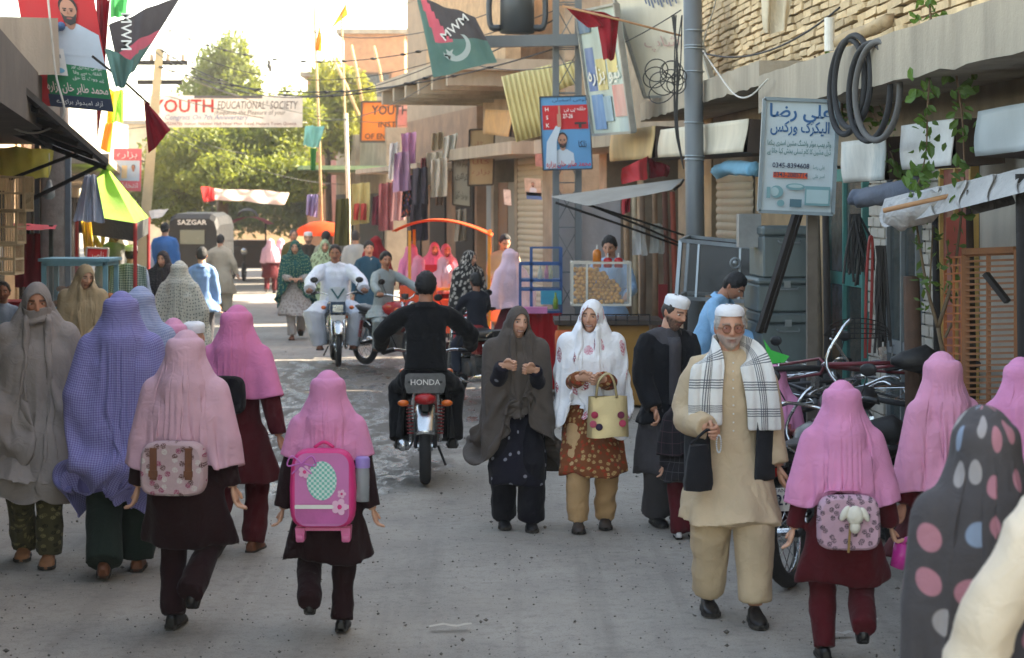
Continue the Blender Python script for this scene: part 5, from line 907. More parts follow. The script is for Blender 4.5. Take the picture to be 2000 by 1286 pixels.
P, uv = patch((418, 368), (566, 376), (556, 400), (420, 390), 48, 10, 24, .12, 16); cloth('shade_cloth', 'white shade cloth sagging across the far street', 'awning', P, fabric('white_shade', (226, 206, 196), thin=.5))
P, uv = patch((-12, 288), (105, 290), (98, 350), (-10, 345), 20.6, 14, 20, .08, 17); cloth('yellow_cloth', 'dull yellow cloth hung under the tin awning', 'cloth', P, fabric('dull_yellow', (196, 190, 96), thin=.25))
P, uv = patch((166, 342), (188, 342), (206, 436), (142, 432), 21.8, 22, 22, .07, 18, fr=5); cloth('hanging_garment', 'pale blue-grey garment hung on a hook beside the grey column', 'garment', P, fabric('bluegrey', (190, 198, 214)))
for k, (tl, tr, br, bl, d, c, lab) in enumerate((((782, 262), (812, 258), (812, 320), (786, 318), 37, (206, 150, 190), 'lilac child frock hung out by the clothes shop'), ((762, 280), (782, 278), (780, 350), (758, 352), 37.4, (214, 210, 206), 'white shirt hung at the clothes shop corner'), ((832, 300), (866, 296), (862, 370), (830, 360), 36.8, (196, 186, 170), 'cream shirt hanging near the whitish shop board'), ((866, 268), (894, 260), (888, 312), (864, 310), 36.2, (206, 204, 196), 'white towel hanging above the whitish shop board'), ((842, 262), (866, 258), (866, 290), (842, 296), 36.9, (168, 152, 126), 'brown cloth square hung under the balcony'), ((765, 350), (790, 345), (792, 430), (762, 432), 37.6, (196, 150, 150), 'rose dress hanging at the clothes shop'), ((686, 360), (722, 356), (722, 436), (684, 440), 41, (216, 196, 130), 'yellow patterned dress hung on display'), ((692, 398), (716, 398), (716, 430), (690, 430), 40.9, (226, 90, 80), 'coral print on the hanging yellow dress'), ((728, 385), (752, 380), (752, 440), (726, 440), 41.5, (120, 40, 60), 'dark red garment hung beside the yellow dress'), ((656, 390), (682, 388), (684, 480), (652, 480), 40, (96, 92, 44), 'olive shawl hung on a rail before the shops'), ((600, 380), (622, 380), (620, 425), (598, 420), 46, (120, 110, 150), 'violet cloth hung by the far shops'), ((822, 310), (832, 308), (834, 372), (820, 372), 36.6, (120, 56, 60), 'rolled dark red cloth hanging by the balcony'), ((852, 330), (866, 330), (866, 400), (850, 402), 36.5, (110, 84, 66), 'rolled brown cloth under the cream shirt'))):
    P, uv = patch(tl, tr, br, bl, d, 12, 12, .07, 30+k, fr=4); cloth('hung_garment', lab, 'garment', P, fabric('gar%d' % k, c, thin=.15), group='clothes hung out at the shops')
for k, (tl, tr, br, bl, d, c_, lab) in enumerate((((770, 300), (800, 296), (804, 372), (768, 376), 36.9, (176, 140, 170), 'mauve long shirt hung in front of the clothes shop'), ((806, 330), (836, 326), (838, 400), (804, 404), 36.4, (70, 64, 74), 'charcoal shirt hung among the shop clothes'), ((842, 312), (872, 308), (872, 384), (840, 386), 36.0, (206, 196, 180), 'off-white long shirt hung lowest at the clothes shop'), ((740, 360), (766, 356), (768, 450), (738, 452), 40.0, (190, 110, 110), 'salmon dress hung between the yellow dress and the rose dress'), ((802, 400), (836, 398), (836, 470), (800, 472), 36.3, (60, 52, 60), 'dark skirt hung above the children in the cart'), ((890, 410), (912, 408), (912, 470), (888, 472), 35.4, (150, 140, 124), 'dusty curtain hung in a shop doorway behind the cart'))):
    P, uv = patch(tl, tr, br, bl, d, 14, 14, .08, 130+k, fr=4); cloth('hung_garment', lab, 'garment', P, fabric('gar_b%d' % k, c_, thin=.12), group='clothes hung out at the shops')
P, uv = patch((786, 345), (818, 342), (820, 420), (784, 425), 37.1, 14, 14, .06, 60, fr=4); cloth('hung_garment', 'black dress with bright flowers hung at the clothes shop', 'garment', P, fabric('blackfloral', (40, 36, 40), 'floral', (206, 96, 60), [(110, 90, 150)], scale=9), group='clothes hung out at the shops')
for k, (tl, tr, br, bl, c, lab) in enumerate((((1213, 330), (1264, 306), (1266, 350), (1214, 360), (196, 70, 74), 'faded red cloth flap above the grey tarpaulin'), ((1262, 304), (1308, 326), (1306, 345), (1266, 348), (110, 26, 32), 'dark red cloth hung beside the faded flap'), ((1216, 384), (1232, 384), (1228, 415), (1216, 420), (170, 50, 56), 'red strips of cloth hanging under the tarpaulin'))):
    P, uv = patch(tl, tr, br, bl, 23+k*.1, 10, 12, .06, 70+k); cloth('red_cloth', lab, 'cloth', P, fabric('rc%d' % k, c, thin=.15))
P, uv = patch((1074, 384), (1338, 348), (1310, 372), (1150, 402), 22.3, 12, 26, .03, 80, (0, 0, -1.2, -1.2)); cloth('grey_tarpaulin', 'grey tarpaulin awning stretched over the snack stall', 'awning', P, fabric('tarp', (150, 146, 138), wr=.6))
for k, (a_, b_) in enumerate((((1085, 396), (1325, 480)), ((1120, 392), (1336, 460)), ((1316, 372), (1336, 350)), ((1150, 400), (1325, 474)))): pole(('dark slanting strut below the tarpaulin, lowest one', 'thin slanting strut below the tarpaulin, upper one', 'short strut at the pole end of the tarpaulin', 'thin rope-like strut between the tarpaulin struts')[k], a_, b_, 21.8, .014, IRON, 'awning_strut', 'strut')
for k, (a_, b_) in enumerate((((1236, 440), 40), ((1270, 436), 46))):
    P, uv = patch((a_[0], a_[1]), (a_[0]+26, a_[1]+2), (a_[0]+28, a_[1]+60), (a_[0]-2, a_[1]+58), 21.9, 12, 12, .06, 90+k, fr=3); cloth('plastic_bag', ('white plastic bag hung nearer the snack seller', 'greyish plastic bag hung nearer the grey pole')[k], 'bag', P, fabric('pbag%d' % k, (206-k*20, 206-k*18, 206-k*20), rough=.4, thin=.3), group='plastic bags hung at the stall')
# ragged white awning on the near row
A = W(1728, 392, 13.4); P, uv = patch((1728, 388), (2030, 322), (2030, 368), (1738, 442), 12.8, 18, 44, .10, 95, (.6, -1.2, -1.5, .3), fr=11); cloth('ragged_awning', 'ragged white sheet awning rolled on a pole near the wooden rack', 'awning', P, fabric('rag_white', (184, 182, 180), wr=.8))
g = MB(); g.tube(smoothpath([W(1732, 412, 13.0), W(1752, 418, 12.9), W(1790, 412, 12.8), W(1826, 398, 12.7), W(1860, 386, 12.6)], 26), np.interp(np.linspace(0, 1, 26), [0, .2, .5, .8, 1], [.03, .085, .10, .07, .02]), 18); g.v[0] += np.stack([fuzz(g.v[0], .02, 22, 6), fuzz(g.v[0], .02, 26, 7), fuzz(g.v[0], .025, 24, 8)], -1); solo(g, 'white_bundle', fabric('rag_white', (206, 204, 204)), 'lumpy white cloth bundle tied under the ragged awning', 'bundle', smooth=True)
P, uv = patch((1892, 370), (1975, 350), (1980, 400), (1900, 420), 12.2, 12, 14, .06, 97); cloth('dark_tarp_flap', 'dark grey flap hanging below the ragged awning', 'cloth', P, fabric('dark_flap', (74, 70, 68)))
pole('bamboo pole along the edge of the ragged awning', (1725, 412), (2010, 345), 12.5, .016, M('bamboo', (176, 132, 92)), 'awning_pole')
g = MB(); g.tube(smoothpath([W(1672, 388, 15.2), W(1700, 385, 15), W(1760, 372, 14.2), W(1790, 365, 14)], 16), .075, 12); g.v[0] += fuzz(g.v[0], .012, 60, 3)[:, None]; solo(g, 'rolled_tarp', fabric('bluegrey_roll', (104, 112, 128)), 'rolled blue-grey tarpaulin tied beneath the signboxes', 'roll', smooth=True)
g = MB(); g.tube(smoothpath([W(1402, 335, 20.5), W(1430, 328, 19.8), W(1475, 332, 18.8)], 14), .07, 12); g.v[0] += fuzz(g.v[0], .015, 60, 4)[:, None]; solo(g, 'rolled_tarp', fabric('lightblue_roll', (120, 170, 196)), 'rolled light blue plastic sheet above the roller shutter', 'roll', smooth=True)
P, uv = patch((1486, -30), (1546, -30), (1540, 60), (1490, 66), 17.4, 12, 12, .05, 98, fr=3); cloth('white_sack', 'pale sack hanging against the mud brick wall', 'sack', P, fabric('sack', (206, 194, 170)))
g = MB(); g.tube(smoothpath([W(1640, 80, 15.2), W(1690, 62, 14.8), W(1735, 40, 14.4)], 10), .05, 8); g.v[0] += fuzz(g.v[0], .014, 40, 5)[:, None]; solo(g, 'driftwood_log', M('log', (168, 146, 114), .9, .2, 12), 'pale gnarled log lying on the concrete ledge', 'log', smooth=True)
g = MB(); p = W(1620, 75, 15.6); g.cyl(p-V(0, 0, .1), p+V(0, 0, .16), .04, n=12); solo(g, 'white_pipe', M('pvc', (214, 212, 204), .5), 'short white plastic pipe standing on the ledge', 'pipe')
RUB = M('rubber', (42, 42, 44), .75, .2, 20, .4, 90); RUBG = M('dusty_rubber', (92, 90, 88), .8, .15, 14, .3, 60)
for k, (px, py, d, rr, mat, tilt) in enumerate(((1650, 170, 13.9, .33, RUB, .35), (1662, 160, 13.8, .32, RUB, .25), (1696, 180, 13.5, .33, RUB, .15), (1712, 178, 13.35, .33, RUBG, .1))):
    g = MB(); g.torus((0, 0, 0), rr, .022, (1, 0, 0), 44, 8); o = solo(g, 'hung_tyre', mat, ('black bicycle tyre hung on the ledge, farthest of the bunch', 'black tyre hung second beside the farthest one', 'black knobbly tyre hung in front on the ledge', 'grey dusty tyre hung nearest on the ledge')[k], 'tyre', 'bicycle tyres hung on the ledge', True, base=(0, 0, -rr)); o.location = W(px, py, d)-V(0, 0, rr); o.rotation_euler = (0, tilt*.12, R(14)+k*.03); o.scale = (1, .9, 1.0)
# ---------------------------------------------------------------- tin awning and bird cages
aw = thing('tin_awning', 'rusted tin awning, coloured dark for its shaded underside, on iron rafters over the bird cage shop', 'awning', W(0, 240, 20.2), world=True); FF, FN, WF, WN = W(207, 318, 20), W(-70, 78, 14.6), W(-6, 238, 20.2), W(-330, 0, 14.8); g = MB(); P = np.array([[(FF*(1-a)+FN*a)*(1-b_)+(WF*(1-a)+WN*a)*b_+V(0, 0, .018*math.sin(a*120)) for a in np.linspace(0, 1, 120)] for b_ in (0, .5, 1)]); g.grid(P); g.build('tin_sheet', M('shade_dark_tin', (88, 78, 68), .6, .3, 6, metal=.3, dirt=(66, 48, 36)), aw, True)  # rusted tin; the shade beneath is also put into its dark colour
g = MB(); g.bar(FF, FN, .05, .06); g.bar(WF, WN, .05, .05)
for t_ in (0, .12, .25, .4, .55): g.bar(FF*(1-t_)+FN*t_-V(0, 0, .05), WF*(1-t_)+WN*t_-V(0, 0, .05), .035, .05)
g.bar(FF*.5+WF*.5-V(0, 0, .05), FN*.5+WN*.5-V(0, 0, .05), .035, .04); split(g, 'rafter', IRON, aw); g = MB(); g.bar(FF, W(40, 400, 20.3), .035); g.bar(W(150, 300, 20), W(20, 350, 20.3), .03); split(g, 'strut', IRON, aw)
CW = M('cage_wood', (196, 178, 148), .85, .15, 9)
for k, (x0, x1, y0, y1, lab) in enumerate(((-40, 47, 346, 412, 'wooden bird cage hanging topmost of the three'), (-40, 32, 414, 476, 'wooden bird cage hanging in the middle of the three'), (-40, 28, 480, 536, 'wooden bird cage hanging lowest of the three'))):
    t = thing('bird_cage', lab, 'cage', W((x0+x1)/2, y1, 19.2), world=True, group='bird cages hung at the shop corner'); a_, b_ = W(x0, y0, 19), W(x1, y1, 19); dx, dz, dp = b_[0]-a_[0], a_[2]-b_[2], .34; f = MB(); o_ = V(a_[0], 19, b_[2])
    for zz_ in (0, .52*dz, dz): f.bar(o_+V(0, 0, zz_), o_+V(dx, 0, zz_), .018); f.bar(o_+V(0, dp, zz_), o_+V(dx, dp, zz_), .018); f.bar(o_+V(dx, 0, zz_), o_+V(dx, dp, zz_), .018)
    for xx_, yy_ in ((0, 0), (dx, 0), (0, dp), (dx, dp)): f.bar(o_+V(xx_, yy_, 0), o_+V(xx_, yy_, dz), .018)
    f.box(o_+V(dx/2, dp/2, .01), (dx, dp, .015)); f.box(o_+V(dx/2, dp/2, dz), (dx, dp, .012)); f.build('frame', CW, t); s_ = MB()
    for i in range(15): u = (i+.5)/15*dx; s_.bar(o_+V(u, 0, 0), o_+V(u, 0, dz), .007)
    for i in range(8): u = (i+.5)/8*dp; s_.bar(o_+V(dx, u, 0), o_+V(dx, u, dz), .006)
    split(s_, 'cage_bar', CW, t)
g = MB(); g.tube([W(96, 300, 20.5), W(96, 352, 20.5)], .004, 4); c = W(96, 365, 20.5); g.lathe([(.02, .07), (.03, .04), (.035, .0), (.06, -.03), (.065, -.1), (.03, -.13)], c, 12); solo(g, 'hanging_bulb', M('bulb_glass', (150, 156, 160), .25), 'unlit bulb in a wire guard hung below the awning', 'lamp', smooth=True)
# bread cabinet, red barrow, fruit and tents along that side
cb = thing('bread_cabinet', 'blue framed glass cabinet of bread beside the beige-scarf woman', 'cabinet', W(130, 700, 20.2)*V(1, 1, 0), world=True); BLF = M('blue_frame', (120, 168, 188), .6, .12, 6, dirt=(84, 100, 104)); x0, x1, zt, zb = W(86, 500, 20.2)[0], W(206, 500, 20.2)[0], W(0, 514, 20.2)[2], W(0, 606, 20.2)[2]; f = MB()
for xx_ in (x0, x1): 
    for yy_ in (20.2, 20.75): f.bar((xx_, yy_, 0), (xx_, yy_, zt), .045)
for zz_ in (zt, zb, zb-.04):
    f.bar((x0, 20.2, zz_), (x1, 20.2, zz_), .045, .06); f.bar((x0, 20.75, zz_), (x1, 20.75, zz_), .045, .06); f.bar((x0, 20.2, zz_), (x0, 20.75, zz_), .045, .06); f.bar((x1, 20.2, zz_), (x1, 20.75, zz_), .045, .06)
f.box(((x0+x1)/2, 20.475, zt+.03), (x1-x0+.1, .65, .03)); f.build('frame', BLF, cb); f = MB(); f.box(((x0+x1)/2, 20.47, zb-.5), (x1-x0-.02, .5, .9)); f.build('lower_panel', M('blue_panel', (96, 128, 146), .7), cb); f = MB(); f.box(((x0+x1)/2, 20.21, (zt+zb)/2), (x1-x0, .006, zt-zb)); f.build('pane', glass('cab_glass', (190, 200, 204), .18), cb)
f = MB(); f.box(((x0+x1)/2, 20.47, zb+.02), (x1-x0-.04, .5, .015)); f.build('shelf', STEEL, cb)
bm = M('bread', (176, 112, 56), .8, .3, 14, .4)
for i in range(16):
    g = MB(); p = V(x0+.1+(i % 6)*.095+.04*(i//6 % 2), 20.35+.1*(i//6), zb+.06+.07*(i//6)); g.ball(p, (.05, .07, .034), 10, 7, rot=rz(q.normal()*.5)); solo(g, 'bread_roll', bm, 'brown bread roll piled inside the blue glass cabinet', 'bread', 'bread rolls in the cabinet', True)
def panelthing(name, label, cat, tl, tr, br, bl, d, mat, th=.05):
    A = [W(*p, d) for p in (tl, tr, br, bl)]; g = MB(); g.add(A+[p+V(0, th, 0) for p in A], [(3, 2, 1, 0), (4, 5, 6, 7), (0, 1, 5, 4), (1, 2, 6, 5), (2, 3, 7, 6), (3, 0, 4, 7)]); return solo(g, name, mat, label, cat)
rb = thing('red_barrow', 'red cloth-covered barrow with a pink fringed top by the column', 'cart', W(60, 640, 21.3)*V(1, 1, 0), world=True); RCL = fabric('barrow_red', (128, 30, 40)); P, uv = patch((26, 436), (112, 440), (108, 448), (30, 450), 21.2, 6, 14, .04, 101, (.5, .5, -.2, -.2)); g = MB(); g.grid(P); g.build('canopy', fabric('barrow_pink', (190, 76, 88)), rb, True); P, uv = patch((30, 458), (78, 456), (80, 560), (30, 562), 21.3, 12, 14, .05, 102, fr=5); g = MB(); g.grid(P); g.build('hanging_cloth', RCL, rb, True); g = MB(); g.bar(W(54, 440, 21.4)*V(1, 1, 0), W(54, 440, 21.4), .05); g.bar(W(100, 440, 21.4)*V(1, 1, 0), W(100, 440, 21.4), .04); split(g, 'post', M('dark_green', (40, 52, 46), .7), rb)
g = MB(); p = W(28, 590, 21.3); g.box(p-V(.25, -.3, .25), (.9, .6, .5)); g.build('barrow_box', M('barrow_body', (150, 30, 36), .6), rb); g = MB(); g.torus(W(20, 660, 21.0)*V(1, 1, 0)+V(0, 0, .3), .28, .03, (1, 0, 0), 24, 6); g.build('wheel', RUB, rb)
b = Board('red_stall_board', 'small red board with white script on the fruit stall', 'sign', (170, 484), (212, 486), (168, 512), C('stallred', (206, 30, 40)), .03, C('stallgrey', (180, 176, 170)), .02, d=25); b.txt('ناصر', .5, .7, .5, WH, .6)
tn = thing('green_tent', 'bright lime green market tent lit by the sun, with dark valance', 'tent', W(225, 620, 27)*V(1, 1, 0), world=True); ap = W(205, 322, 27.5); rim = [W(150, 418, 25.5), W(264, 436, 25.5), W(290, 425, 29.5), W(170, 412, 29.5)]; g = MB()
for i in range(4):
    a_, b_ = rim[i], rim[(i+1) % 4]; P = np.array([[ap*(1-t_)+(a_*(1-u)+b_*u)*t_-V(0, 0, .18*math.sin(math.pi*u)*t_*(1-t_)*2) for u in np.linspace(0, 1, 9)] for t_ in np.linspace(0.02, 1, 9)]); g.grid(P)
g.build('canopy', fabric('lime', (150, 196, 76), thin=.35), tn, True); g = MB()
for i in range(4): a_, b_ = rim[i], rim[(i+1) % 4]; g.grid(np.array([[a_*(1-u)+b_*u-V(0, 0, .0+v*.24) for u in np.linspace(0, 1, 9)] for v in (0, 1)]))
g.build('valance', fabric('dark_valance', (60, 62, 60)), tn); g = MB()
for p in rim: g.cyl(p*V(1, 1, 0), p, .025)
split(g, 'pole', M('red_pole', (150, 40, 44), .6), tn)
fs = thing('fruit_stall', 'wooden fruit barrow under the green tent', 'stall', W(205, 560, 26)*V(1, 1, 0), world=True); g = MB(); p = W(200, 545, 26); g.box((p[0], 26.3, .8), (1.1, .8, .08)); g.build('table_top', WOODB, fs); g = MB()
for sx_, sy_ in ((-.5, 0), (.5, 0), (-.5, .6), (.5, .6)): g.bar((p[0]+sx_, 26+sy_, 0), (p[0]+sx_, 26+sy_, .8), .06)
split(g, 'leg', WOODB, fs)
for i in range(7):
    g = MB(); c = W(166+i*5, 470+(i % 3)*9, 25.8); g.tube(smoothpath([c+V(0, 0, .12), c+V(.04, -.02, .03), c+V(.02, 0, -.08)], 8), [.008, .02, .026, .028, .028, .026, .018, .008], 7); solo(g, 'banana', M('banana', (206, 176, 40), .5), 'yellow banana hung in a bunch at the fruit stall', 'fruit', 'bananas at the fruit stall', True)
P, uv = patch((160, 432), (178, 430), (184, 500), (164, 500), 25.4, 12, 10, .05, 103, fr=4); cloth('yellow_drape', 'saffron yellow drape hung behind the blue-grey garment', 'cloth', P, fabric('saffron', (206, 170, 40), thin=.2))
P, uv = patch((290, 412), (330, 408), (318, 424), (296, 428), 34, 8, 12, .05, 104, (0, 0, -1, -1)); cloth('white_awning', 'small white awning beyond the green tent', 'awning', P, fabric('awn_white', (226, 220, 210), thin=.4))
ou = thing('orange_umbrella', 'round orange market umbrella in the distance', 'umbrella', W(628, 560, 46)*V(1, 1, 0), world=True); g = MB(); c = W(628, 432, 46); g.lathe([(.01, .0), (.25, -.03), (.5, -.14), (.66, -.34)], c, 16); g.build('canopy', fabric('umb_orange', (236, 90, 40), thin=.5), ou, True); g = MB(); g.cyl(c*V(1, 1, 0), c, .02); g.build('pole', IRON, ou)
# ---------------------------------------------------------------- snack stall
gs = thing('snack_stall', 'yellow snack counter carrying the glass case of fried balls', 'stall', W(1165, 820, 21.6)*V(1, 1, 0), world=True); x0, x1 = W(1092, 0, 21.6)[0], W(1268, 0, 21.6)[0]; zc = W(0, 632, 21.6)[2]
g = MB(); g.box(((x0+x1)/2, 22, zc/2), (x1-x0, .75, zc-.06)); g.build('counter_body', M('stall_yellow', (160, 116, 48), .7, .12, 3, dirt=(120, 84, 40), streak=True), gs); g = MB(); g.box(((x0+x1)/2+.05, 21.98, zc+.01), (x1-x0+.2, .9, .05)); g.build('counter_top', M('greasy_wood', (70, 56, 46), .6), gs); g = MB(); g.bar((x0, 21.5, zc+.10), (x1, 21.5, zc+.10), .015)
for i in range(9): u = x0+(x1-x0)*i/8; g.bar((u, 21.5, zc), (u, 21.5, zc+.1), .012)
split(g, 'guard_rail', IRON, gs)
cs = thing('snack_glass_case', 'white framed glass case heaped with golden fried balls', 'display case', (0, 21.7, zc+.15), world=True); cx0, cx1 = W(1118, 0, 21.55)[0], W(1231, 0, 21.55)[0]; z0, z1 = W(0, 596, 21.55)[2], W(0, 514, 21.55)[2]; cs.location = ((cx0+cx1)/2, 21.55, z0); f = MB(); xm = cx0+(cx1-cx0)*.25
for xx_ in (cx0, xm, cx1): f.bar((xx_, 21.55, z0), (xx_, 21.55, z1), .022)
for xx_ in (cx0, cx1): f.bar((xx_, 22.0, z0), (xx_, 22.0, z1), .022)
for zz_ in (z0, z1): f.bar((cx0, 21.55, zz_), (cx1, 21.55, zz_), .024); f.bar((cx0, 22, zz_), (cx1, 22, zz_), .024); f.bar((cx0, 21.55, zz_), (cx0, 22, zz_), .024); f.bar((cx1, 21.55, zz_), (cx1, 22, zz_), .024)
f.build('frame', M('case_white', (206, 200, 186), .6), cs); f = MB(); f.box(((cx0+cx1)/2, 21.775, z0+.005), (cx1-cx0, .45, .012)); f.build('tray', STEEL, cs)
for a_, b_, nm in (((cx0+cx1)/2, 21.555, 1), ((cx0+cx1)/2, 21.995, 1)): f = MB(); f.box((a_, b_, (z0+z1)/2), (cx1-cx0-.03, .003, z1-z0-.03)); f.build('pane', glass('case_glass', (220, 224, 222), .10), cs)
bm_ = MB(); bm_.ball((0, 0, 0), .029, 10, 7); v = bm_.v[0]; v *= (1+.05*q.normal(size=(len(v), 1))); bme = bm_.mesh('fried_ball', M('fried', (206, 150, 62), .55, .25, 30, .3, 60, rand=.2)); n_ = 0
for layer in range(9):
    zz_ = z0+.035+layer*.042; hw = (cx1-cx0-.07)*(1-.02*layer)
    for row in range(5):
        for i in range(int(hw/.055)):
            xx_ = cx0+.04+i*.055+(layer % 2)*.027+q.normal()*.004; t_ = (xx_-cx0)/(cx1-cx0); top = .40 if t_ < .42 else .40-(t_-.42)*.58
            if layer*.042 > top*.93 or row > 1 and layer < 8 and layer*.042 < top-.10: continue
            o = bpy.data.objects.new('fried_ball', bme); COL.link(o); o.location = (xx_, 21.60+row*.05+q.normal()*.005+layer*.006, zz_+q.normal()*.004); o.rotation_euler = q.uniform(0, 6, 3); tag(o, 'golden fried dough ball heaped in the glass case', 'snack', 'fried balls in the glass case'); n_ += 1
for k, (px, py, h_, c, lab) in enumerate(((1166, 523, .20, (216, 130, 50), 'tall orange sauce bottle on the snack case'), (1187, 523, .11, (206, 40, 44), 'red sauce bottle with white nozzle on the snack case'), (1208, 523, .11, (196, 40, 44), 'second red sauce bottle at the end of the snack case'))):
    t = thing('sauce_bottle', lab, 'bottle', W(px, py, 21.75), world=True); p = W(px, py, 21.75); g = MB(); g.lathe([(.0, 0), (.045, 0), (.047, h_*.8), (.04, h_*.9), (.015, h_)], p, 14); g.build('bottle_body', M('sauce%d' % k, c, .4), t, True); g = MB(); g.cyl(p+V(0, 0, h_), p+V(0, 0, h_+.05), .012, .005, 8); g.build('nozzle', C('white', None), t)
g = MB(); p = W(1101, 640, 21.2); g.lathe([(0, 0), (.09, 0), (.095, .28), (.085, .32)], p-V(0, 0, .35), 16); solo(g, 'orange_jar', M('orangejar', (216, 110, 60), .4), 'large orange plastic jar beside the white-scarf woman', 'jar', smooth=True)
bc = thing('blue_food_cart', 'small blue framed glass cart with bottles and red cloth front', 'cart', W(1055, 800, 23.2)*V(1, 1, 0), world=True); BF = M('cart_blue', (44, 84, 140), .55, .15, 6); d = 23.2; X0, X1 = W(1016, 0, d)[0], W(1096, 0, d)[0]; f = MB(); zs = [W(0, y, d)[2] for y in (484, 516, 548, 566, 610)]
for xx_ in (X0, X0+.13, X1):
    for yy_ in (d, d+.4): f.bar((xx_, yy_, .5), (xx_, yy_, zs[0] if xx_ != X0 else zs[1]), .03)
for zz_ in zs[1:]: f.bar((X0, d, zz_), (X1, d, zz_), .03); f.bar((X0, d+.4, zz_), (X1, d+.4, zz_), .03)
f.bar((X0+.13, d, zs[0]), (X1, d, zs[0]), .022); f.build('frame', BF, bc); f = MB(); f.box(((X0+X1)/2, d+.2, zs[2]), (X1-X0, .4, .02)); f.box(((X0+X1)/2, d+.2, zs[4]), (X1-X0, .4, .02)); split(f, 'shelf', BF, bc); f = MB(); f.box(((X0+X1)/2, d-.005, (zs[1]+zs[4])/2), (X1-X0, .004, zs[1]-zs[4])); f.build('pane', glass('case_glass'), bc); f = MB(); f.box((X0+.36, d+.05, (zs[3]+zs[4])/2+.04), (.24, .2, .16)); f.build('inner_box', M('cyan_box', (60, 150, 176), .6), bc)
P, uv = patch((1022, 612), (1096, 612), (1098, 760), (1024, 760), d-.1, 12, 20, .04, 110, fr=5); g = MB(); g.grid(P); g.build('red_cloth', fabric('cart_red', (176, 26, 34)), bc, True)
f = MB(); f.box(((X0+X1)/2, d+.25, .5), (X1-X0, .5, .9)); f.build('cart_body', M('cart_dark', (90, 30, 32), .8), bc); f = MB(); p = W(1045, 606, d-.15); f.box(p, (.28, .2, .07)); f.build('pink_box', M('pinkbox', (206, 120, 170), .5), bc)
for k, (px, py, c) in enumerate(((1055, 548, (206, 206, 190)), (1068, 548, (190, 100, 140)), (1075, 548, (200, 190, 140)), (1085, 604, (130, 160, 60)))): g = MB(); p = W(px, py, d+.1 if k < 3 else d-.2); g.lathe([(0, 0), (.028, 0), (.03, .10), (.012, .15), (.012, .19)], p, 10); solo(g, 'drink_bottle', M('drk%d' % k, c, .3), ('white bottle on the blue cart shelf', 'pink bottle on the blue cart shelf', 'pale bottle at the end of the blue cart shelf', 'green labelled bottle standing before the blue cart')[k], 'bottle', smooth=True)
# pale screen behind the stall
panelthing('white_screen', 'pale grey cloth screen behind the snack stall', 'screen', (1078, 380), (1212, 374), (1212, 620), (1078, 620), 24.9, fabric('screen_grey', (176, 172, 176)), .02)
for k, (px, c) in enumerate(((1222, (150, 120, 90)), (1238, (180, 160, 130)), (1252, (120, 96, 76)), (1276, (140, 110, 84)), (1300, (110, 70, 56)), (1318, (160, 80, 60)))): pole(('brown upright of the shop front closest to the pale screen', 'pale upright of the shop front behind the white plastic bag', 'dark brown upright between the two plastic bags', 'brown upright of the shop front behind the greyish bag', 'dark reddish upright beside the dark red panel', 'rust coloured upright closest to the grey pole')[k], (px, 700), (px+q.normal()*3, 375), 24.0, .04, M('upright%d' % k, c, .85, .2, 6), 'shop_upright', 'post', True)
panelthing('red_door_panel', 'dark red panel between the bags and the grey pole', 'panel', (1286, 556), (1304, 556), (1304, 660), (1286, 660), 23, M('red_panel', (136, 30, 34), .7))
# tilted glass cooker case and bench
dc = thing('tilted_glass_case', 'dusty glass display case tilted on a stand beside the steel trunks', 'display case', W(1400, 640, 19.2)*V(1, 1, 0), world=True); cr = [W(1330, 470, 19.2), W(1476, 484, 18.6), W(1474, 590, 18.5), W(1322, 582, 19.1)]; bk = [p+V(.12, .45, .03) for p in cr]; f = MB()
for i in range(4): f.bar(cr[i], cr[(i+1) % 4], .035); f.bar(bk[i], bk[(i+1) % 4], .03); f.bar(cr[i], bk[i], .03)
f.bar(cr[0]*.75+cr[1]*.25, cr[3]*.75+cr[2]*.25, .02); f.bar(cr[0]*.2+cr[1]*.8, cr[3]*.2+cr[2]*.8, .02); f.build('frame', STEEL, dc); f = MB(); f.add(cr, [(3, 2, 1, 0)]); f.build('pane', glass('dusty_glass', (74, 74, 70), .6, .2), dc); f = MB(); f.add(bk, [(3, 2, 1, 0)]); f.build('back_panel', M('case_dark', (50, 48, 46), .8), dc)
f = MB(); f.torus(W(1436, 514, 18.6), .045, .01, (0, 1, 0), 20, 6); f.ball(W(1436, 514, 18.6), .03, 10, 8); f.build('clock_dial', STEEL, dc); f = MB()
for p in (cr[2], cr[3], bk[2], bk[3]): f.bar(p*V(1, 1, 0), p, .04)
split(f, 'stand_leg', IRON, dc)
wb = thing('work_bench', 'low cluttered work bench where the blue-shirted man bends', 'bench', W(1440, 760, 18.7)*V(1, 1, 0), world=True); f = MB(); p = W(1440, 640, 18.7); f.box((p[0], 18.75, .95), (.75, .4, .06)); f.build('bench_top', M('dark_top', (66, 60, 56), .8), wb); f = MB()
for sx_ in (-.34, .34): f.bar((p[0]+sx_, 18.75, 0), (p[0]+sx_, 18.75, .95), .06)
split(f, 'leg', IRON, wb)
TR = M('trunk_tin', (112, 122, 122), .5, .15, 3, .1, 20, metal=.5, dirt=(80, 84, 80), streak=True)
zb = 0
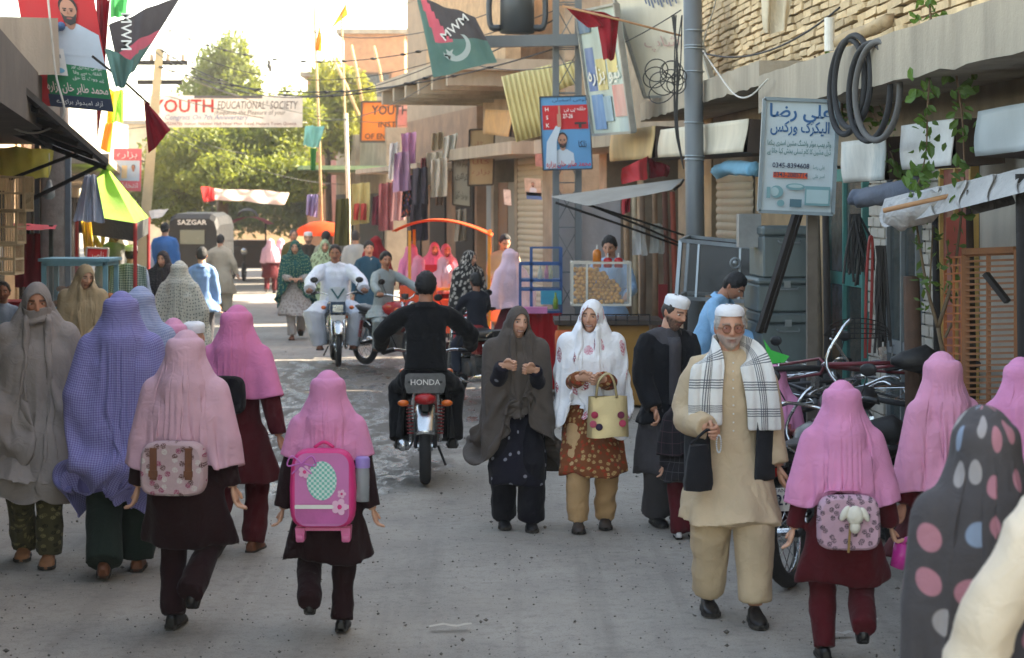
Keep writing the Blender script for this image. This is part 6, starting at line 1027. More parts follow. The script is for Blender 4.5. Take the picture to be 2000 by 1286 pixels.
for k, (hgt, wd, dx) in enumerate(((.30, .50, .0), (.42, .50, -.02), (.52, .48, .01), (.30, .52, .0), (.46, .46, .02))):
    t = thing('steel_trunk', ('bottom steel trunk of the stack behind the old man', 'second steel trunk up in the stack', 'third and tallest steel trunk of the stack', 'shallow steel trunk fourth in the stack', 'topmost steel trunk of the stack under the signboard')[k], 'trunk', (x(1522, 18)+dx, 18, zb), .06, group='steel trunks stacked at the shop'); g = MB(); g.box((0, 0, hgt*.4), (wd, .7, hgt*.8)); o = g.build('box', TR, t); bv = o.modifiers.new('b', 'BEVEL'); bv.width = .015; g = MB(); g.box((0, 0, hgt*.9), (wd+.02, .72, hgt*.19)); o = g.build('lid', TR, t); bv = o.modifiers.new('b', 'BEVEL'); bv.width = .02; g = MB(); g.tube([(-.1, -.36, hgt*.72), (-.09, -.39, hgt*.68), (.09, -.39, hgt*.68), (.1, -.36, hgt*.72)], .008, 6); g.box((0, -.362, hgt*.82), (.06, .02, .06)); g.build('hasp', STEEL, t); zb += hgt+.003
g = MB(); p = W(1465, 440, 17.9); g.box(p+V(0, .1, -.05), (.20, .2, .3)); solo(g, 'switch_box', M('switchgrey', (140, 140, 136), .6), 'small grey meter box beside the topmost trunk', 'box')
# posts, bundles of inner tubes, rack on the near shop fronts
for k, (px, y0, d, r, c, lab) in enumerate(((1590, 420, 16.9, .06, (112, 100, 86), 'rough grey timber post left of the teal door'), (1612, 400, 16.6, .035, (46, 40, 36), 'dark slim post at the edge of the teal door'), (1780, 540, 13.6, .07, (84, 62, 48), 'thick brown timber post beside the bicycle heap'), (1826, 420, 13.6, .03, (40, 36, 34), 'dark slim post before the whitewashed pier'), (1893, 380, 12.9, .03, (56, 44, 36), 'thin dark pole left of the wooden rack'), (1996, 340, 11.7, .05, (38, 34, 32), 'black post at the picture edge'))): pole(lab, (px, 800), (px, y0), d, r, M('post%d' % k, c, .9, .25, 10, .5), 'shop_post', 'post', True)
for k, (px, y0, y1, d, w_, c, lab) in enumerate(((1672, 418, 560, 15.9, .10, (30, 28, 28), 'bunch of black inner tubes hung by the teal door'), (1720, 480, 700, 15.0, .07, (34, 30, 28), 'long bunch of black inner tubes by the aluminium door'))):
    g = MB()
    for i in range(22): a_ = W(px+q.normal()*4, y0, d); b_ = W(px+q.normal()*14*w_*10, y1-q.uniform(0, 60), d+q.normal()*.03); g.tube(smoothpath([a_, a_*.5+b_*.5+V(q.normal()*.02, 0, 0), b_], 7), .011, 5)
    solo(g, 'inner_tube_bunch', M('tube_black%d' % k, c, .6), lab, 'rubber tubes')
g = MB(); g.tube(smoothpath([W(1690, 700, 15.3), W(1692, 560, 15.3), W(1698, 470, 15.3), W(1704, 480, 15.3), W(1702, 600, 15.3), W(1698, 690, 15.3)], 30), .012, 6); solo(g, 'red_hose', M('red_hose', (150, 50, 46), .5), 'looped red hose hung between the shop doors', 'hose')
rk = thing('wooden_rack', 'brown slatted wooden rack leaning on the whitewashed wall', 'rack', W(1930, 800, 12.6)*V(1, 1, 0), world=True); A_, B_, Cc, Dd = W(1886, 492, 12.9), W(1988, 488, 12.3), W(1988, 790, 12.2), W(1886, 792, 12.8); RW_ = M('rack_wood', (134, 88, 52), .7, .2, 8, .3, streak=True); f = MB(); f.bar(A_, B_, .06, .04); f.bar(Dd, Cc, .06, .04); f.bar(A_, Dd, .05, .04); f.bar(B_, Cc, .05, .04); f.bar(A_*.55+B_*.45, Dd*.55+Cc*.45, .03, .03); f.build('frame', RW_, rk)
for i in range(26): t_ = (i+.7)/26.5; f = MB(); f.bar(A_*(1-t_)+Dd*t_, B_*(1-t_)+Cc*t_, .022, .014); f.build('slat', RW_, rk)
f = MB(); f.bar(W(1925, 535, 12.2), W(1968, 590, 12.1), .05, .03); f.build('loose_board', IRON, rk)
ld = thing('wicker_panel', 'narrow orange-brown lattice panel beside the slatted rack', 'panel', W(1868, 780, 13.1)*V(1, 1, 0), world=True); A_, B_ = W(1846, 505, 13.3), W(1880, 502, 13.0); h_ = V(0, 0, -1.0); OW = M('orange_wood', (176, 106, 60), .7, .2, 8)
f = MB(); f.bar(A_, A_+h_, .02); f.bar(B_, B_+h_, .02); f.bar(A_*.5+B_*.5, (A_+B_)/2+h_, .015); f.build('frame', OW, ld)
for i in range(20): t_ = i/19; f = MB(); f.bar(A_+h_*t_, B_+h_*t_, .012); f.build('slat', OW, ld)
panelthing('red_wall_poster', 'faded red picture poster behind the sapling', 'poster', (1848, 425), (1892, 420), (1892, 500), (1848, 505), 13.75, M('redposter', (176, 90, 76), .7, .2, 4), .004)
# ---------------------------------------------------------------- motorcycles, bicycles, rickshaws
CHR = M('chrome', (200, 204, 206), .22, .08, 10, metal=.95); ENG = M('engine_alloy', (120, 120, 118), .5, .25, 14, metal=.7, dirt=(60, 56, 52)); BLKPL = M('black_plastic', (24, 24, 26), .5, .2, 20); AMB = M('amber_lens', (226, 110, 30), .3, .05); REDL = M('red_lens', (176, 20, 26), .25, .05); SEATM = M('black_vinyl', (30, 29, 30), .55, .15, 12, .3, 60)
def wheel(parent, c, r, axis=(1, 0, 0), tw=.042, name='wheel', ns=20, spoke=True):
    c = np.asarray(c, float); g = MB(); g.torus(c, r-tw, tw, axis, 36, 10); w_ = g.build(name, RUB, parent, True); ax = unit(axis); u = unit(np.cross(ax, (0, 0, 1))); v = np.cross(ax, u)
    g = MB(); g.torus(c, r-tw*1.75, tw*.42, axis, 36, 6); g.build('rim', CHR, w_, True); g = MB(); g.cyl(c-ax*.06, c+ax*.06, .04 if tw > .03 else .02, n=12)
    for i in range(ns): a = i*2*math.pi/ns; s = (-1)**i; g.tube([c+ax*.045*s+.04*(math.cos(a)*u+math.sin(a)*v), c+(r-tw*1.8)*(math.cos(a+.25*s)*u+math.sin(a+.25*s)*v)], .0028, 4)
    g.build('spokes', CHR, w_); return w_
def mudguard(parent, c, r, a0, a1, w_, mat, name='mudguard'):
    g = MB(); c = np.asarray(c, float); P = np.array([[c+V(x_*w_, -(r-.018*abs(x_)**2)*math.cos(a), (r-.022*x_*x_)*math.sin(a)) for x_ in np.linspace(-1, 1, 7)] for a in np.linspace(a0, a1, 18)]); g.grid(P); o = g.build(name, mat, parent, True); s = o.modifiers.new('t', 'SOLIDIFY'); s.thickness = .004; return o
def motorcycle(label, px, d, yaw, tank=(150, 26, 30), front='round', plate=None, rear_text=None, lean=0, xy=None, steer=0, cap=None, group='motorcycles in the street'):
    X, Y = (x(px, d), d) if xy is None else xy; t = thing('motorcycle', label, 'motorcycle', (X, Y, 0), R(yaw), group); t.rotation_euler = (0, R(lean), R(yaw)); RED = M('paint%d_%d_%d' % tank, tank, .3, .08, 4, .02)
    wheel(t, (0, -.60, .30), .30, name='front_wheel', tw=.036); wheel(t, (0, .60, .30), .30, name='rear_wheel', tw=.045); g = MB()
    for s in (-1, 1): g.tube([(s*.085, -.60, .30), (s*.085, -.535, .50), (s*.085, -.40, .90)], [.024, .026, .019], 10)
    g.build('front_fork', CHR, t, True); mudguard(t, (0, -.60, .30), .335, .5, 2.5, .065, M('paint%d_%d_%d' % tank, tank) if front != 'fairing' else CHR, 'front_mudguard'); mudguard(t, (0, .60, .30), .345, .85, 2.75, .075, CHR, 'rear_mudguard')
    g = MB(); hb = smoothpath([(-.36, -.20, .985), (-.24, -.25, 1.0), (-.12, -.36, .965), (0, -.37, .93), (.12, -.36, .965), (.24, -.25, 1.0), (.36, -.20, .985)], 26); g.tube(hb, .011, 8); h = g.build('handlebar', CHR, t, True); g = MB()
    for s in (-1, 1): g.tube([(s*.27, -.235, .998), (s*.37, -.195, .982)], .018, 10); g.tube([(s*.24, -.27, .99), (s*.36, -.25, .96)], .006, 6)
    split(g, 'grip', BLKPL, h, True)
    for s in (-1, 1):
        g = MB(); g.tube([(s*.24, -.26, 1.0), (s*.30, -.25, 1.14)], .005, 6); g.ball((s*.31, -.25, 1.17), (.055, .012, .04), 12, 8); g.build('mirror', BLKPL, h, True)
        g = MB(); g.ball((s*.19, -.44, .80), (.035, .045, .028), 12, 8); g.build('front_indicator', AMB, t, True); g = MB(); g.ball((s*.17, .76, .655), (.045, .03, .026), 12, 8); g.build('rear_indicator', AMB, t, True)
    if front == 'fairing':
        g = MB(); P = np.array([[(x_*w0, -.47-.03*(1-x_*x_), z) for x_ in np.linspace(-1, 1, 7)] for z, w0 in ((1.08, .11), (1.0, .13), (.90, .115), (.86, .10))]); g.grid(P); g.grid(P+V(0, .05, 0)); o = g.build('fairing', M('fairing_white', (206, 214, 220), .4), t, True); g = MB(); g.add([(-.1, -.505, 1.06), (-.075, -.507, 1.06), (0, -.508, .95), (.075, -.507, 1.06), (.1, -.505, 1.06), (0, -.508, .91)], [(0, 1, 2, 5), (5, 2, 3, 4)]); g.build('chevron', M('chev_teal', (30, 96, 104), .5), o); g = MB(); g.box((0, -.46, .80), (.21, .12, .16), taper=.95); g.build('headlight_box', M('box_blue', (34, 60, 84), .45), t); g = MB(); g.box((0, -.522, .79), (.14, .012, .10)); g.build('headlight', CHR, t); g = MB(); g.box((0, -.50, .66), (.19, .02, .08)); g.build('front_plate', C('white', None), t)
    else:
        g = MB(); g.lathe([(0, .0), (.05, .01), (.085, .05), (.09, .10), (.088, .115)], (0, -.40, .83), 20, rot=rx(R(90))); g.build('headlight_shell', BLKPL if front == 'black' else RED, t, True); g = MB(); g.ball((0, -.513, .83), (.082, .03, .082), 18, 10); g.build('headlight', CHR, t, True); g = MB(); g.lathe([(0, .02), (.05, .015), (.05, -.05)], (0, -.35, .99), 16); g.build('speedometer', BLKPL, t, True)
    g = MB(); P = []
    for y, w_, zt, zb in ((-.30, .05, .83, .74), (-.26, .10, .875, .71), (-.15, .135, .895, .69), (-.02, .13, .885, .69), (.08, .10, .84, .69), (.13, .06, .80, .70)):
        a = np.arange(16)*2*math.pi/16; P.append(np.stack([w_*np.sign(np.cos(a))*np.abs(np.cos(a))**.75, np.full(16, y), (zt+zb)/2+(zt-zb)/2*np.sign(np.sin(a))*np.abs(np.sin(a))**.8], 1))
    g.grid(np.array(P), wrap=True); g.add(P[0], [tuple(range(16))]); g.add(P[-1], [tuple(range(16))[::-1]]); tk = g.build('fuel_tank', RED, t, True); g = MB(); g.cyl((0, -.1, .885), (0, -.1, .905), .03, n=14); g.build('fuel_cap', CHR, tk)
    g = MB(); P = []
    for y, w_, zt, zb in ((.07, .09, .79, .72), (.12, .125, .815, .72), (.3, .135, .80, .715), (.5, .135, .815, .72), (.68, .12, .83, .735), (.74, .09, .82, .76)):
        a = np.arange(16)*2*math.pi/16; P.append(np.stack([w_*np.sign(np.cos(a))*np.abs(np.cos(a))**.6, np.full(16, y), (zt+zb)/2+(zt-zb)/2*np.sign(np.sin(a))*np.abs(np.sin(a))**.6], 1))
    g.grid(np.array(P), wrap=True); g.add(P[0], [tuple(range(16))]); g.add(P[-1], [tuple(range(16))[::-1]]); g.build('seat', SEATM, t, True)
    g = MB(); g.tube([(0, -.36, .88), (0, -.2, .70), (0, -.02, .40), (0, .12, .36), (0, .3, .40), (0, .45, .62)], .022, 8)
    for s in (-1, 1): g.tube([(s*.02, -.3, .72), (s*.10, .1, .70), (s*.12, .6, .72), (s*.10, .78, .74)], .014, 8); g.tube([(s*.07, .15, .38), (s*.075, .60, .30)], .018, 8)
    g.build('frame', BLKPL, t, True); g = MB(); g.box((0, -.06, .37), (.20, .34, .17)); g.box((0, .12, .40), (.19, .14, .2)); g.cyl((-.13, .02, .36), (.13, .02, .36), .085, n=16); g.cyl((-.12, -.13, .36), (.12, -.13, .36), .07, n=16); e = g.build('engine', ENG, t); g = MB()
    for i in range(6): g.box((0, -.16-.012*i, .47+.028*i), (.16-.006*i, .13, .012), rx(.35))
    g.build('cylinder_fins', ENG, e); g = MB(); g.tube(smoothpath([(.07, -.22, .50), (.10, -.28, .38), (.12, -.2, .24), (.15, .05, .22), (.165, .2, .24)], 16), .016, 8); g.tube([(.165, .18, .24), (.172, .3, .27), (.175, .78, .33), (.175, .80, .333)], [.02, .042, .046, .02], 12); g.build('exhaust', CHR, t, True)
    for s in (-1, 1):
        g = MB(); g.tube([(s*.115, .58, .33), (s*.125, .50, .66)], .012, 8); sh = g.build('shock_absorber', CHR, t); g = MB()
        for i in range(9): g.torus((s*(.116+.001*i), .565-.007*i, .40+.026*i), .024, .005, (0, -.2, 1), 12, 5)
        g.build('spring', RED, sh)
    g = MB(); g.box((0, .15, .60), (.19, .22, .14), taper=.9); g.build('side_cover', RED, t); g = MB(); g.bar((-.2, .0, .28), (.2, .0, .28), .025); g.bar((-.24, -.02, .285), (-.15, -.02, .285), .035); g.bar((.24, -.02, .285), (.15, -.02, .285), .035); g.tube([(-.10, .1, .24), (-.16, .2, .1)], .01); g.build('footpeg', BLKPL, t)
    g = MB(); g.box((0, .77, .70), (.12, .07, .05)); g.tube([(-.13, .62, .76), (-.13, .78, .82), (.13, .78, .82), (.13, .62, .76)], .009, 6); g.build('grab_rail', CHR if cap is None else BLKPL, t); g = MB(); g.ball((0, .80, .69), (.085, .05, .045), 14, 10); g.build('tail_light', REDL, t, True); g = MB(); g.box((0, .79, .635), (.05, .06, .08)); g.build('tail_bracket', BLKPL, t)
    if cap: g = MB(); P = np.array([[(x_*w0, .775+.015*(1-x_*x_), z) for x_ in np.linspace(-1, 1, 9)] for z, w0 in ((.885, .13), (.87, .155), (.80, .16), (.735, .145))]); g.grid(P); g.grid(P-V(0, .05, 0)); o = g.build('seat_back_panel', M('worn_panel', (104, 104, 102), .6, .25, 26, .3, 60), t, True); text(cap, .062, WH, o, (0, .797, .80), (-1, 0, 0), (0, 0, 1), bold=.012)
    if plate: g = MB(); g.box((0, .815, .53), (.30, .012, .13)); o = g.build('number_plate', C('white', None), t); text(plate, .085, C('navy', (40, 50, 74)), o, (0, .822, .50), (-1, 0, 0), (0, 0, 1), width=.26, bold=.012); text('QUETTA', .03, C('navy', None), o, (0, .822, .475), (-1, 0, 0), (0, 0, 1), width=.08); text('BALOCHISTAN', .03, C('navy', None), o, (0, .822, .572), (-1, 0, 0), (0, 0, 1), width=.22)
    if rear_text: g = MB(); g.box((0, .80, .77), (.26, .05, .12)); o = g.build('tail_case', BLKPL, t); text(rear_text, .055, WH, o, (0, .827, .765), (-1, 0, 0), (0, 0, 1), bold=.01)
    return t
motorcycle('red motorcycle seen from behind under the black-clad rider', 832, 16.3, 182, (150, 30, 32), 'round', None, None, cap='HONDA', lean=0)
motorcycle('motorcycle with a white and blue fairing ridden by the man in white', 656, 27.6, 8, (40, 70, 90), 'fairing')
motorcycle('red motorcycle of the boy in the grey shirt', 762, 27.0, 38, (170, 30, 34), 'round')
motorcycle('parked red motorcycle with a white plate behind the grey-shawled woman', 935, 22.6, 205, (130, 24, 28), 'round', 'BN 7264', 'Ravi', lean=4)
motorcycle('black motorcycle with a white number plate parked beside the old man', 1612, 12.0, 152, (26, 26, 28), 'black', 'MK 729', 'HONDA', lean=6)
motorcycle('dark motorcycle parked behind the bicycle heap', 1575, 15.2, 140, (40, 40, 44), 'black', lean=6)
def bicycle(label, loc, rot, col, wheels=True, group='heap of repair-shop bicycles', basket=False):
    t = thing('bicycle', label, 'bicycle', loc, 0, group); t.rotation_euler = rot; m_ = M('bike%d_%d_%d' % col, col, .5, .25, 8, dirt=(80, 70, 60)); g = MB(); B, S_, H_, Rr, Fr = V(0, .05, .28), V(0, .20, .80), V(0, -.38, .80), V(0, .52, .32), V(0, -.55, .32)
    for a_, b_, r in ((B, S_, .014), (B, H_, .016), (S_*.95+B*.05, H_+V(0, 0, .05), .014)): g.tube([a_, b_], r, 8)
    for s in (-.05, .05): g.tube([S_, Rr+V(s, 0, 0)], .009, 6); g.tube([B, Rr+V(s, 0, 0)], .009, 6); g.tube([H_+V(0, 0, .06), H_+V(s, 0, -.06), Fr+V(s, 0, 0)], .01, 6)
    g.build('frame', m_, t, True); g = MB(); g.tube(smoothpath([(-.28, -.22, .98), (-.2, -.3, 1.0), (0, -.40, .95), (.2, -.3, 1.0), (.28, -.22, .98)], 16), .011, 7); g.tube([H_, (0, -.40, .95)], .013, 7); g.build('handlebar', CHR, t, True); g = MB(); g.tube([(0, .34, .93), (0, .28, .94), (0, .12, .93), (0, .04, .925)], [.05, .085, .05, .018], 10, sx=1.2); g.build('saddle', SEATM, t, True); g = MB(); g.cyl((.03, .05, .28), (.045, .05, .28), .085, n=18); g.bar((.05, .05, .28), (.05, -.05, .14), .018); g.bar((.05, -.05, .14), (.14, -.05, .14), .03, .08); g.bar((-.05, .05, .28), (-.05, .15, .42), .018); g.bar((-.05, .15, .42), (-.14, .15, .42), .03, .08); g.build('crank', CHR, t)
    if wheels: wheel(t, Rr, .33, tw=.02, ns=16); wheel(t, Fr, .33, tw=.02, ns=16)
    if basket: g = MB(); g.lathe([(.11, 0), (.15, .2)], (0, -.58, .78), 4); g.build('basket', IRON, t)
    return t
bx0 = W(1690, 700, 13.6); P0 = lambda px, d, z: (x(px, d), d, z)
bicycle('maroon bicycle on top of the heap, lying on its side', P0(1650, 13.9, 1.02), (R(8), R(80), R(-75)), (110, 40, 50))
bicycle('dark bicycle lying second in the heap', P0(1680, 13.7, .80), (R(-6), R(82), R(100)), (40, 40, 44))
bicycle('dull red bicycle lying low in the heap', P0(1660, 13.8, .55), (R(5), R(78), R(-95)), (130, 50, 50))
bicycle('black bicycle standing behind the girl with the patterned bag', P0(1690, 13.0, 0), (0, R(9), R(158)), (30, 30, 32))
bicycle('grey bicycle leaning at the timber post beside the heap', P0(1730, 13.4, 0), (0, R(10), R(172)), (90, 90, 92))
for k in range(7):
    g = MB(); g.torus((0, 0, 0), .30, .022, (1, 0, 0), 36, 8); o = solo(g, 'loose_tyre', (RUB, RUBG)[k == 3], 'worn bicycle tyre leaning in a row below the timber post', 'tyre', 'tyres leaning under the timber post', True, base=(0, 0, -.32)); o.location = (x(1752+k*9, 13.0), 13.0+.03*k, 0); o.rotation_euler = (0, R(14+k*2), R(60))
g = MB(); p = W(1675, 655, 14.2); P = np.array([[(p[0]+.24*u, p[1], p[2]+.12*math.sqrt(max(0, 1-u*u))*v) for u in np.linspace(-1, 1, 12)] for v in np.linspace(-.2, 1, 5)])
for i in range(12): g.tube([P[0, i], P[-1, i]], .004, 4)
for i in range(5): g.tube(P[i], .004, 4)
solo(g, 'wire_basket', IRON, 'black wire basket lying on top of the bicycle heap', 'basket')
# canopied passenger cart
rc = thing('passenger_cart', 'canopied cart with a curved orange roof on yellow posts, full of children', 'cart', (x(862, 29.5), 29.5, 0), 0, None); x0_, x1_ = x(770, 29.5)-x(862, 29.5), x(958, 29.5)-x(862, 29.5); ztop = W(0, 432, 29.5)[2]; zpost = W(0, 455, 29.5)[2]; YP = M('yellow_post', (226, 150, 36), .5, .1, 6)
g = MB(); P = np.array([[(x0_-.02+(x1_-x0_+.04)*u, -.1+v*1.7, zpost+(ztop-zpost)*(1-(2*u-.85)**2*(1.0 if u > .425 else 1.3))+.01*math.sin(v*9+u*5)) for u in np.linspace(0, 1, 22)] for v in np.linspace(0, 1, 12)]); g.grid(P); o = g.build('canopy', fabric('canopy_orange', (214, 96, 44), thin=.35), rc, True); s = o.modifiers.new('t', 'SOLIDIFY'); s.thickness = .02
for px in (800, 955):
    for yy_ in (0, 1.4): g = MB(); X_ = x(px, 29.5)-x(862, 29.5); g.bar((X_, yy_, .4), (X_, yy_, zpost+.03), .045); g.build('post', YP, rc)
g = MB(); g.bar((x(800, 29.5)-x(862, 29.5), 0, .95), (x1_-.02, 0, .95), .04); g.build('rail', YP, rc); g = MB(); g.box(((x0_+x1_)/2+.1, .75, .55), (1.2, 1.5, .5)); g.build('cart_box', M('cart_orange', (226, 80, 30), .5, .1, 4), rc); g = MB(); g.box(((x0_+x1_)/2-.35, -.06, .78), (.55, .05, .45)); g.build('side_panel', M('cart_orange', (226, 80, 30)), rc)
for xx_, yy_ in ((-.45, .2), (.65, .2), (.1, 1.5)): wheel(rc, (xx_, yy_, .26), .26, tw=.045)
b = None; g = MB(); p = (x(841, 29.5)-x(862, 29.5), .15, W(0, 535, 29.5)[2]); g.box(p, (.18, .03, .26)); g.build('red_board', C('stallred', None), rc)
# dark auto rickshaw seen from behind
ar = thing('auto_rickshaw', 'dark auto rickshaw with a rear window and white maker lettering', 'rickshaw', (x(376, 48), 48, 0), R(-6)); w_, z0, z1 = .62, .45, 1.98; DK = M('rick_dark', (28, 31, 34), .6, .12, 5, .15); g = MB(); P = []
for y, sx_, zt in ((0, .96, 1.86), (.12, 1., z1), (1.3, 1., 2.02), (1.7, .95, 1.95)): P.append([(-w_*sx_, y, z0), (-w_*sx_, y, zt-.28), (-w_*sx_*.9, y, zt-.08), (-w_*sx_*.7, y, zt), (w_*sx_*.7, y, zt), (w_*sx_*.9, y, zt-.08), (w_*sx_, y, zt-.28), (w_*sx_, y, z0)])
g.grid(np.array(P)[:, ::-1], wrap=True); g.add(P[0], [tuple(range(8))]); g.build('cabin', DK, ar); g = MB(); g.box((0, -.012, 1.42), (.66, .02, .40)); f = g.build('rear_window_frame', BLKPL, ar); g = MB(); g.box((0, -.028, 1.42), (.60, .012, .34)); g.build('pane', glass('rick_glass', (170, 176, 160), .55), f); text('SAZGAR', .16, C('white', None), ar, (0, -.03, 1.72), (1, 0, 0), width=.72, bold=.02); g = MB(); g.box((0, .05, .62), (1.2, .12, .3)); g.build('bumper', BLKPL, ar)
for s in (-1, 1): g = MB(); g.box((s*.5, -.02, .82), (.14, .04, .1)); g.build('tail_light', REDL, ar); wheel(ar, (s*.52, .45, .24), .24, tw=.05)
# far rickshaw coming nearer
fr_ = thing('canopied_rickshaw', 'distant rickshaw with a red canopy coming down the street', 'rickshaw', (x(481, 58), 58, 0)); g = MB(); P = np.array([[(u*.62, v*1.6, 1.62+.22*(1-u*u)) for u in np.linspace(-1, 1, 9)] for v in (0, .5, 1)]); g.grid(P); g.build('canopy', fabric('rick_red', (150, 40, 46)), fr_, True); g = MB(); P = np.array([[(u*.3, .3+.3*v, 1.85+.25*math.sqrt(max(0, 1-u*u))*(1-v*v*.3)) for u in np.linspace(-1, 1, 9)] for v in np.linspace(-1, 1, 6)]); g.grid(P); g.build('roof_bundle', fabric('bundle_grey', (96, 92, 88)), fr_, True); g = MB(); g.box((0, .9, .75), (1.15, 1.3, .8)); g.build('body_panel', M('rick_body', (60, 44, 40), .7), fr_)
for s in (-1, 1): g = MB(); g.bar((s*.55, .1, .6), (s*.55, .1, 1.65), .04); g.build('post', IRON, fr_); wheel(fr_, (s*.5, .9, .28), .28, tw=.05, ns=10)
wheel(fr_, (0, -.5, .28), .28, tw=.045, ns=12); g = MB(); g.tube([(0, -.5, .3), (0, -.3, .95)], .04); g.tube([(-.36, -.2, 1.02), (0, -.32, .98), (.36, -.2, 1.02)], .015); g.build('front_fork', IRON, fr_); g = MB(); g.ball((0, -.42, .85), .1, 12, 8); g.build('headlight', CHR, fr_, True)
# ---------------------------------------------------------------- people
Q_ = dict(n=dict(v=.0125, N=96, st=75, sub=1), m=dict(v=.019, N=60, st=48, sub=1), f=dict(v=.026, N=44, st=30, sub=0))
BLKS = M('black_shoe', (26, 24, 24), .45, .2, 20); BRNS = M('brown_shoe', (110, 66, 42), .6, .2, 20); TANS = M('tan_sandal', (150, 104, 70), .7, .2, 20); WSOLE = M('white_sole', (206, 204, 200), .7)
def walk(a=.13, b=.14, lift=.03, x_=.05, lead=0): f = [(-x_, -a, 0), (x_, b, lift)]; return tuple(f) if lead == 0 else ((-x_, b, lift), (x_, -a, 0))
def dress(f, q, top=None, legs=None, scarf=None, shoes=BLKS, hr=None, cap=None, tk={}, lk={}, coll=None, seed=0):
    o = f.o; v = Q_[q]
    if top is not None: kameez(f, top, voxel=v['v'], seed=seed+1, **tk)
    if legs is not None: shalwar(f, legs, voxel=v['v'], seed=seed+3, **lk)
    if scarf: sk = dict(N=v['N'], steps=v['st'], sub=v['sub'], seed=seed, rows=1 if q == 'n' else 1.5 if q == 'm' else 2.); sk.update(scarf); m_ = sk.pop('mat'); hood(f, m_, **sk)
    if shoes is not None: 
        for i in (0, 1): shoe(f, i, shoes, o)
    if hr: hair(f, hr[0], hr[1], o)
    if cap: prayer_cap(f, o)
    if coll is not None: collar(f, coll)
    return f
MARN, DMAR = fabric('maroon_uniform', (84, 26, 33)), fabric('dark_uniform', (42, 23, 26)); PK1, PK2, PK3, PK4 = fabric('pink_scarf', (234, 156, 200), thin=.1), fabric('pale_pink_scarf', (222, 180, 196), thin=.1), fabric('bright_pink_scarf', (232, 138, 184), thin=.1), fabric('rose_scarf', (228, 160, 192), thin=.1)
def backpack(f, label, zc, w_, h_, dp, mat, pocket=None, strap=None, yo=.115, under=False, straps=True):
    """worn on the back; its own thing standing where the person stands"""
    S = f.S; t = thing('backpack', label, 'backpack', f.loc, f.yaw); y0 = yo*S; g = MB(); P = []; n = 28; a = np.arange(n)*2*math.pi/n
    for k, (yy, s) in enumerate(((0, .86), (.01, .96), (dp*.5, 1.), (dp*.9, .97), (dp, .88))): e = .42; P.append(np.stack([w_/2*s*np.sign(np.cos(a))*np.abs(np.cos(a))**e, np.full(n, y0+yy), zc+h_/2*s*np.sign(np.sin(a))*np.abs(np.sin(a))**(e if True else 1)-.0], 1))
    P = np.array(P); P[..., 0] *= 1-.10*np.clip((P[..., 2]-zc)/h_*2, 0, 1)**2; g.grid(P[:, ::-1], wrap=True); g.add(P[-1], [tuple(range(n))[::-1]]); g.add(P[0], [tuple(range(n))]); g.uv = [v_[:, [0, 2]]+V(3, 3) for v_ in g.v]; g.hasuv = True; b = g.build('bag_body', mat, t, False); s_ = b.modifiers.new('b', 'BEVEL'); s_.width = .012; s_.segments = 2; s_.limit_method = 'ANGLE'
    for i in (() if under or not straps else (-1, 1)): g = MB(); g.tube(smoothpath([(i*w_*.3, y0+.01, zc+h_*.42), (i*.055*S, y0-.03, f.neck[2]-.01*S), (i*.062*S, f.neck[1]-.05*S, f.neck[2]-.06*S), (i*.085*S, f.chest[1]-.085*S, f.chest[2]), (i*.10*S, .0, zc-h_*.2), (i*w_*.4, y0+.01, zc-h_*.35)], 22), .022, 6, sx=.35); g.build('shoulder_strap', strap or mat, t, True)
    if under: return t, y0+dp, zc
    g = MB(); g.tube(smoothpath([(-.05, y0+.02, zc+h_*.49), (0, y0+.02, zc+h_*.56), (.05, y0+.02, zc+h_*.49)], 10), .009, 6); g.build('top_handle', strap or mat, t, True)
    return t, y0+dp, zc
# --- woman in the grey chador at the left
f = Fig(1.74, feet=((-.05, .06, 0), (.05, -.10, 0)), hands=((-.12, -.08, .52), (.12, -.08, .52)), head=(6, 6, 0), pole=((-.3, .8, -.6), (.3, .8, -.6)))
body(f, 'woman wrapped in a plain grey chador drawn over her mouth, facing the camera', 72, 12.4, 8, 'c', {}, hands=(0, 0))
CAMO = fabric('camo_print', (74, 70, 50), 'floral', (130, 122, 84), [(40, 38, 30)], scale=26); G_CH = fabric('grey_chador', (142, 134, 130))
dress(f, 'n', G_CH, CAMO, dict(mat=G_CH, length=.60, front=.56, face='open', shx=.205, shy=.165, full=.45, flare=.22, seed=3, thick=.022), TANS, tk=dict(hem=.3, arms=(0, 0)))
g = MB(); P = np.array([[(f.Rh@(V(.086*math.sin(a), -.106*math.cos(a)*(1-.10*abs(v)), -.020-.085*v)*f.hsc)+f.hc) for a in np.linspace(-1.5, 1.5, 24)] for v in np.linspace(0, 1, 9)]); P[..., 2] += .010*np.sin(np.linspace(-4, 4, 24))[None]; P[-3:, :, 1] -= .02; g.grid(P); o = g.build('veil', G_CH, f.o, True); o.modifiers.new('t', 'SOLIDIFY').thickness = .004
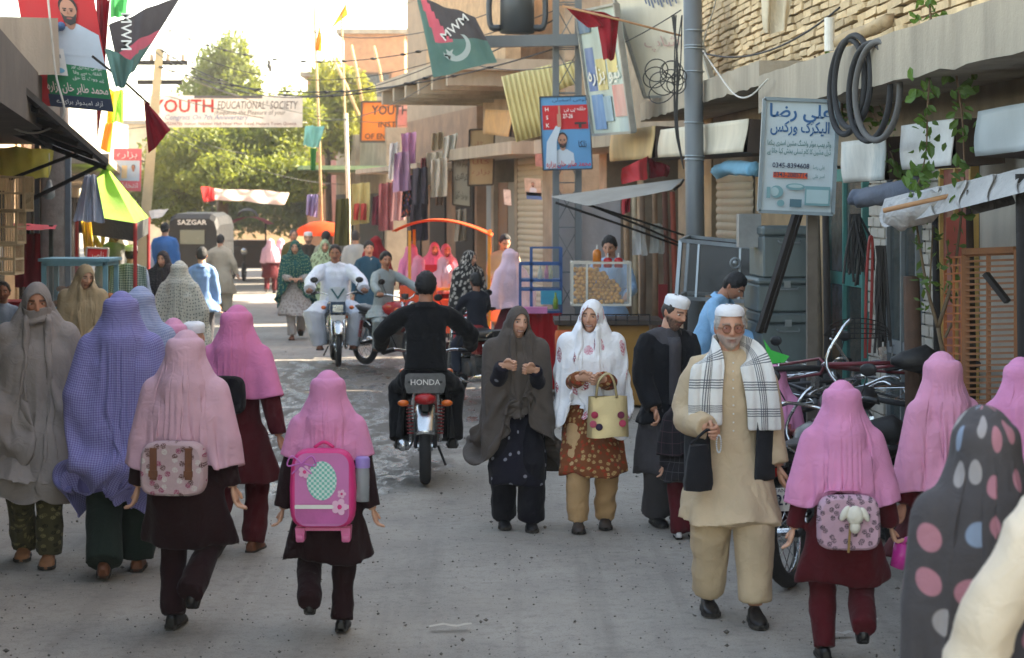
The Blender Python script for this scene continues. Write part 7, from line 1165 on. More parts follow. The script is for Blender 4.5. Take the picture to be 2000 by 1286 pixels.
# --- woman in the purple check shawl
PUR = fabric('purple_check', (112, 104, 164), 'check', (150, 150, 200), scale=70); LAV = fabric('lavender_check', (136, 146, 184), 'check', (170, 180, 206), scale=60)
f = Fig(1.70, feet=((-.05, -.08, 0), (.05, .10, .02)), fp=(0, 20), hands=((-.05, -.13, .58), (.10, -.10, .55)), pole=((-.3, .5, -1), (.4, .5, -1))); body(f, 'woman seen from behind in a purple checked shawl reaching her shins', 236, 11.9, 186, 'b', hands=(0, 0)); GRT = fabric('dark_green_cloth', (34, 44, 38))
dress(f, 'n', fabric('purple_plain', (100, 96, 150)), GRT, dict(mat=PUR, length=.62, shx=.185, shy=.15, full=.4, flare=.12, seed=8, bun=.035, thick=.02, tent=.1, uvs=1), BRNS, tk=dict(hem=.3, arms=(0, 0)), lk=dict(r=(.07, .066, .062)))
f = Fig(1.68, feet=walk(), hands=((-.05, -.13, .58), (.05, -.13, .55))); body(f, 'woman in a lavender blue shawl half hidden behind the purple one', 272, 13.1, 175, 'b', hands=(0, 0)); dress(f, 'm', GRT, GRT, dict(mat=LAV, length=.5, shx=.18, shy=.14, seed=9, bun=.03, tent=.1), BLKS, tk=dict(hem=.3, arms=(0, 0)))
# --- schoolgirl with the printed satchel
f = Fig(1.56, 1.06, feet=((-.05, .13, .10), (.045, -.02, 0)), fp=(55, 0), hands=((-.158, -.02, .46), (.165, .0, .45))); body(f, 'tall schoolgirl from behind in pale pink headscarf and black-brown uniform', 362, 10.4, 176, 'b'); ex = [(V(-.12, .21, .88), V(.12, .21, .88), .09, .09)]
dress(f, 'n', DMAR, DMAR, dict(mat=PK2, length=.20, shx=.19, shy=.165, full=.65, flare=.28, seed=2, extra=ex, thick=.016, bun=.03, tent=.12), BLKS, tk=dict(hem=.27, flare=.035), lk=dict(r=(.058, .047, .043)), seed=4)
BAGP = fabric('bag_print', (186, 160, 164), 'floral', (150, 60, 96), [(90, 60, 56), (206, 200, 196)], scale=22); t, yb, zc = backpack(f, 'satchel with pink and grey print and brown leather buckles below the pale pink scarf', .86, .34, .28, .13, BAGP, strap=BRNS, under=True)
for sx_ in (-.09, .09): g = MB(); g.box((sx_, yb+.006, zc+.03), (.035, .012, .16)); g.box((sx_, yb+.012, zc-.02), (.045, .01, .03)); g.build('leather_strap', BRNS, t)
# --- schoolgirl in deep maroon
f = Fig(1.58, 1.06, feet=((-.05, -.06, 0), (.05, .12, .02)), fp=(0, 25), hands=((-.19, .05, .48), (.165, -.02, .46))); body(f, 'schoolgirl from behind in bright pink scarf and maroon uniform with brown sandals', 462, 12.6, 170, 'c'); dress(f, 'n', MARN, MARN, dict(mat=PK3, length=.13, shx=.16, shy=.13, full=.6, flare=.2, seed=5, bun=.03, tent=.15), BRNS, tk=dict(hem=.29, flare=.04), lk=dict(r=(.058, .049, .046)), seed=7); backpack(f, 'plain black backpack under the bright pink scarf', 1.02, .26, .24, .09, fabric('black_bag', (32, 30, 32)), under=True)
f = Fig(1.45, 1.1, feet=walk()); body(f, 'small girl whose dusty pink headscarf shows between the taller girls', 338, 13.4, 180, 'b'); dress(f, 'm', DMAR, DMAR, dict(mat=PK4, length=.2, seed=6), BLKS)
f = Fig(1.40, 1.1, feet=walk()); body(f, 'child whose white cap shows beside the dusty pink scarf', 378, 13.8, 180, 'b'); dress(f, 'm', fabric('white_shirt', (214, 216, 220)), DMAR, None, BLKS, cap=1)
# --- girl with the pink trolley backpack
f = Fig(1.355, 1.13, feet=((-.05, -.04, 0), (.055, .16, .10)), fp=(0, 66), hands=((-.175, .0, .45), (.175, -.01, .45))); body(f, 'schoolgirl from behind carrying the large pink backpack', 640, 10.3, 180, 'b'); dress(f, 'n', DMAR, DMAR, dict(mat=PK1, length=.085, shx=.165, shy=.13, full=.5, flare=.12, seed=1, bun=.02, tent=.18), BLKS, tk=dict(hem=.27, flare=.05, slr=(.05, .044, .038)), lk=dict(r=(.058, .048, .044)), seed=2)
HOTP, LILP = M('hot_pink', (216, 50, 128), .6, .08, 8, .1), M('lilac_pink', (206, 120, 180), .6, .08, 8, .1); t, yb, zc = backpack(f, 'large pink rolling backpack with gingham oval and side water bottle', .775, .335, .40, .14, HOTP, strap=HOTP, yo=.13, straps=False)
def onbag(poly, mat, k, name='print'): g = MB(); g.add([(-x_, yb+.004+.002*k, zc+z_) for x_, z_ in poly], [tuple(range(len(poly)))]); return g.build(name, mat, t)
rr = lambda cx, cz, w_, h_, r_: [(cx+sx*(w_/2-r_)+r_*math.cos(a), cz+sz*(h_/2-r_)+r_*math.sin(a)) for sx, sz, a0 in ((1, 1, 0), (-1, 1, 90), (-1, -1, 180), (1, -1, 270)) for a in [R(a0+i*18) for i in range(6)]]
ov = lambda cx, cz, a_, b_: [(cx+a_*math.cos(u), cz+b_*math.sin(u)) for u in np.arange(26)*2*math.pi/26]
onbag(rr(0, .0, .27, .365, .06), LILP, 0, 'front_panel'); onbag(rr(0, -.12, .262, .10, .03), M('stripe_pink', (190, 96, 160), .6), 1); gm = M('gingham', (170, 214, 204), .7, .05); m_, t_, b_, L_ = nodes('gingham_teal'); ck = t_.nodes.new('ShaderNodeTexChecker'); ck.inputs['Scale'].default_value = 75; L_(coords(t_), ck.inputs[0]); ck.inputs[1].default_value = (*lin((110, 190, 176)), 1); ck.inputs[2].default_value = (*lin((214, 232, 226)), 1); L_(ck.outputs[0], b_.inputs['Base Color']); onbag(ov(.0, .045, .075, .098), m_, 2, 'gingham_oval'); onbag(rr(0, -.085, .27, .02, .005), C('white', None), 3)
for cx, cz, r_ in ((-.085, .09, .02), (.09, -.085, .026), (.10, -.02, .014)):
    for i in range(5): onbag(ov(cx+r_*math.cos(i*1.257), cz+r_*math.sin(i*1.257), r_*.62, r_*.62), C('petal', (236, 190, 216)), 4, 'flower')
    onbag(ov(cx, cz, r_*.45, r_*.45), HOTP, 5, 'flower')
for s in (-1, 1): g = MB(); g.tube(smoothpath([(.10, yb+.01, zc+.13), (.10-s*.05, yb+.014, zc+.17), (.10-s*.07, yb+.012, zc+.12), (.10, yb+.01, zc+.13), (.10-s*.05, yb+.01, zc+.08)], 18), .004, 5); g.build('ribbon_bow', M('ribbon', (196, 110, 190), .5), t)
for s in (-1, 1): g = MB(); g.box((s*.115, .21, zc-.235), (.04, .10, .07), taper=1.2); g.cyl((s*.115-.015, .25, zc-.25), (s*.115+.015, .25, zc-.25), .025, n=14); g.build('trolley_foot', M('foot_pink', (226, 120, 170), .5), t)
g = MB(); g.box((0, .22, zc-.205), (.27, .05, .025)); g.build('base_bar', M('foot_pink', (226, 120, 170)), t); wbt = thing('water_bottle', 'clear water bottle with lilac lid in the pink backpack pocket', 'bottle', f.loc+rz(f.yaw)@V(-.195, .20, .70)); g = MB(); g.lathe([(0, 0), (.034, 0), (.036, .13), (.034, .17)], (0, 0, 0), 16); g.build('bottle_body', glass('bottle_clear', (190, 200, 206), .5, .1), wbt, True); g = MB(); g.lathe([(.037, .17), (.037, .215), (.03, .225), (0, .225)], (0, 0, 0), 16); g.build('lid', M('lilac_lid', (150, 130, 200), .5), wbt, True)
# --- rider in black
BLKC = fabric('black_cloth', (22, 22, 25)); f = Fig(1.72, pelvis=(0, .10, .495), lean=6, feet=((-.125, -.02, .13), (.125, -.02, .13)), hands=((-.215, -.15, .60), (.215, -.15, .60)), pole=((-1, .6, -.3), (1, .6, -.3)), kneep=((-.25, -1, .3), (.25, -1, .3)), curl=(1.2, 1.2), thumbs=((1, 0, 0), (-1, 0, 0)), head=(-4, 0, 0)); body(f, 'man in black shalwar kameez riding away on the red motorcycle', 832, 16.25, 182, 'c'); dress(f, 'n', BLKC, BLKC, None, BLKS, ('short', (20, 18, 18)), tk=dict(hem=.47, loose=1.0, slr=(.048, .044, .036)), lk=dict(r=(.064, .062, .05)), coll=BLKC)
g = MB(); P = np.array([[(s*.13+.07*s*math.sin(u*3), -.06+.38*u, .93-.45*v-.03*math.sin(u*6)) for u in np.linspace(0, 1, 14)] for s in (1,) for v in np.linspace(0, 1, 10)]); 
for s in (-1, 1):
    u, v = np.meshgrid(np.linspace(0, 1, 16), np.linspace(0, 1, 14)); P = np.stack([s*(.11+.13*v**.8-.03*v*v+.03*np.sin(u*7+v*4)*v), .30-.42*u-.05*v, .84-.10*v-.42*v**1.6], -1); g = MB(); g.grid(P); o = g.build('shirt_tail', BLKC, f.o, True); o.modifiers.new('t', 'SOLIDIFY').thickness = .006
# --- two women walking towards the camera
NAV = fabric('navy_print', (28, 27, 38), 'specks', (140, 140, 150), scale=10); DGR = fabric('dark_grey_shawl', (88, 80, 74))
f = Fig(1.52, feet=((-.055, .0, .0), (.06, -.09, 0)), hands=((-.07, -.155, .735), (.075, -.16, .715)), head=(14, 0, 4), pole=((-.12, .5, -1), (.15, .5, -1)), curl=(1.1, 1.1), thumbs=((.3, -.3, 1), (-.3, -.3, 1)), hdir=((1, -.25, .05), (-1, -.2, .15))); body(f, 'smiling woman in a dark grey-brown shawl over a navy dress', 1008, 13.7, 4, 'b', dict(smile=.6, old=1, brow=(70, 54, 46)))
dress(f, 'n', NAV, fabric('navy_plain', (24, 23, 30)), dict(mat=DGR, length=.50, front=.26, face='open', shx=.25, shy=.16, full=.7, flare=.5, seed=4, fore=False, hemwave=.10, thick=.02), BLKS, tk=dict(hem=.20, flare=.0), lk=dict(r=(.064, .060, .058)), seed=11)
WHS = fabric('white_shawl', (242, 243, 248), 'sprig', (150, 40, 66), [(200, 110, 130)], scale=4.2); ORK = fabric('orange_brocade', (128, 76, 46), 'floral', (206, 176, 120), [(176, 60, 40)], scale=30); TANC = fabric('tan_cloth', (196, 160, 116))
f = Fig(1.57, feet=((-.06, -.08, 0), (.06, .03, 0)), hands=((-.06, -.15, .66), (.045, -.165, .655)), head=(-16, 2, 4), pole=((-.12, .5, -1), (.15, .5, -1)), curl=(1., 1.1), thumbs=((.3, -.3, 1), (-.3, -.3, 1)), hdir=((1, -.3, .15), (-1, -.35, .05))); body(f, 'laughing woman in a white embroidered shawl carrying a gold handbag', 1155, 13.65, 0, 'b', dict(smile=1))
dress(f, 'n', ORK, TANC, dict(mat=WHS, length=.34, front=.25, face='open', shx=.225, shy=.16, full=.55, flare=.30, seed=7, fore=False, hemwave=.12, thick=.02), M('grey_shoe', (70, 62, 58), .6), tk=dict(hem=.24, flare=.015), lk=dict(r=(.062, .054, .048)), seed=12)
hb = thing('handbag', 'gold handbag with embroidered roses hung from the laughing woman\'s arm', 'handbag', W(1187, 860, 13.3), world=True); cz = W(1187, 815, 13.3); g = MB(); P = np.array([[(cz[0]+sx*(.145-.012*v), cz[1]+sy*(.05-.03*v), cz[2]-.13+.27*v+.01*math.sin(sx*3)) for sx, sy in ((-1, -1), (-.5, -1.15), (0, -1.2), (.5, -1.15), (1, -1), (1, 1), (0, 1.2), (-1, 1))] for v in np.linspace(0, 1, 6)]); g.grid(P[::-1], wrap=True); g.add(P[0], [tuple(range(8))]); GOLD = M('gold_leather', (186, 168, 124), .38, .08, 10, .15, metal=.35); o = g.build('bag_body', GOLD, hb, False); o.modifiers.new('b', 'SUBSURF').levels = 1
for s in (-1, 1): g = MB(); g.tube(smoothpath([cz+V(-.08, s*.03, .13), cz+V(-.06, s*.03, .24), cz+V(-.0, s*.02, .29), cz+V(.04, s*.03, .24), cz+V(.06, s*.03, .13)], 16), .008, 6); g.build('handle', GOLD, hb, True)
for k, (dx, dz, c) in enumerate(((-.09, .02, (190, 60, 90)), (-.10, -.04, (206, 96, 120)), (.085, .02, (120, 40, 70)), (.095, -.035, (196, 70, 100)), (-.06, -.06, (60, 40, 70)))): g = MB(); g.lathe([(.024, 0), (.023, .010), (.017, .005), (.014, .012), (.008, .007), (0, .012)], cz+V(dx, -.066, dz), 14, rot=rx(R(90))); g.build('embroidered_rose', M('rose%d' % k, c, .8), hb, True)
# --- man in the black coat
GRK = fabric('grey_suit', (74, 72, 76)); COAT = fabric('black_coat', (26, 27, 32)); f = Fig(1.60, feet=((-.06, -.02, 0), (.055, .04, 0)), lean=3, hands=((-.10, -.12, .50), (.03, -.13, .50)), head=(24, 16, 6), curl=(.8, .9), pole=((-.7, .8, -.6), (.7, .8, -.6))); body(f, 'bearded man in white cap and black coat looking down', 1304, 13.85, 14, 'a', dict(beard=(74, 66, 62), old=1, len=.03, brow=(50, 42, 38))); dress(f, 'n', COAT, GRK, None, BLKS, ('old', (70, 64, 60)), 1, tk=dict(hem=.44, loose=1.05, flare=.02, name='coat', slr=(.050, .046, .040)), lk=dict(r=(.072, .07, .066)), coll=GRK, seed=5)
kameez(f, GRK, hem=.22, flare=.05, arms=(0, 0), loose=.95, voxel=.0135, seed=8)
g = MB(); S = f.S; P = np.array([[(f.neck+(f.pel-f.neck)*v)+f.Rt@V(u*.028*S*(1-.2*v), -.083*S*(1.12 if v > .15 else .8)-.004, 0) for u in (-1, 0, 1)] for v in np.linspace(.06, .98, 10)]); g.grid(P); o = g.build('shirt_front', GRK, f.o, True); o.modifiers.new('t', 'SOLIDIFY').thickness = .01
# --- old man with glasses
BEI = fabric('beige_suit', (204, 182, 150)); PLD = fabric('plaid_scarf', (226, 226, 222), 'plaid', (84, 88, 96), scale=7); VST = fabric('dark_vest', (44, 46, 50)); f = Fig(1.68, feet=((-.06, .06, 0), (.065, -.12, 0)), hands=((-.09, -.15, .61), (.155, -.03, .475)), head=(0, 2, 0), curl=(1., .5), pole=((-.55, .9, -.6), (.3, 1, 0)), thumbs=((.2, -.6, 1), None), hdir=((.5, -.8, -.1), None))
body(f, 'old man in beige with white beard, tinted glasses and chequered scarf', 1424, 10.75, 2, 'a', dict(beard=(196, 192, 186), old=1, mu=.7, bd=.85, len=.012, brow=(120, 112, 106))); dress(f, 'n', BEI, BEI, None, BLKS, ('old', (186, 182, 178)), None, tk=dict(hem=.31, loose=1.04, flare=.035, slr=(.050, .046, .039)), lk=dict(r=(.074, .066, .052), cuff=.95), coll=BEI, seed=3)
g = MB(); n = 30; a = np.arange(n)*2*math.pi/n; P = np.array([[(r*math.cos(q_), .008+r*1.2*math.sin(q_), z) for q_ in a] for r, z in ((.079, .070), (.080, .085), (.072, .108), (.05, .124), (0, .128))]); g.grid((P*f.hsc)@f.Rh.T+f.hc, wrap=True); g.build('prayer_cap', fabric('cap_white', (242, 243, 246)), f.o, True)
S = f.S
for s in (-1, 1):       # open vest panels over the shirt
    u, v = np.meshgrid(np.linspace(0, 1, 10), np.linspace(0, 1, 16)); ang = -math.pi/2+s*(.62+.75*u-.15*v*(1-u)); rx_ = (.107+.022*np.clip(v*2, 0, 1))*S*1.14; ry_ = (.074+.02*np.clip(v*2, 0, 1))*S*1.14; z_ = f.neck[2]-.035*S-v*.36*S-.02*S*(u > 2); P = np.stack([rx_*np.cos(ang)*np.clip(.62+v*3, 0, 1), ry_*np.sin(ang)+f.pel[1]-.01, z_+0*u], -1); g = MB(); g.grid(P); o = g.build('vest_panel', VST, f.o, True); o.modifiers.new('t', 'SOLIDIFY').thickness = .008
# scarf round the neck, two hanging ends
m, n = 46, 14; ss = np.linspace(-1, 1, m); path = smoothpath([(-.155, -.165, 1.03), (-.15, -.16, 1.18), (-.125, -.125, 1.36), (-.085, -.02, 1.44), (0, .085, 1.455), (.085, -.02, 1.44), (.125, -.125, 1.36), (.155, -.16, 1.18), (.165, -.155, 1.0)], m); path = path*S/1.68; uu = np.linspace(-1, 1, n); P = np.zeros((m, n, 3))
for i in range(m):
    hang = np.clip((abs(ss[i])-.25)/.3, 0, 1); wv = unit(V(1 if ss[i] > 0 else 1, 0, 0)*hang+V(0, .25, 1)*(1-hang)); P[i] = path[i]+uu[:, None]*wv*(.055+.035*hang)+np.stack([0*uu, -.016*np.abs(np.sin(uu*5+ss[i]*2))*hang, 0*uu], 1)
uv = np.stack(np.meshgrid(np.linspace(0, .22, n), np.linspace(0, 1.5, m)), -1); g = MB(); g.grid(P, uv=uv); o = g.build('scarf', PLD, f.o, True); o.modifiers.new('t', 'SOLIDIFY').thickness = .012; o.modifiers.new('s', 'SUBSURF').levels = 1
for s in (-1, 1): g = MB(); g.torus(V(s*.030, -.103, .006), .023, .0022, (0, 1, .1), 24, 6); g.bar((s*.053, -.10, .010), (s*.076, .0, .006), .003); g.v = [(v*f.hsc)@f.Rh.T+f.hc for v in g.v]; o = g.build('glasses_frame', M('gold_rim', (120, 90, 60), .4, metal=.6), f.o, True); g = MB(); g.ball((s*.030, -.103, .006), (.022, .002, .020), 16, 8); g.v = [(v*f.hsc)@f.Rh.T+f.hc for v in g.v]; g.build('lens', glass('red_lens_tint', (150, 84, 70), .32, .08), f.o, True)
g = MB()
for i in range(9): g.ball((0, -.088*S-.004-.010*(i > 4), 1.36*S/1.68-.045*i), .005, 8, 6)
g.build('shirt_buttons', C('white', None), f.o, True)
g = MB(); c = f.loc+rz(f.yaw)@f.wri[0]; c2 = c+V(-.05, -.03, -.20); P = np.array([[(c2[0]+sx*(.062+.008*math.sin(v*4)), c2[1]+sy*.03, c2[2]-.13+.25*v) for sx, sy in ((-1, -1), (0, -1.3), (1, -1), (1, 1), (0, 1.3), (-1, 1))] for v in np.linspace(0, 1, 6)]); g.grid(P[::-1], wrap=True); g.add(P[0], [tuple(range(6))]); g.add(P[-1], [tuple(range(6))[::-1]]); g.v = [v_+np.stack([fuzz(v_, .012, 24, 2), fuzz(v_, .014, 20, 3), fuzz(v_, .012, 22, 4)], -1) for v_ in g.v]; bag = solo(g, 'black_pouch', fabric('pouch_black', (36, 36, 40)), 'limp black pouch hanging from the old man\'s hand', 'bag', smooth=True); g = MB(); g.tube(smoothpath([c2+V(-.04, 0, .12), c+V(0, -.05, .0), c2+V(.04, 0, .12)], 10), .008, 5); g.v = [v-np.array(bag.location) for v in g.v]; g.build('carry_strap', fabric('pouch_black', (36, 36, 40)), bag)
g = MB(); c3 = c+V(.05, -.09, -.02)
for i in range(26): a = i*2*math.pi/26; g.ball(c3+V(.012*math.cos(a), -.01, -.05+.045*math.sin(a)), .0045, 7, 5)
solo(g, 'prayer_beads', M('bead', (200, 206, 210), .3), 'pale prayer beads in the old man\'s raised hand', 'beads', smooth=True)
g = MB(); c = f.wri[1]; dr = unit(f.wri[1]-f.elb[1]); g.torus(c-dr*.02, .03, .008, dr, 20, 6); g.ball(c-dr*.02+V(.03, -.01, 0), (.01, .018, .018), 10, 6); g.build('wristwatch', CHR, f.o, True)
# --- schoolgirl with the patterned bag on the right
f = Fig(1.36, 1.13, feet=((-.055, .15, .10), (.06, -.02, 0)), fp=(58, 0), hands=((-.18, -.03, .455), (.175, -.01, .45)), curl=(.9, .4)); body(f, 'schoolgirl from behind with long pink scarf, patterned bag and pink cup', 1645, 9.65, 178, 'b'); ex = [(V(-.10, .17, .74), V(.10, .17, .74), .085, .085)]
dress(f, 'n', MARN, MARN, dict(mat=PK1, length=.20, shx=.150, shy=.14, full=.65, flare=.28, seed=3, extra=ex, bun=.02, tent=.12, thick=.016), BLKS, tk=dict(hem=.27, flare=.04), lk=dict(r=(.058, .048, .044)), seed=9)
LACE = fabric('lace_print', (196, 160, 176), 'floral', (64, 56, 64), [(90, 76, 84)], scale=26); t, yb, zc = backpack(f, 'drawstring backpack printed with dark lace flowers and a white toy tag', .70, .30, .26, .12, LACE, strap=HOTP, under=True); g = MB(); g.ball((-.02, yb+.03, zc+.045), (.042, .032, .046), 12, 9); g.ball((.028, yb+.03, zc+.055), (.018, .018, .040), 10, 8, rot=ry(-.5)); g.ball((-.066, yb+.03, zc+.05), (.016, .016, .038), 10, 8, rot=ry(.5)); g.ball((-.02, yb+.03, zc-.01), (.026, .024, .03), 10, 8); o = g.build('plush_tag', fabric('plush', (226, 220, 206)), t, True); g = MB(); g.tube([(0, yb+.02, zc+.01), (.01, yb+.025, zc-.13)], .006, 5); g.build('cord', M('cord_gold', (150, 120, 70), .8), t)
cup = thing('pink_cup', 'translucent pink plastic cup in the right-hand schoolgirl\'s hand', 'cup', f.loc+rz(f.yaw)@(f.wri[0]+V(-.03, -.02, -.20)), 0); g = MB(); g.lathe([(0, 0), (.035, .0), (.042, .05), (.055, .12), (.052, .12), (.038, .05), (.03, .006), (0, .006)], (0, 0, 0), 18, rot=ry(.35)); g.build('cup_body', glass('pink_plastic', (216, 60, 170), .6, .15), cup, True); g = MB(); g.torus((0.07, 0, .10), .045, .012, (0, 1, 0), 18, 6); g.build('handle', glass('pink_plastic', (216, 60, 170)), cup, True)
f = Fig(1.46, 1.1, feet=walk(), head=(-20, 0, 0)); body(f, 'schoolgirl turned away at the right with pink scarf flaring leftwards', 1842, 10.2, 205, 'c'); dress(f, 'n', MARN, MARN, dict(mat=PK4, length=.23, shx=.175, shy=.16, full=.6, flare=.5, seed=13, wind=(0, 0, 0), tent=.12, bun=.03), BLKS, tk=dict(hem=.28), seed=3)
f = Fig(1.40, 1.1, feet=walk()); body(f, 'pink scarfed schoolgirl cut off by the picture edge', 1995, 10.6, 180, 'c'); dress(f, 'm', MARN, MARN, dict(mat=PK1, length=.17, seed=14, full=.5, flare=.3), BLKS)
# --- blurred people close to the camera
POLK = fabric('polka_grey', (84, 80, 82), 'polka', (180, 126, 138), [(140, 154, 176), (164, 158, 158)], scale=6.6); f = Fig(1.58, feet=walk(), hands=((-.05, -.13, .60), (.05, -.13, .58)), head=(-10, 0, 0)); body(f, 'woman near the camera in a grey scarf with pink and blue polka dots', 1925, 6.1, 192, 'b', hands=(0, 0)); dress(f, 'm', fabric('orange_floral', (176, 110, 60), 'floral', (210, 190, 150), scale=14), GRT, dict(mat=POLK, length=.42, shx=.185, shy=.145, full=.4, flare=.12, seed=21, bun=.05, slack=.032, N=84, tent=.2, thick=.02, uvo=(.07, .16), uvs=V(.85, 1)), BLKS, tk=dict(hem=.28, arms=(0, 0)))
f = Fig(1.80, feet=walk(), hands=((-.12, -.18, .72), (.22, -.05, .497)), pole=((-.6, .3, -1), (.6, .5, 0))); body(f, 'person in a cream shirt very close at the right edge, only the arm in view', 2192, 5.2, 180, 'a'); dress(f, 'm', fabric('cream_shirt', (232, 216, 194)), GRK, None, BLKS, ('short', (20, 18, 18)), tk=dict(hem=.34, slr=(.056, .052, .046), wr=(.018, 17)), coll=fabric('cream_shirt', None))
# --- girl with the green paper, child beside the coat man
f = Fig(1.14, 1.2, feet=((-.05, 0, 0), (.05, .02, 0))); body(f, 'small schoolgirl in pink scarf standing behind the old man', 1512, 13.3, 170, 'b'); dress(f, 'm', DMAR, DMAR, dict(mat=PK1, length=.15, seed=15, full=.5), M('pink_shoe', (226, 60, 120), .6), tk=dict(hem=.26)); g = MB(); c = W(1512, 690, 13.1); g.prism([(-.07, .09), (-.02, .02), (.10, -.02), (.07, -.06), (-.03, -.07)], c, (1, 0, 0), (0, 0, 1), .004); solo(g, 'green_paper_flag', M('neon_green', (60, 190, 70), .6, .05), 'bright green pointed paper above the small girl', 'paper')
backpack(f, 'dark backpack of the small girl behind the old man', .60, .24, .26, .10, fabric('black_bag', None), under=True)
f = Fig(1.02, 1.2, feet=((-.05, 0, 0), (.05, .02, 0))); body(f, 'small child half hidden between the coat man and the old man', 1340, 13.2, 180, 'b'); dress(f, 'm', fabric('grey_check', (40, 38, 42), 'lines', (80, 78, 82), scale=16), MARN, dict(mat=fabric('dark_check', (34, 32, 36), 'lines', (70, 50, 58), scale=14), length=.2, seed=16), M('white_shoe', (206, 204, 204), .6), tk=dict(hem=.36))
# --- left crowd
BGE = fabric('beige_scarf', (176, 156, 124)); f = Fig(1.65, feet=walk(.04, .04, 0), hands=((-.03, -.15, .56), (.05, -.15, .555)), head=(26, 14, 4), pole=((-.4, .5, -1), (.4, .5, -1)), curl=(.9, .9), hdir=((1, -.3, 0), (-1, -.3, 0))); body(f, 'young woman in a beige scarf glancing down beside the bread cabinet', 162, 19.3, 4, 'b', dict(lip=(164, 90, 84))); dress(f, 'n', BGE, fabric('printed_trouser', (176, 170, 160), 'floral', (70, 64, 60), scale=20), dict(mat=BGE, length=.22, face='open', shx=.18, shy=.13, full=.5, seed=17, fore=False), BLKS, tk=dict(hem=.3))
f = Fig(1.68, feet=walk()); body(f, 'man from behind in white cap with a teal chequered shawl on his back', 256, 26.5, 178, 'a'); TCH = fabric('teal_check', (176, 190, 188), 'check', (40, 84, 92), scale=24); dress(f, 'm', fabric('lightblue', (150, 166, 190)), fabric('lightblue', None), None, BLKS, ('short', (60, 54, 50)), 1, tk=dict(hem=.3, loose=1.1)); u, v = np.meshgrid(np.linspace(-1, 1, 24), np.linspace(0, 1, 18)); P = np.stack([.235*u*(1+.1*v), .02+.155*np.sqrt(np.clip(1-(.62*u)**2, 0, 1))+.02*v+.012*np.sin(u*12+v*3), f.neck[2]+.03-.05*np.abs(u)**1.5-v*.48*(1-.25*u*u)], -1); g = MB(); g.grid(P, uv=np.stack([u*.35, v*.6], -1)); o = g.build('shawl', TCH, f.o, True); o.modifiers.new('t', 'SOLIDIFY').thickness = .015
f = Fig(1.60, feet=walk(), head=(-12, 4, 0)); body(f, 'woman in a black headscarf facing the camera in the left crowd', 320, 26.8, 0, 'b', {}); dress(f, 'm', fabric('black_cloth', None), fabric('black_cloth', None), dict(mat=fabric('black_scarf', (40, 36, 42), 'dots', (110, 106, 104), scale=30), length=.3, face='open', seed=18), BLKS)
f = Fig(1.58, feet=walk(), hands=((-.10, -.16, .62), (.10, -.12, .6))); body(f, 'woman from behind in a white chador with small dark dots', 350, 22.6, 172, 'b', hands=(0, 0)); dress(f, 'n', fabric('plain_white', (206, 204, 196)), fabric('plain_white', None), dict(mat=fabric('dotted_white', (206, 204, 190), 'dots', (60, 80, 80), scale=26), length=.55, shx=.20, shy=.15, full=.45, flare=.2, seed=19, bun=.03, tent=.12), BLKS, tk=dict(hem=.3, arms=(0, 0)))
f = Fig(1.60, feet=walk()); body(f, 'young man from behind in a light blue shirt beside the dotted chador', 394, 28.8, 184, 'a'); dress(f, 'm', fabric('sky_shirt', (126, 158, 204)), GRK, None, BLKS, ('full', (22, 20, 20)), tk=dict(hem=.42), coll=fabric('sky_shirt', None))
f = Fig(1.85, feet=walk(), fat=1.15); body(f, 'broad man from behind in a strong blue shirt by the dark rickshaw', 322, 41, 180, 'a'); dress(f, 'f', fabric('royal_shirt', (74, 124, 190)), fabric('royal_shirt', None), None, BLKS, ('short', (20, 18, 18)), tk=dict(hem=.3))
f = Fig(1.62, feet=walk(.1, .12, .06), fat=1.1, hands=((-.2, -.04, .5), (.2, -.06, .52))); body(f, 'man from behind in a cream shalwar kameez walking by the dark rickshaw', 430, 40, 176, 'a'); dress(f, 'f', fabric('cream_suit', (196, 186, 166)), fabric('cream_suit', None), None, BLKS, ('short', (22, 20, 20)), tk=dict(hem=.26, loose=1.15), lk=dict(r=(.09, .088, .07)))
f = Fig(1.62, feet=walk()); body(f, 'woman from behind in a sunlit pale yellow chador', 229, 40, 178, 'b', hands=(0, 0)); dress(f, 'f', fabric('paleyellow_plain', (206, 190, 150)), None, dict(mat=fabric('pale_yellow', (214, 200, 150), thin=.2), length=.6, shx=.19, shy=.15, seed=22, thick=.02), BLKS, tk=dict(hem=.1, arms=(0, 0)))
f = Fig(1.62, feet=walk()); body(f, 'woman from behind in a white scarf next to the pale yellow chador', 276, 41, 182, 'b', hands=(0, 0)); dress(f, 'f', fabric('plain_white', None), None, dict(mat=fabric('white_scarf', (222, 222, 226), thin=.1), length=.4, seed=23), BLKS, tk=dict(hem=.15))
f = Fig(1.42, 1.1); body(f, 'boy at the left edge beside the bird cages', 6, 20.7, 10, 'd', {}); dress(f, 'm', fabric('lightblue', None), GRK, None, BLKS, ('short', (20, 18, 18)))
f = Fig(1.70, head=(30, 5, 0)); body(f, 'fruit seller standing behind the barrow under the green tent', 220, 27.6, 40, 'd', {}, z=.25); dress(f, 'f', fabric('dusty_shirt', (110, 110, 112)), GRK, None, BLKS, ('short', (20, 18, 18)))
g = MB(); g.box((x(220, 27.6), 27.6, .123), (.7, .5, .245)); solo(g, 'wooden_crate', WOODB, 'low wooden crate the fruit seller stands on', 'crate')
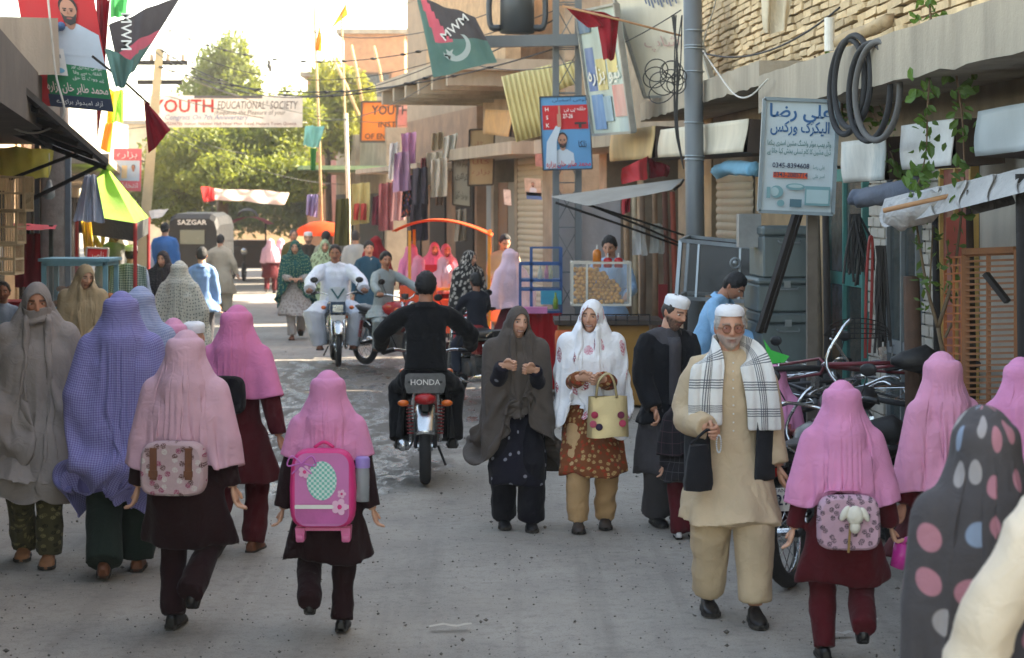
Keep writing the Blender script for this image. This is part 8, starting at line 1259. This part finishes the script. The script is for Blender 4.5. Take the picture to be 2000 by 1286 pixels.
# --- middle distance
TLS = fabric('teal_shawl', (30, 84, 84), 'dots', (150, 170, 120), scale=18); SLV = fabric('silver_kameez', (168, 162, 156), 'floral', (120, 112, 110), scale=24); f = Fig(1.64, feet=((-.03, -.13, 0), (.05, .12, .03)), fp=(0, 20), hands=((-.04, -.15, .60), (.06, -.15, .60)), head=(-4, 8, 0), pole=((-.5, .4, -1), (.5, .4, -1)), curl=(.9, .9), hdir=((1, -.3, .1), (-1, -.3, .1))); body(f, 'woman in a dark teal shawl and silver dress walking towards the camera', 577, 32.8, 4, 'b', {}); dress(f, 'n', SLV, fabric('silver_plain', (170, 164, 158)), dict(mat=TLS, length=.42, front=.22, face='open', shx=.20, shy=.14, full=.5, seed=24, fore=False, N=64, hemwave=.12), BRNS, tk=dict(hem=.24, flare=.06), lk=dict(r=(.06, .05, .044)))
WSU = fabric('white_suit', (224, 230, 242)); f = Fig(1.74, fat=1.12, pelvis=(0, .12, .475), lean=3, feet=((-.13, -.03, .12), (.13, -.03, .12)), hands=((-.215, -.145, .595), (.215, -.145, .595)), pole=((-1, .6, -.3), (1, .6, -.3)), kneep=((-.7, -1, .4), (.7, -1, .4)), curl=(1.2, 1.2), thumbs=((1, 0, 0), (-1, 0, 0)), head=(-6, 6, 0)); body(f, 'stout man in white shalwar kameez riding towards the camera', 656, 27.6, 8, 'd', dict(must=(40, 34, 32))); dress(f, 'n', WSU, WSU, None, BRNS, ('short', (24, 20, 20)), tk=dict(hem=.42, loose=1.12, slr=(.058, .052, .044)), lk=dict(r=(.08, .085, .062)), coll=WSU)
f = Fig(1.62, feet=walk(), head=(10, 4, 0)); body(f, 'woman in a pale green floral scarf just behind the white rider', 634, 34.5, 0, 'b', {}); dress(f, 'm', fabric('palegreen', (170, 190, 150)), None, dict(mat=fabric('green_floral', (176, 196, 158), 'floral', (60, 70, 50), scale=12), length=.3, face='open', seed=25), BLKS, tk=dict(hem=.15))
for k, (lab, px, d, h, yaw, tone, fc, top, hr, cap) in enumerate((('bearded man in white cap and dark waistcoat behind the teal-shawled woman', 602, 39.5, 1.68, 5, 'b', dict(beard=(120, 112, 106)), (60, 56, 50), ('short', (110, 104, 100)), 1), ('bald man in an olive wrap looking sideways', 572, 41, 1.70, 30, 'a', {}, (104, 98, 56), ('old', (90, 84, 80)), None), ('black haired man in a pale green shirt behind the green floral scarf', 636, 39, 1.70, 170, 'd', {}, (150, 160, 144), ('full', (20, 18, 18)), None), ('man from behind in a pale grey shirt before the hung dresses', 694, 38, 1.72, 185, 'a', {}, (186, 188, 186), ('short', (60, 54, 52)), None), ('man with moustache in beige waistcoat reading by the shop pillar', 984, 30, 1.80, 15, 'a', dict(must=(40, 34, 32)), (186, 166, 136), ('short', (24, 20, 20)), None))):
    f = Fig(h, feet=walk(.06, .06, 0), head=(0, 24 if k == 4 else 4, 0), hands=((-.05, -.16, .60), (.06, -.16, .60)) if k == 4 else None); body(f, lab, px, d, yaw, tone, fc); c = fabric('mid%d' % k, top); dress(f, 'f', c, c, None, BLKS, hr, cap, tk=dict(hem=.26), seed=k)
TLB = fabric('teal_suit', (44, 80, 100)); f = Fig(1.64, feet=walk(.05, .05, 0), head=(6, 4, 0)); body(f, 'youth in a dark teal shalwar kameez standing in the sun', 720, 31.6, 6, 'b', {}); dress(f, 'n', TLB, TLB, None, M('red_sandal', (190, 60, 60), .7), ('full', (26, 20, 18)), tk=dict(hem=.26), coll=fabric('plain_white', None))
f = Fig(1.66, feet=walk()); body(f, 'person in a red shawl behind the teal-suited youth', 734, 35.5, 170, 'b'); dress(f, 'f', fabric('red_cloth_p', (150, 26, 36)), None, dict(mat=fabric('red_cloth_p', None), length=.3, seed=26), BLKS, tk=dict(hem=.2))
GBS = fabric('grey_boy', (150, 160, 160)); f = Fig(1.55, 1.05, pelvis=(0, .10, .53), lean=4, feet=((-.12, .02, .14), (.12, .02, .14)), hands=((-.235, -.165, .655), (.235, -.165, .655)), pole=((-1, .6, -.3), (1, .6, -.3)), kneep=((-.7, -1, .4), (.7, -1, .4)), curl=(1.2, 1.2), thumbs=((1, 0, 0), (-1, 0, 0)), head=(-20, 2, 0)); body(f, 'boy in a grey shirt astride the red motorcycle', 762, 27.0, 38, 'c', {}); dress(f, 'n', GBS, GBS, None, BRNS, ('full', (24, 20, 20)), tk=dict(hem=.44), coll=GBS)
for k, px in enumerate((528, 548)): f = Fig(1.37, 1.1, feet=walk(lead=k)); body(f, ('far schoolgirl with pale scarf, nearer the trees', 'far schoolgirl with pale scarf, nearer the teal shawl')[k], px, 49.6+k*.4, 180, 'b'); dress(f, 'f', MARN, MARN, dict(mat=PK2, length=.2, seed=27+k), BLKS, tk=dict(hem=.28))
SEATED = dict(pelvis=(0, .0, .50), feet=((-.05, -.15, .02), (.05, -.15, .02)), kneep=((0, -1, .5), (0, -1, .5)))
for k, (px, ytop, d, yaw, m_, fc, lab) in enumerate(((803, 478, 30.2, 160, PK3, None, 'child in bright pink scarf sitting at the front of the cart'), (818, 500, 29.9, 200, PK4, None, 'child in rose scarf sitting low in the cart'), (848, 474, 30.6, 10, PK3, 'open', 'child in bright pink scarf facing the camera in the cart'), (870, 477, 30.8, 20, PK4, 'open', 'child in dusty rose scarf facing the camera at the cart\'s end'), (866, 502, 29.7, 190, PK2, None, 'child in pale pink scarf with back turned in the cart'))):
    zt = W(0, ytop, d)[2]; f = Fig(1.25, 1.15, **SEATED); z = zt-(f.hc[2]+.12*f.hsc); body(f, lab, px, d, yaw, 'b', {}, z=z, group='children riding in the canopied cart'); dress(f, 'f', MARN, MARN, dict(mat=m_, length=.2, face=fc, seed=30+k, legs=False), BLKS, tk=dict(hem=.44))
f = Fig(1.57, feet=walk(), head=(30, 4, 0)); body(f, 'woman in a black and white scarf lit by the sun beside the cart', 914, 28.2, 30, 'b', {}); dress(f, 'm', fabric('red_coat', (190, 40, 50)), None, dict(mat=fabric('bw_scarf', (40, 40, 42), 'floral', (210, 206, 196), scale=14), length=.28, face='open', seed=36, thick=.02), BLKS, tk=dict(hem=.2))
f = Fig(1.25, 1.12, pelvis=(0, .12, .66), feet=((-.14, -.02, .2), (.14, -.02, .2)), kneep=((-.7, -1, .4), (.7, -1, .4)), hands=((-.13, -.12, .75), (.13, -.12, .75))); body(f, 'small boy in a dark shirt sitting on the parked red motorcycle', 920, 22.75, 205, 'd', {}); dress(f, 'm', fabric('navy_shirt', (34, 36, 46)), fabric('jean', (50, 54, 66)), None, BLKS, ('short', (20, 18, 18)), tk=dict(hem=.58))
f = Fig(1.66, feet=walk(), hands=((-.1, -.15, .62), (.1, -.15, .6)), lean=6); body(f, 'girl in pale pink scarf and maroon skirt buying at the blue cart', 1002, 25.4, 215, 'b', {}); dress(f, 'm', MARN, MARN, dict(mat=fabric('pale_lilac', (214, 184, 196)), length=.24, seed=37, bun=.03), BLKS, tk=dict(hem=.2))
f = Fig(1.74, head=(-14, 14, 0), hands=((-.1, -.16, .62), (.1, -.16, .6))); body(f, 'snack seller in a light blue shirt behind the glass case', 1192, 23.2, 0, 'a', {}, z=.12); dress(f, 'm', fabric('seller_blue', (150, 180, 214)), GRK, None, BLKS, ('full', (22, 20, 20)), coll=fabric('seller_blue', None))
g = MB(); g.box((x(1189, 23.2), 23.25, .058), (.8, .6, .117)); solo(g, 'plank_step', WOODB, 'low plank the snack seller stands on', 'plank')
f = Fig(1.70, lean=24, hands=((-.1, -.30, .55), (.1, -.30, .55)), head=(0, 40, 0)); body(f, 'man in a pale blue shirt bending over the work bench', 1368, 18.1, 62, 'c', {}); dress(f, 'm', fabric('pale_blue_shirt', (146, 190, 226)), GRK, None, BLKS, ('full', (20, 18, 18)), tk=dict(hem=.40), coll=fabric('pale_blue_shirt', None))
finish()
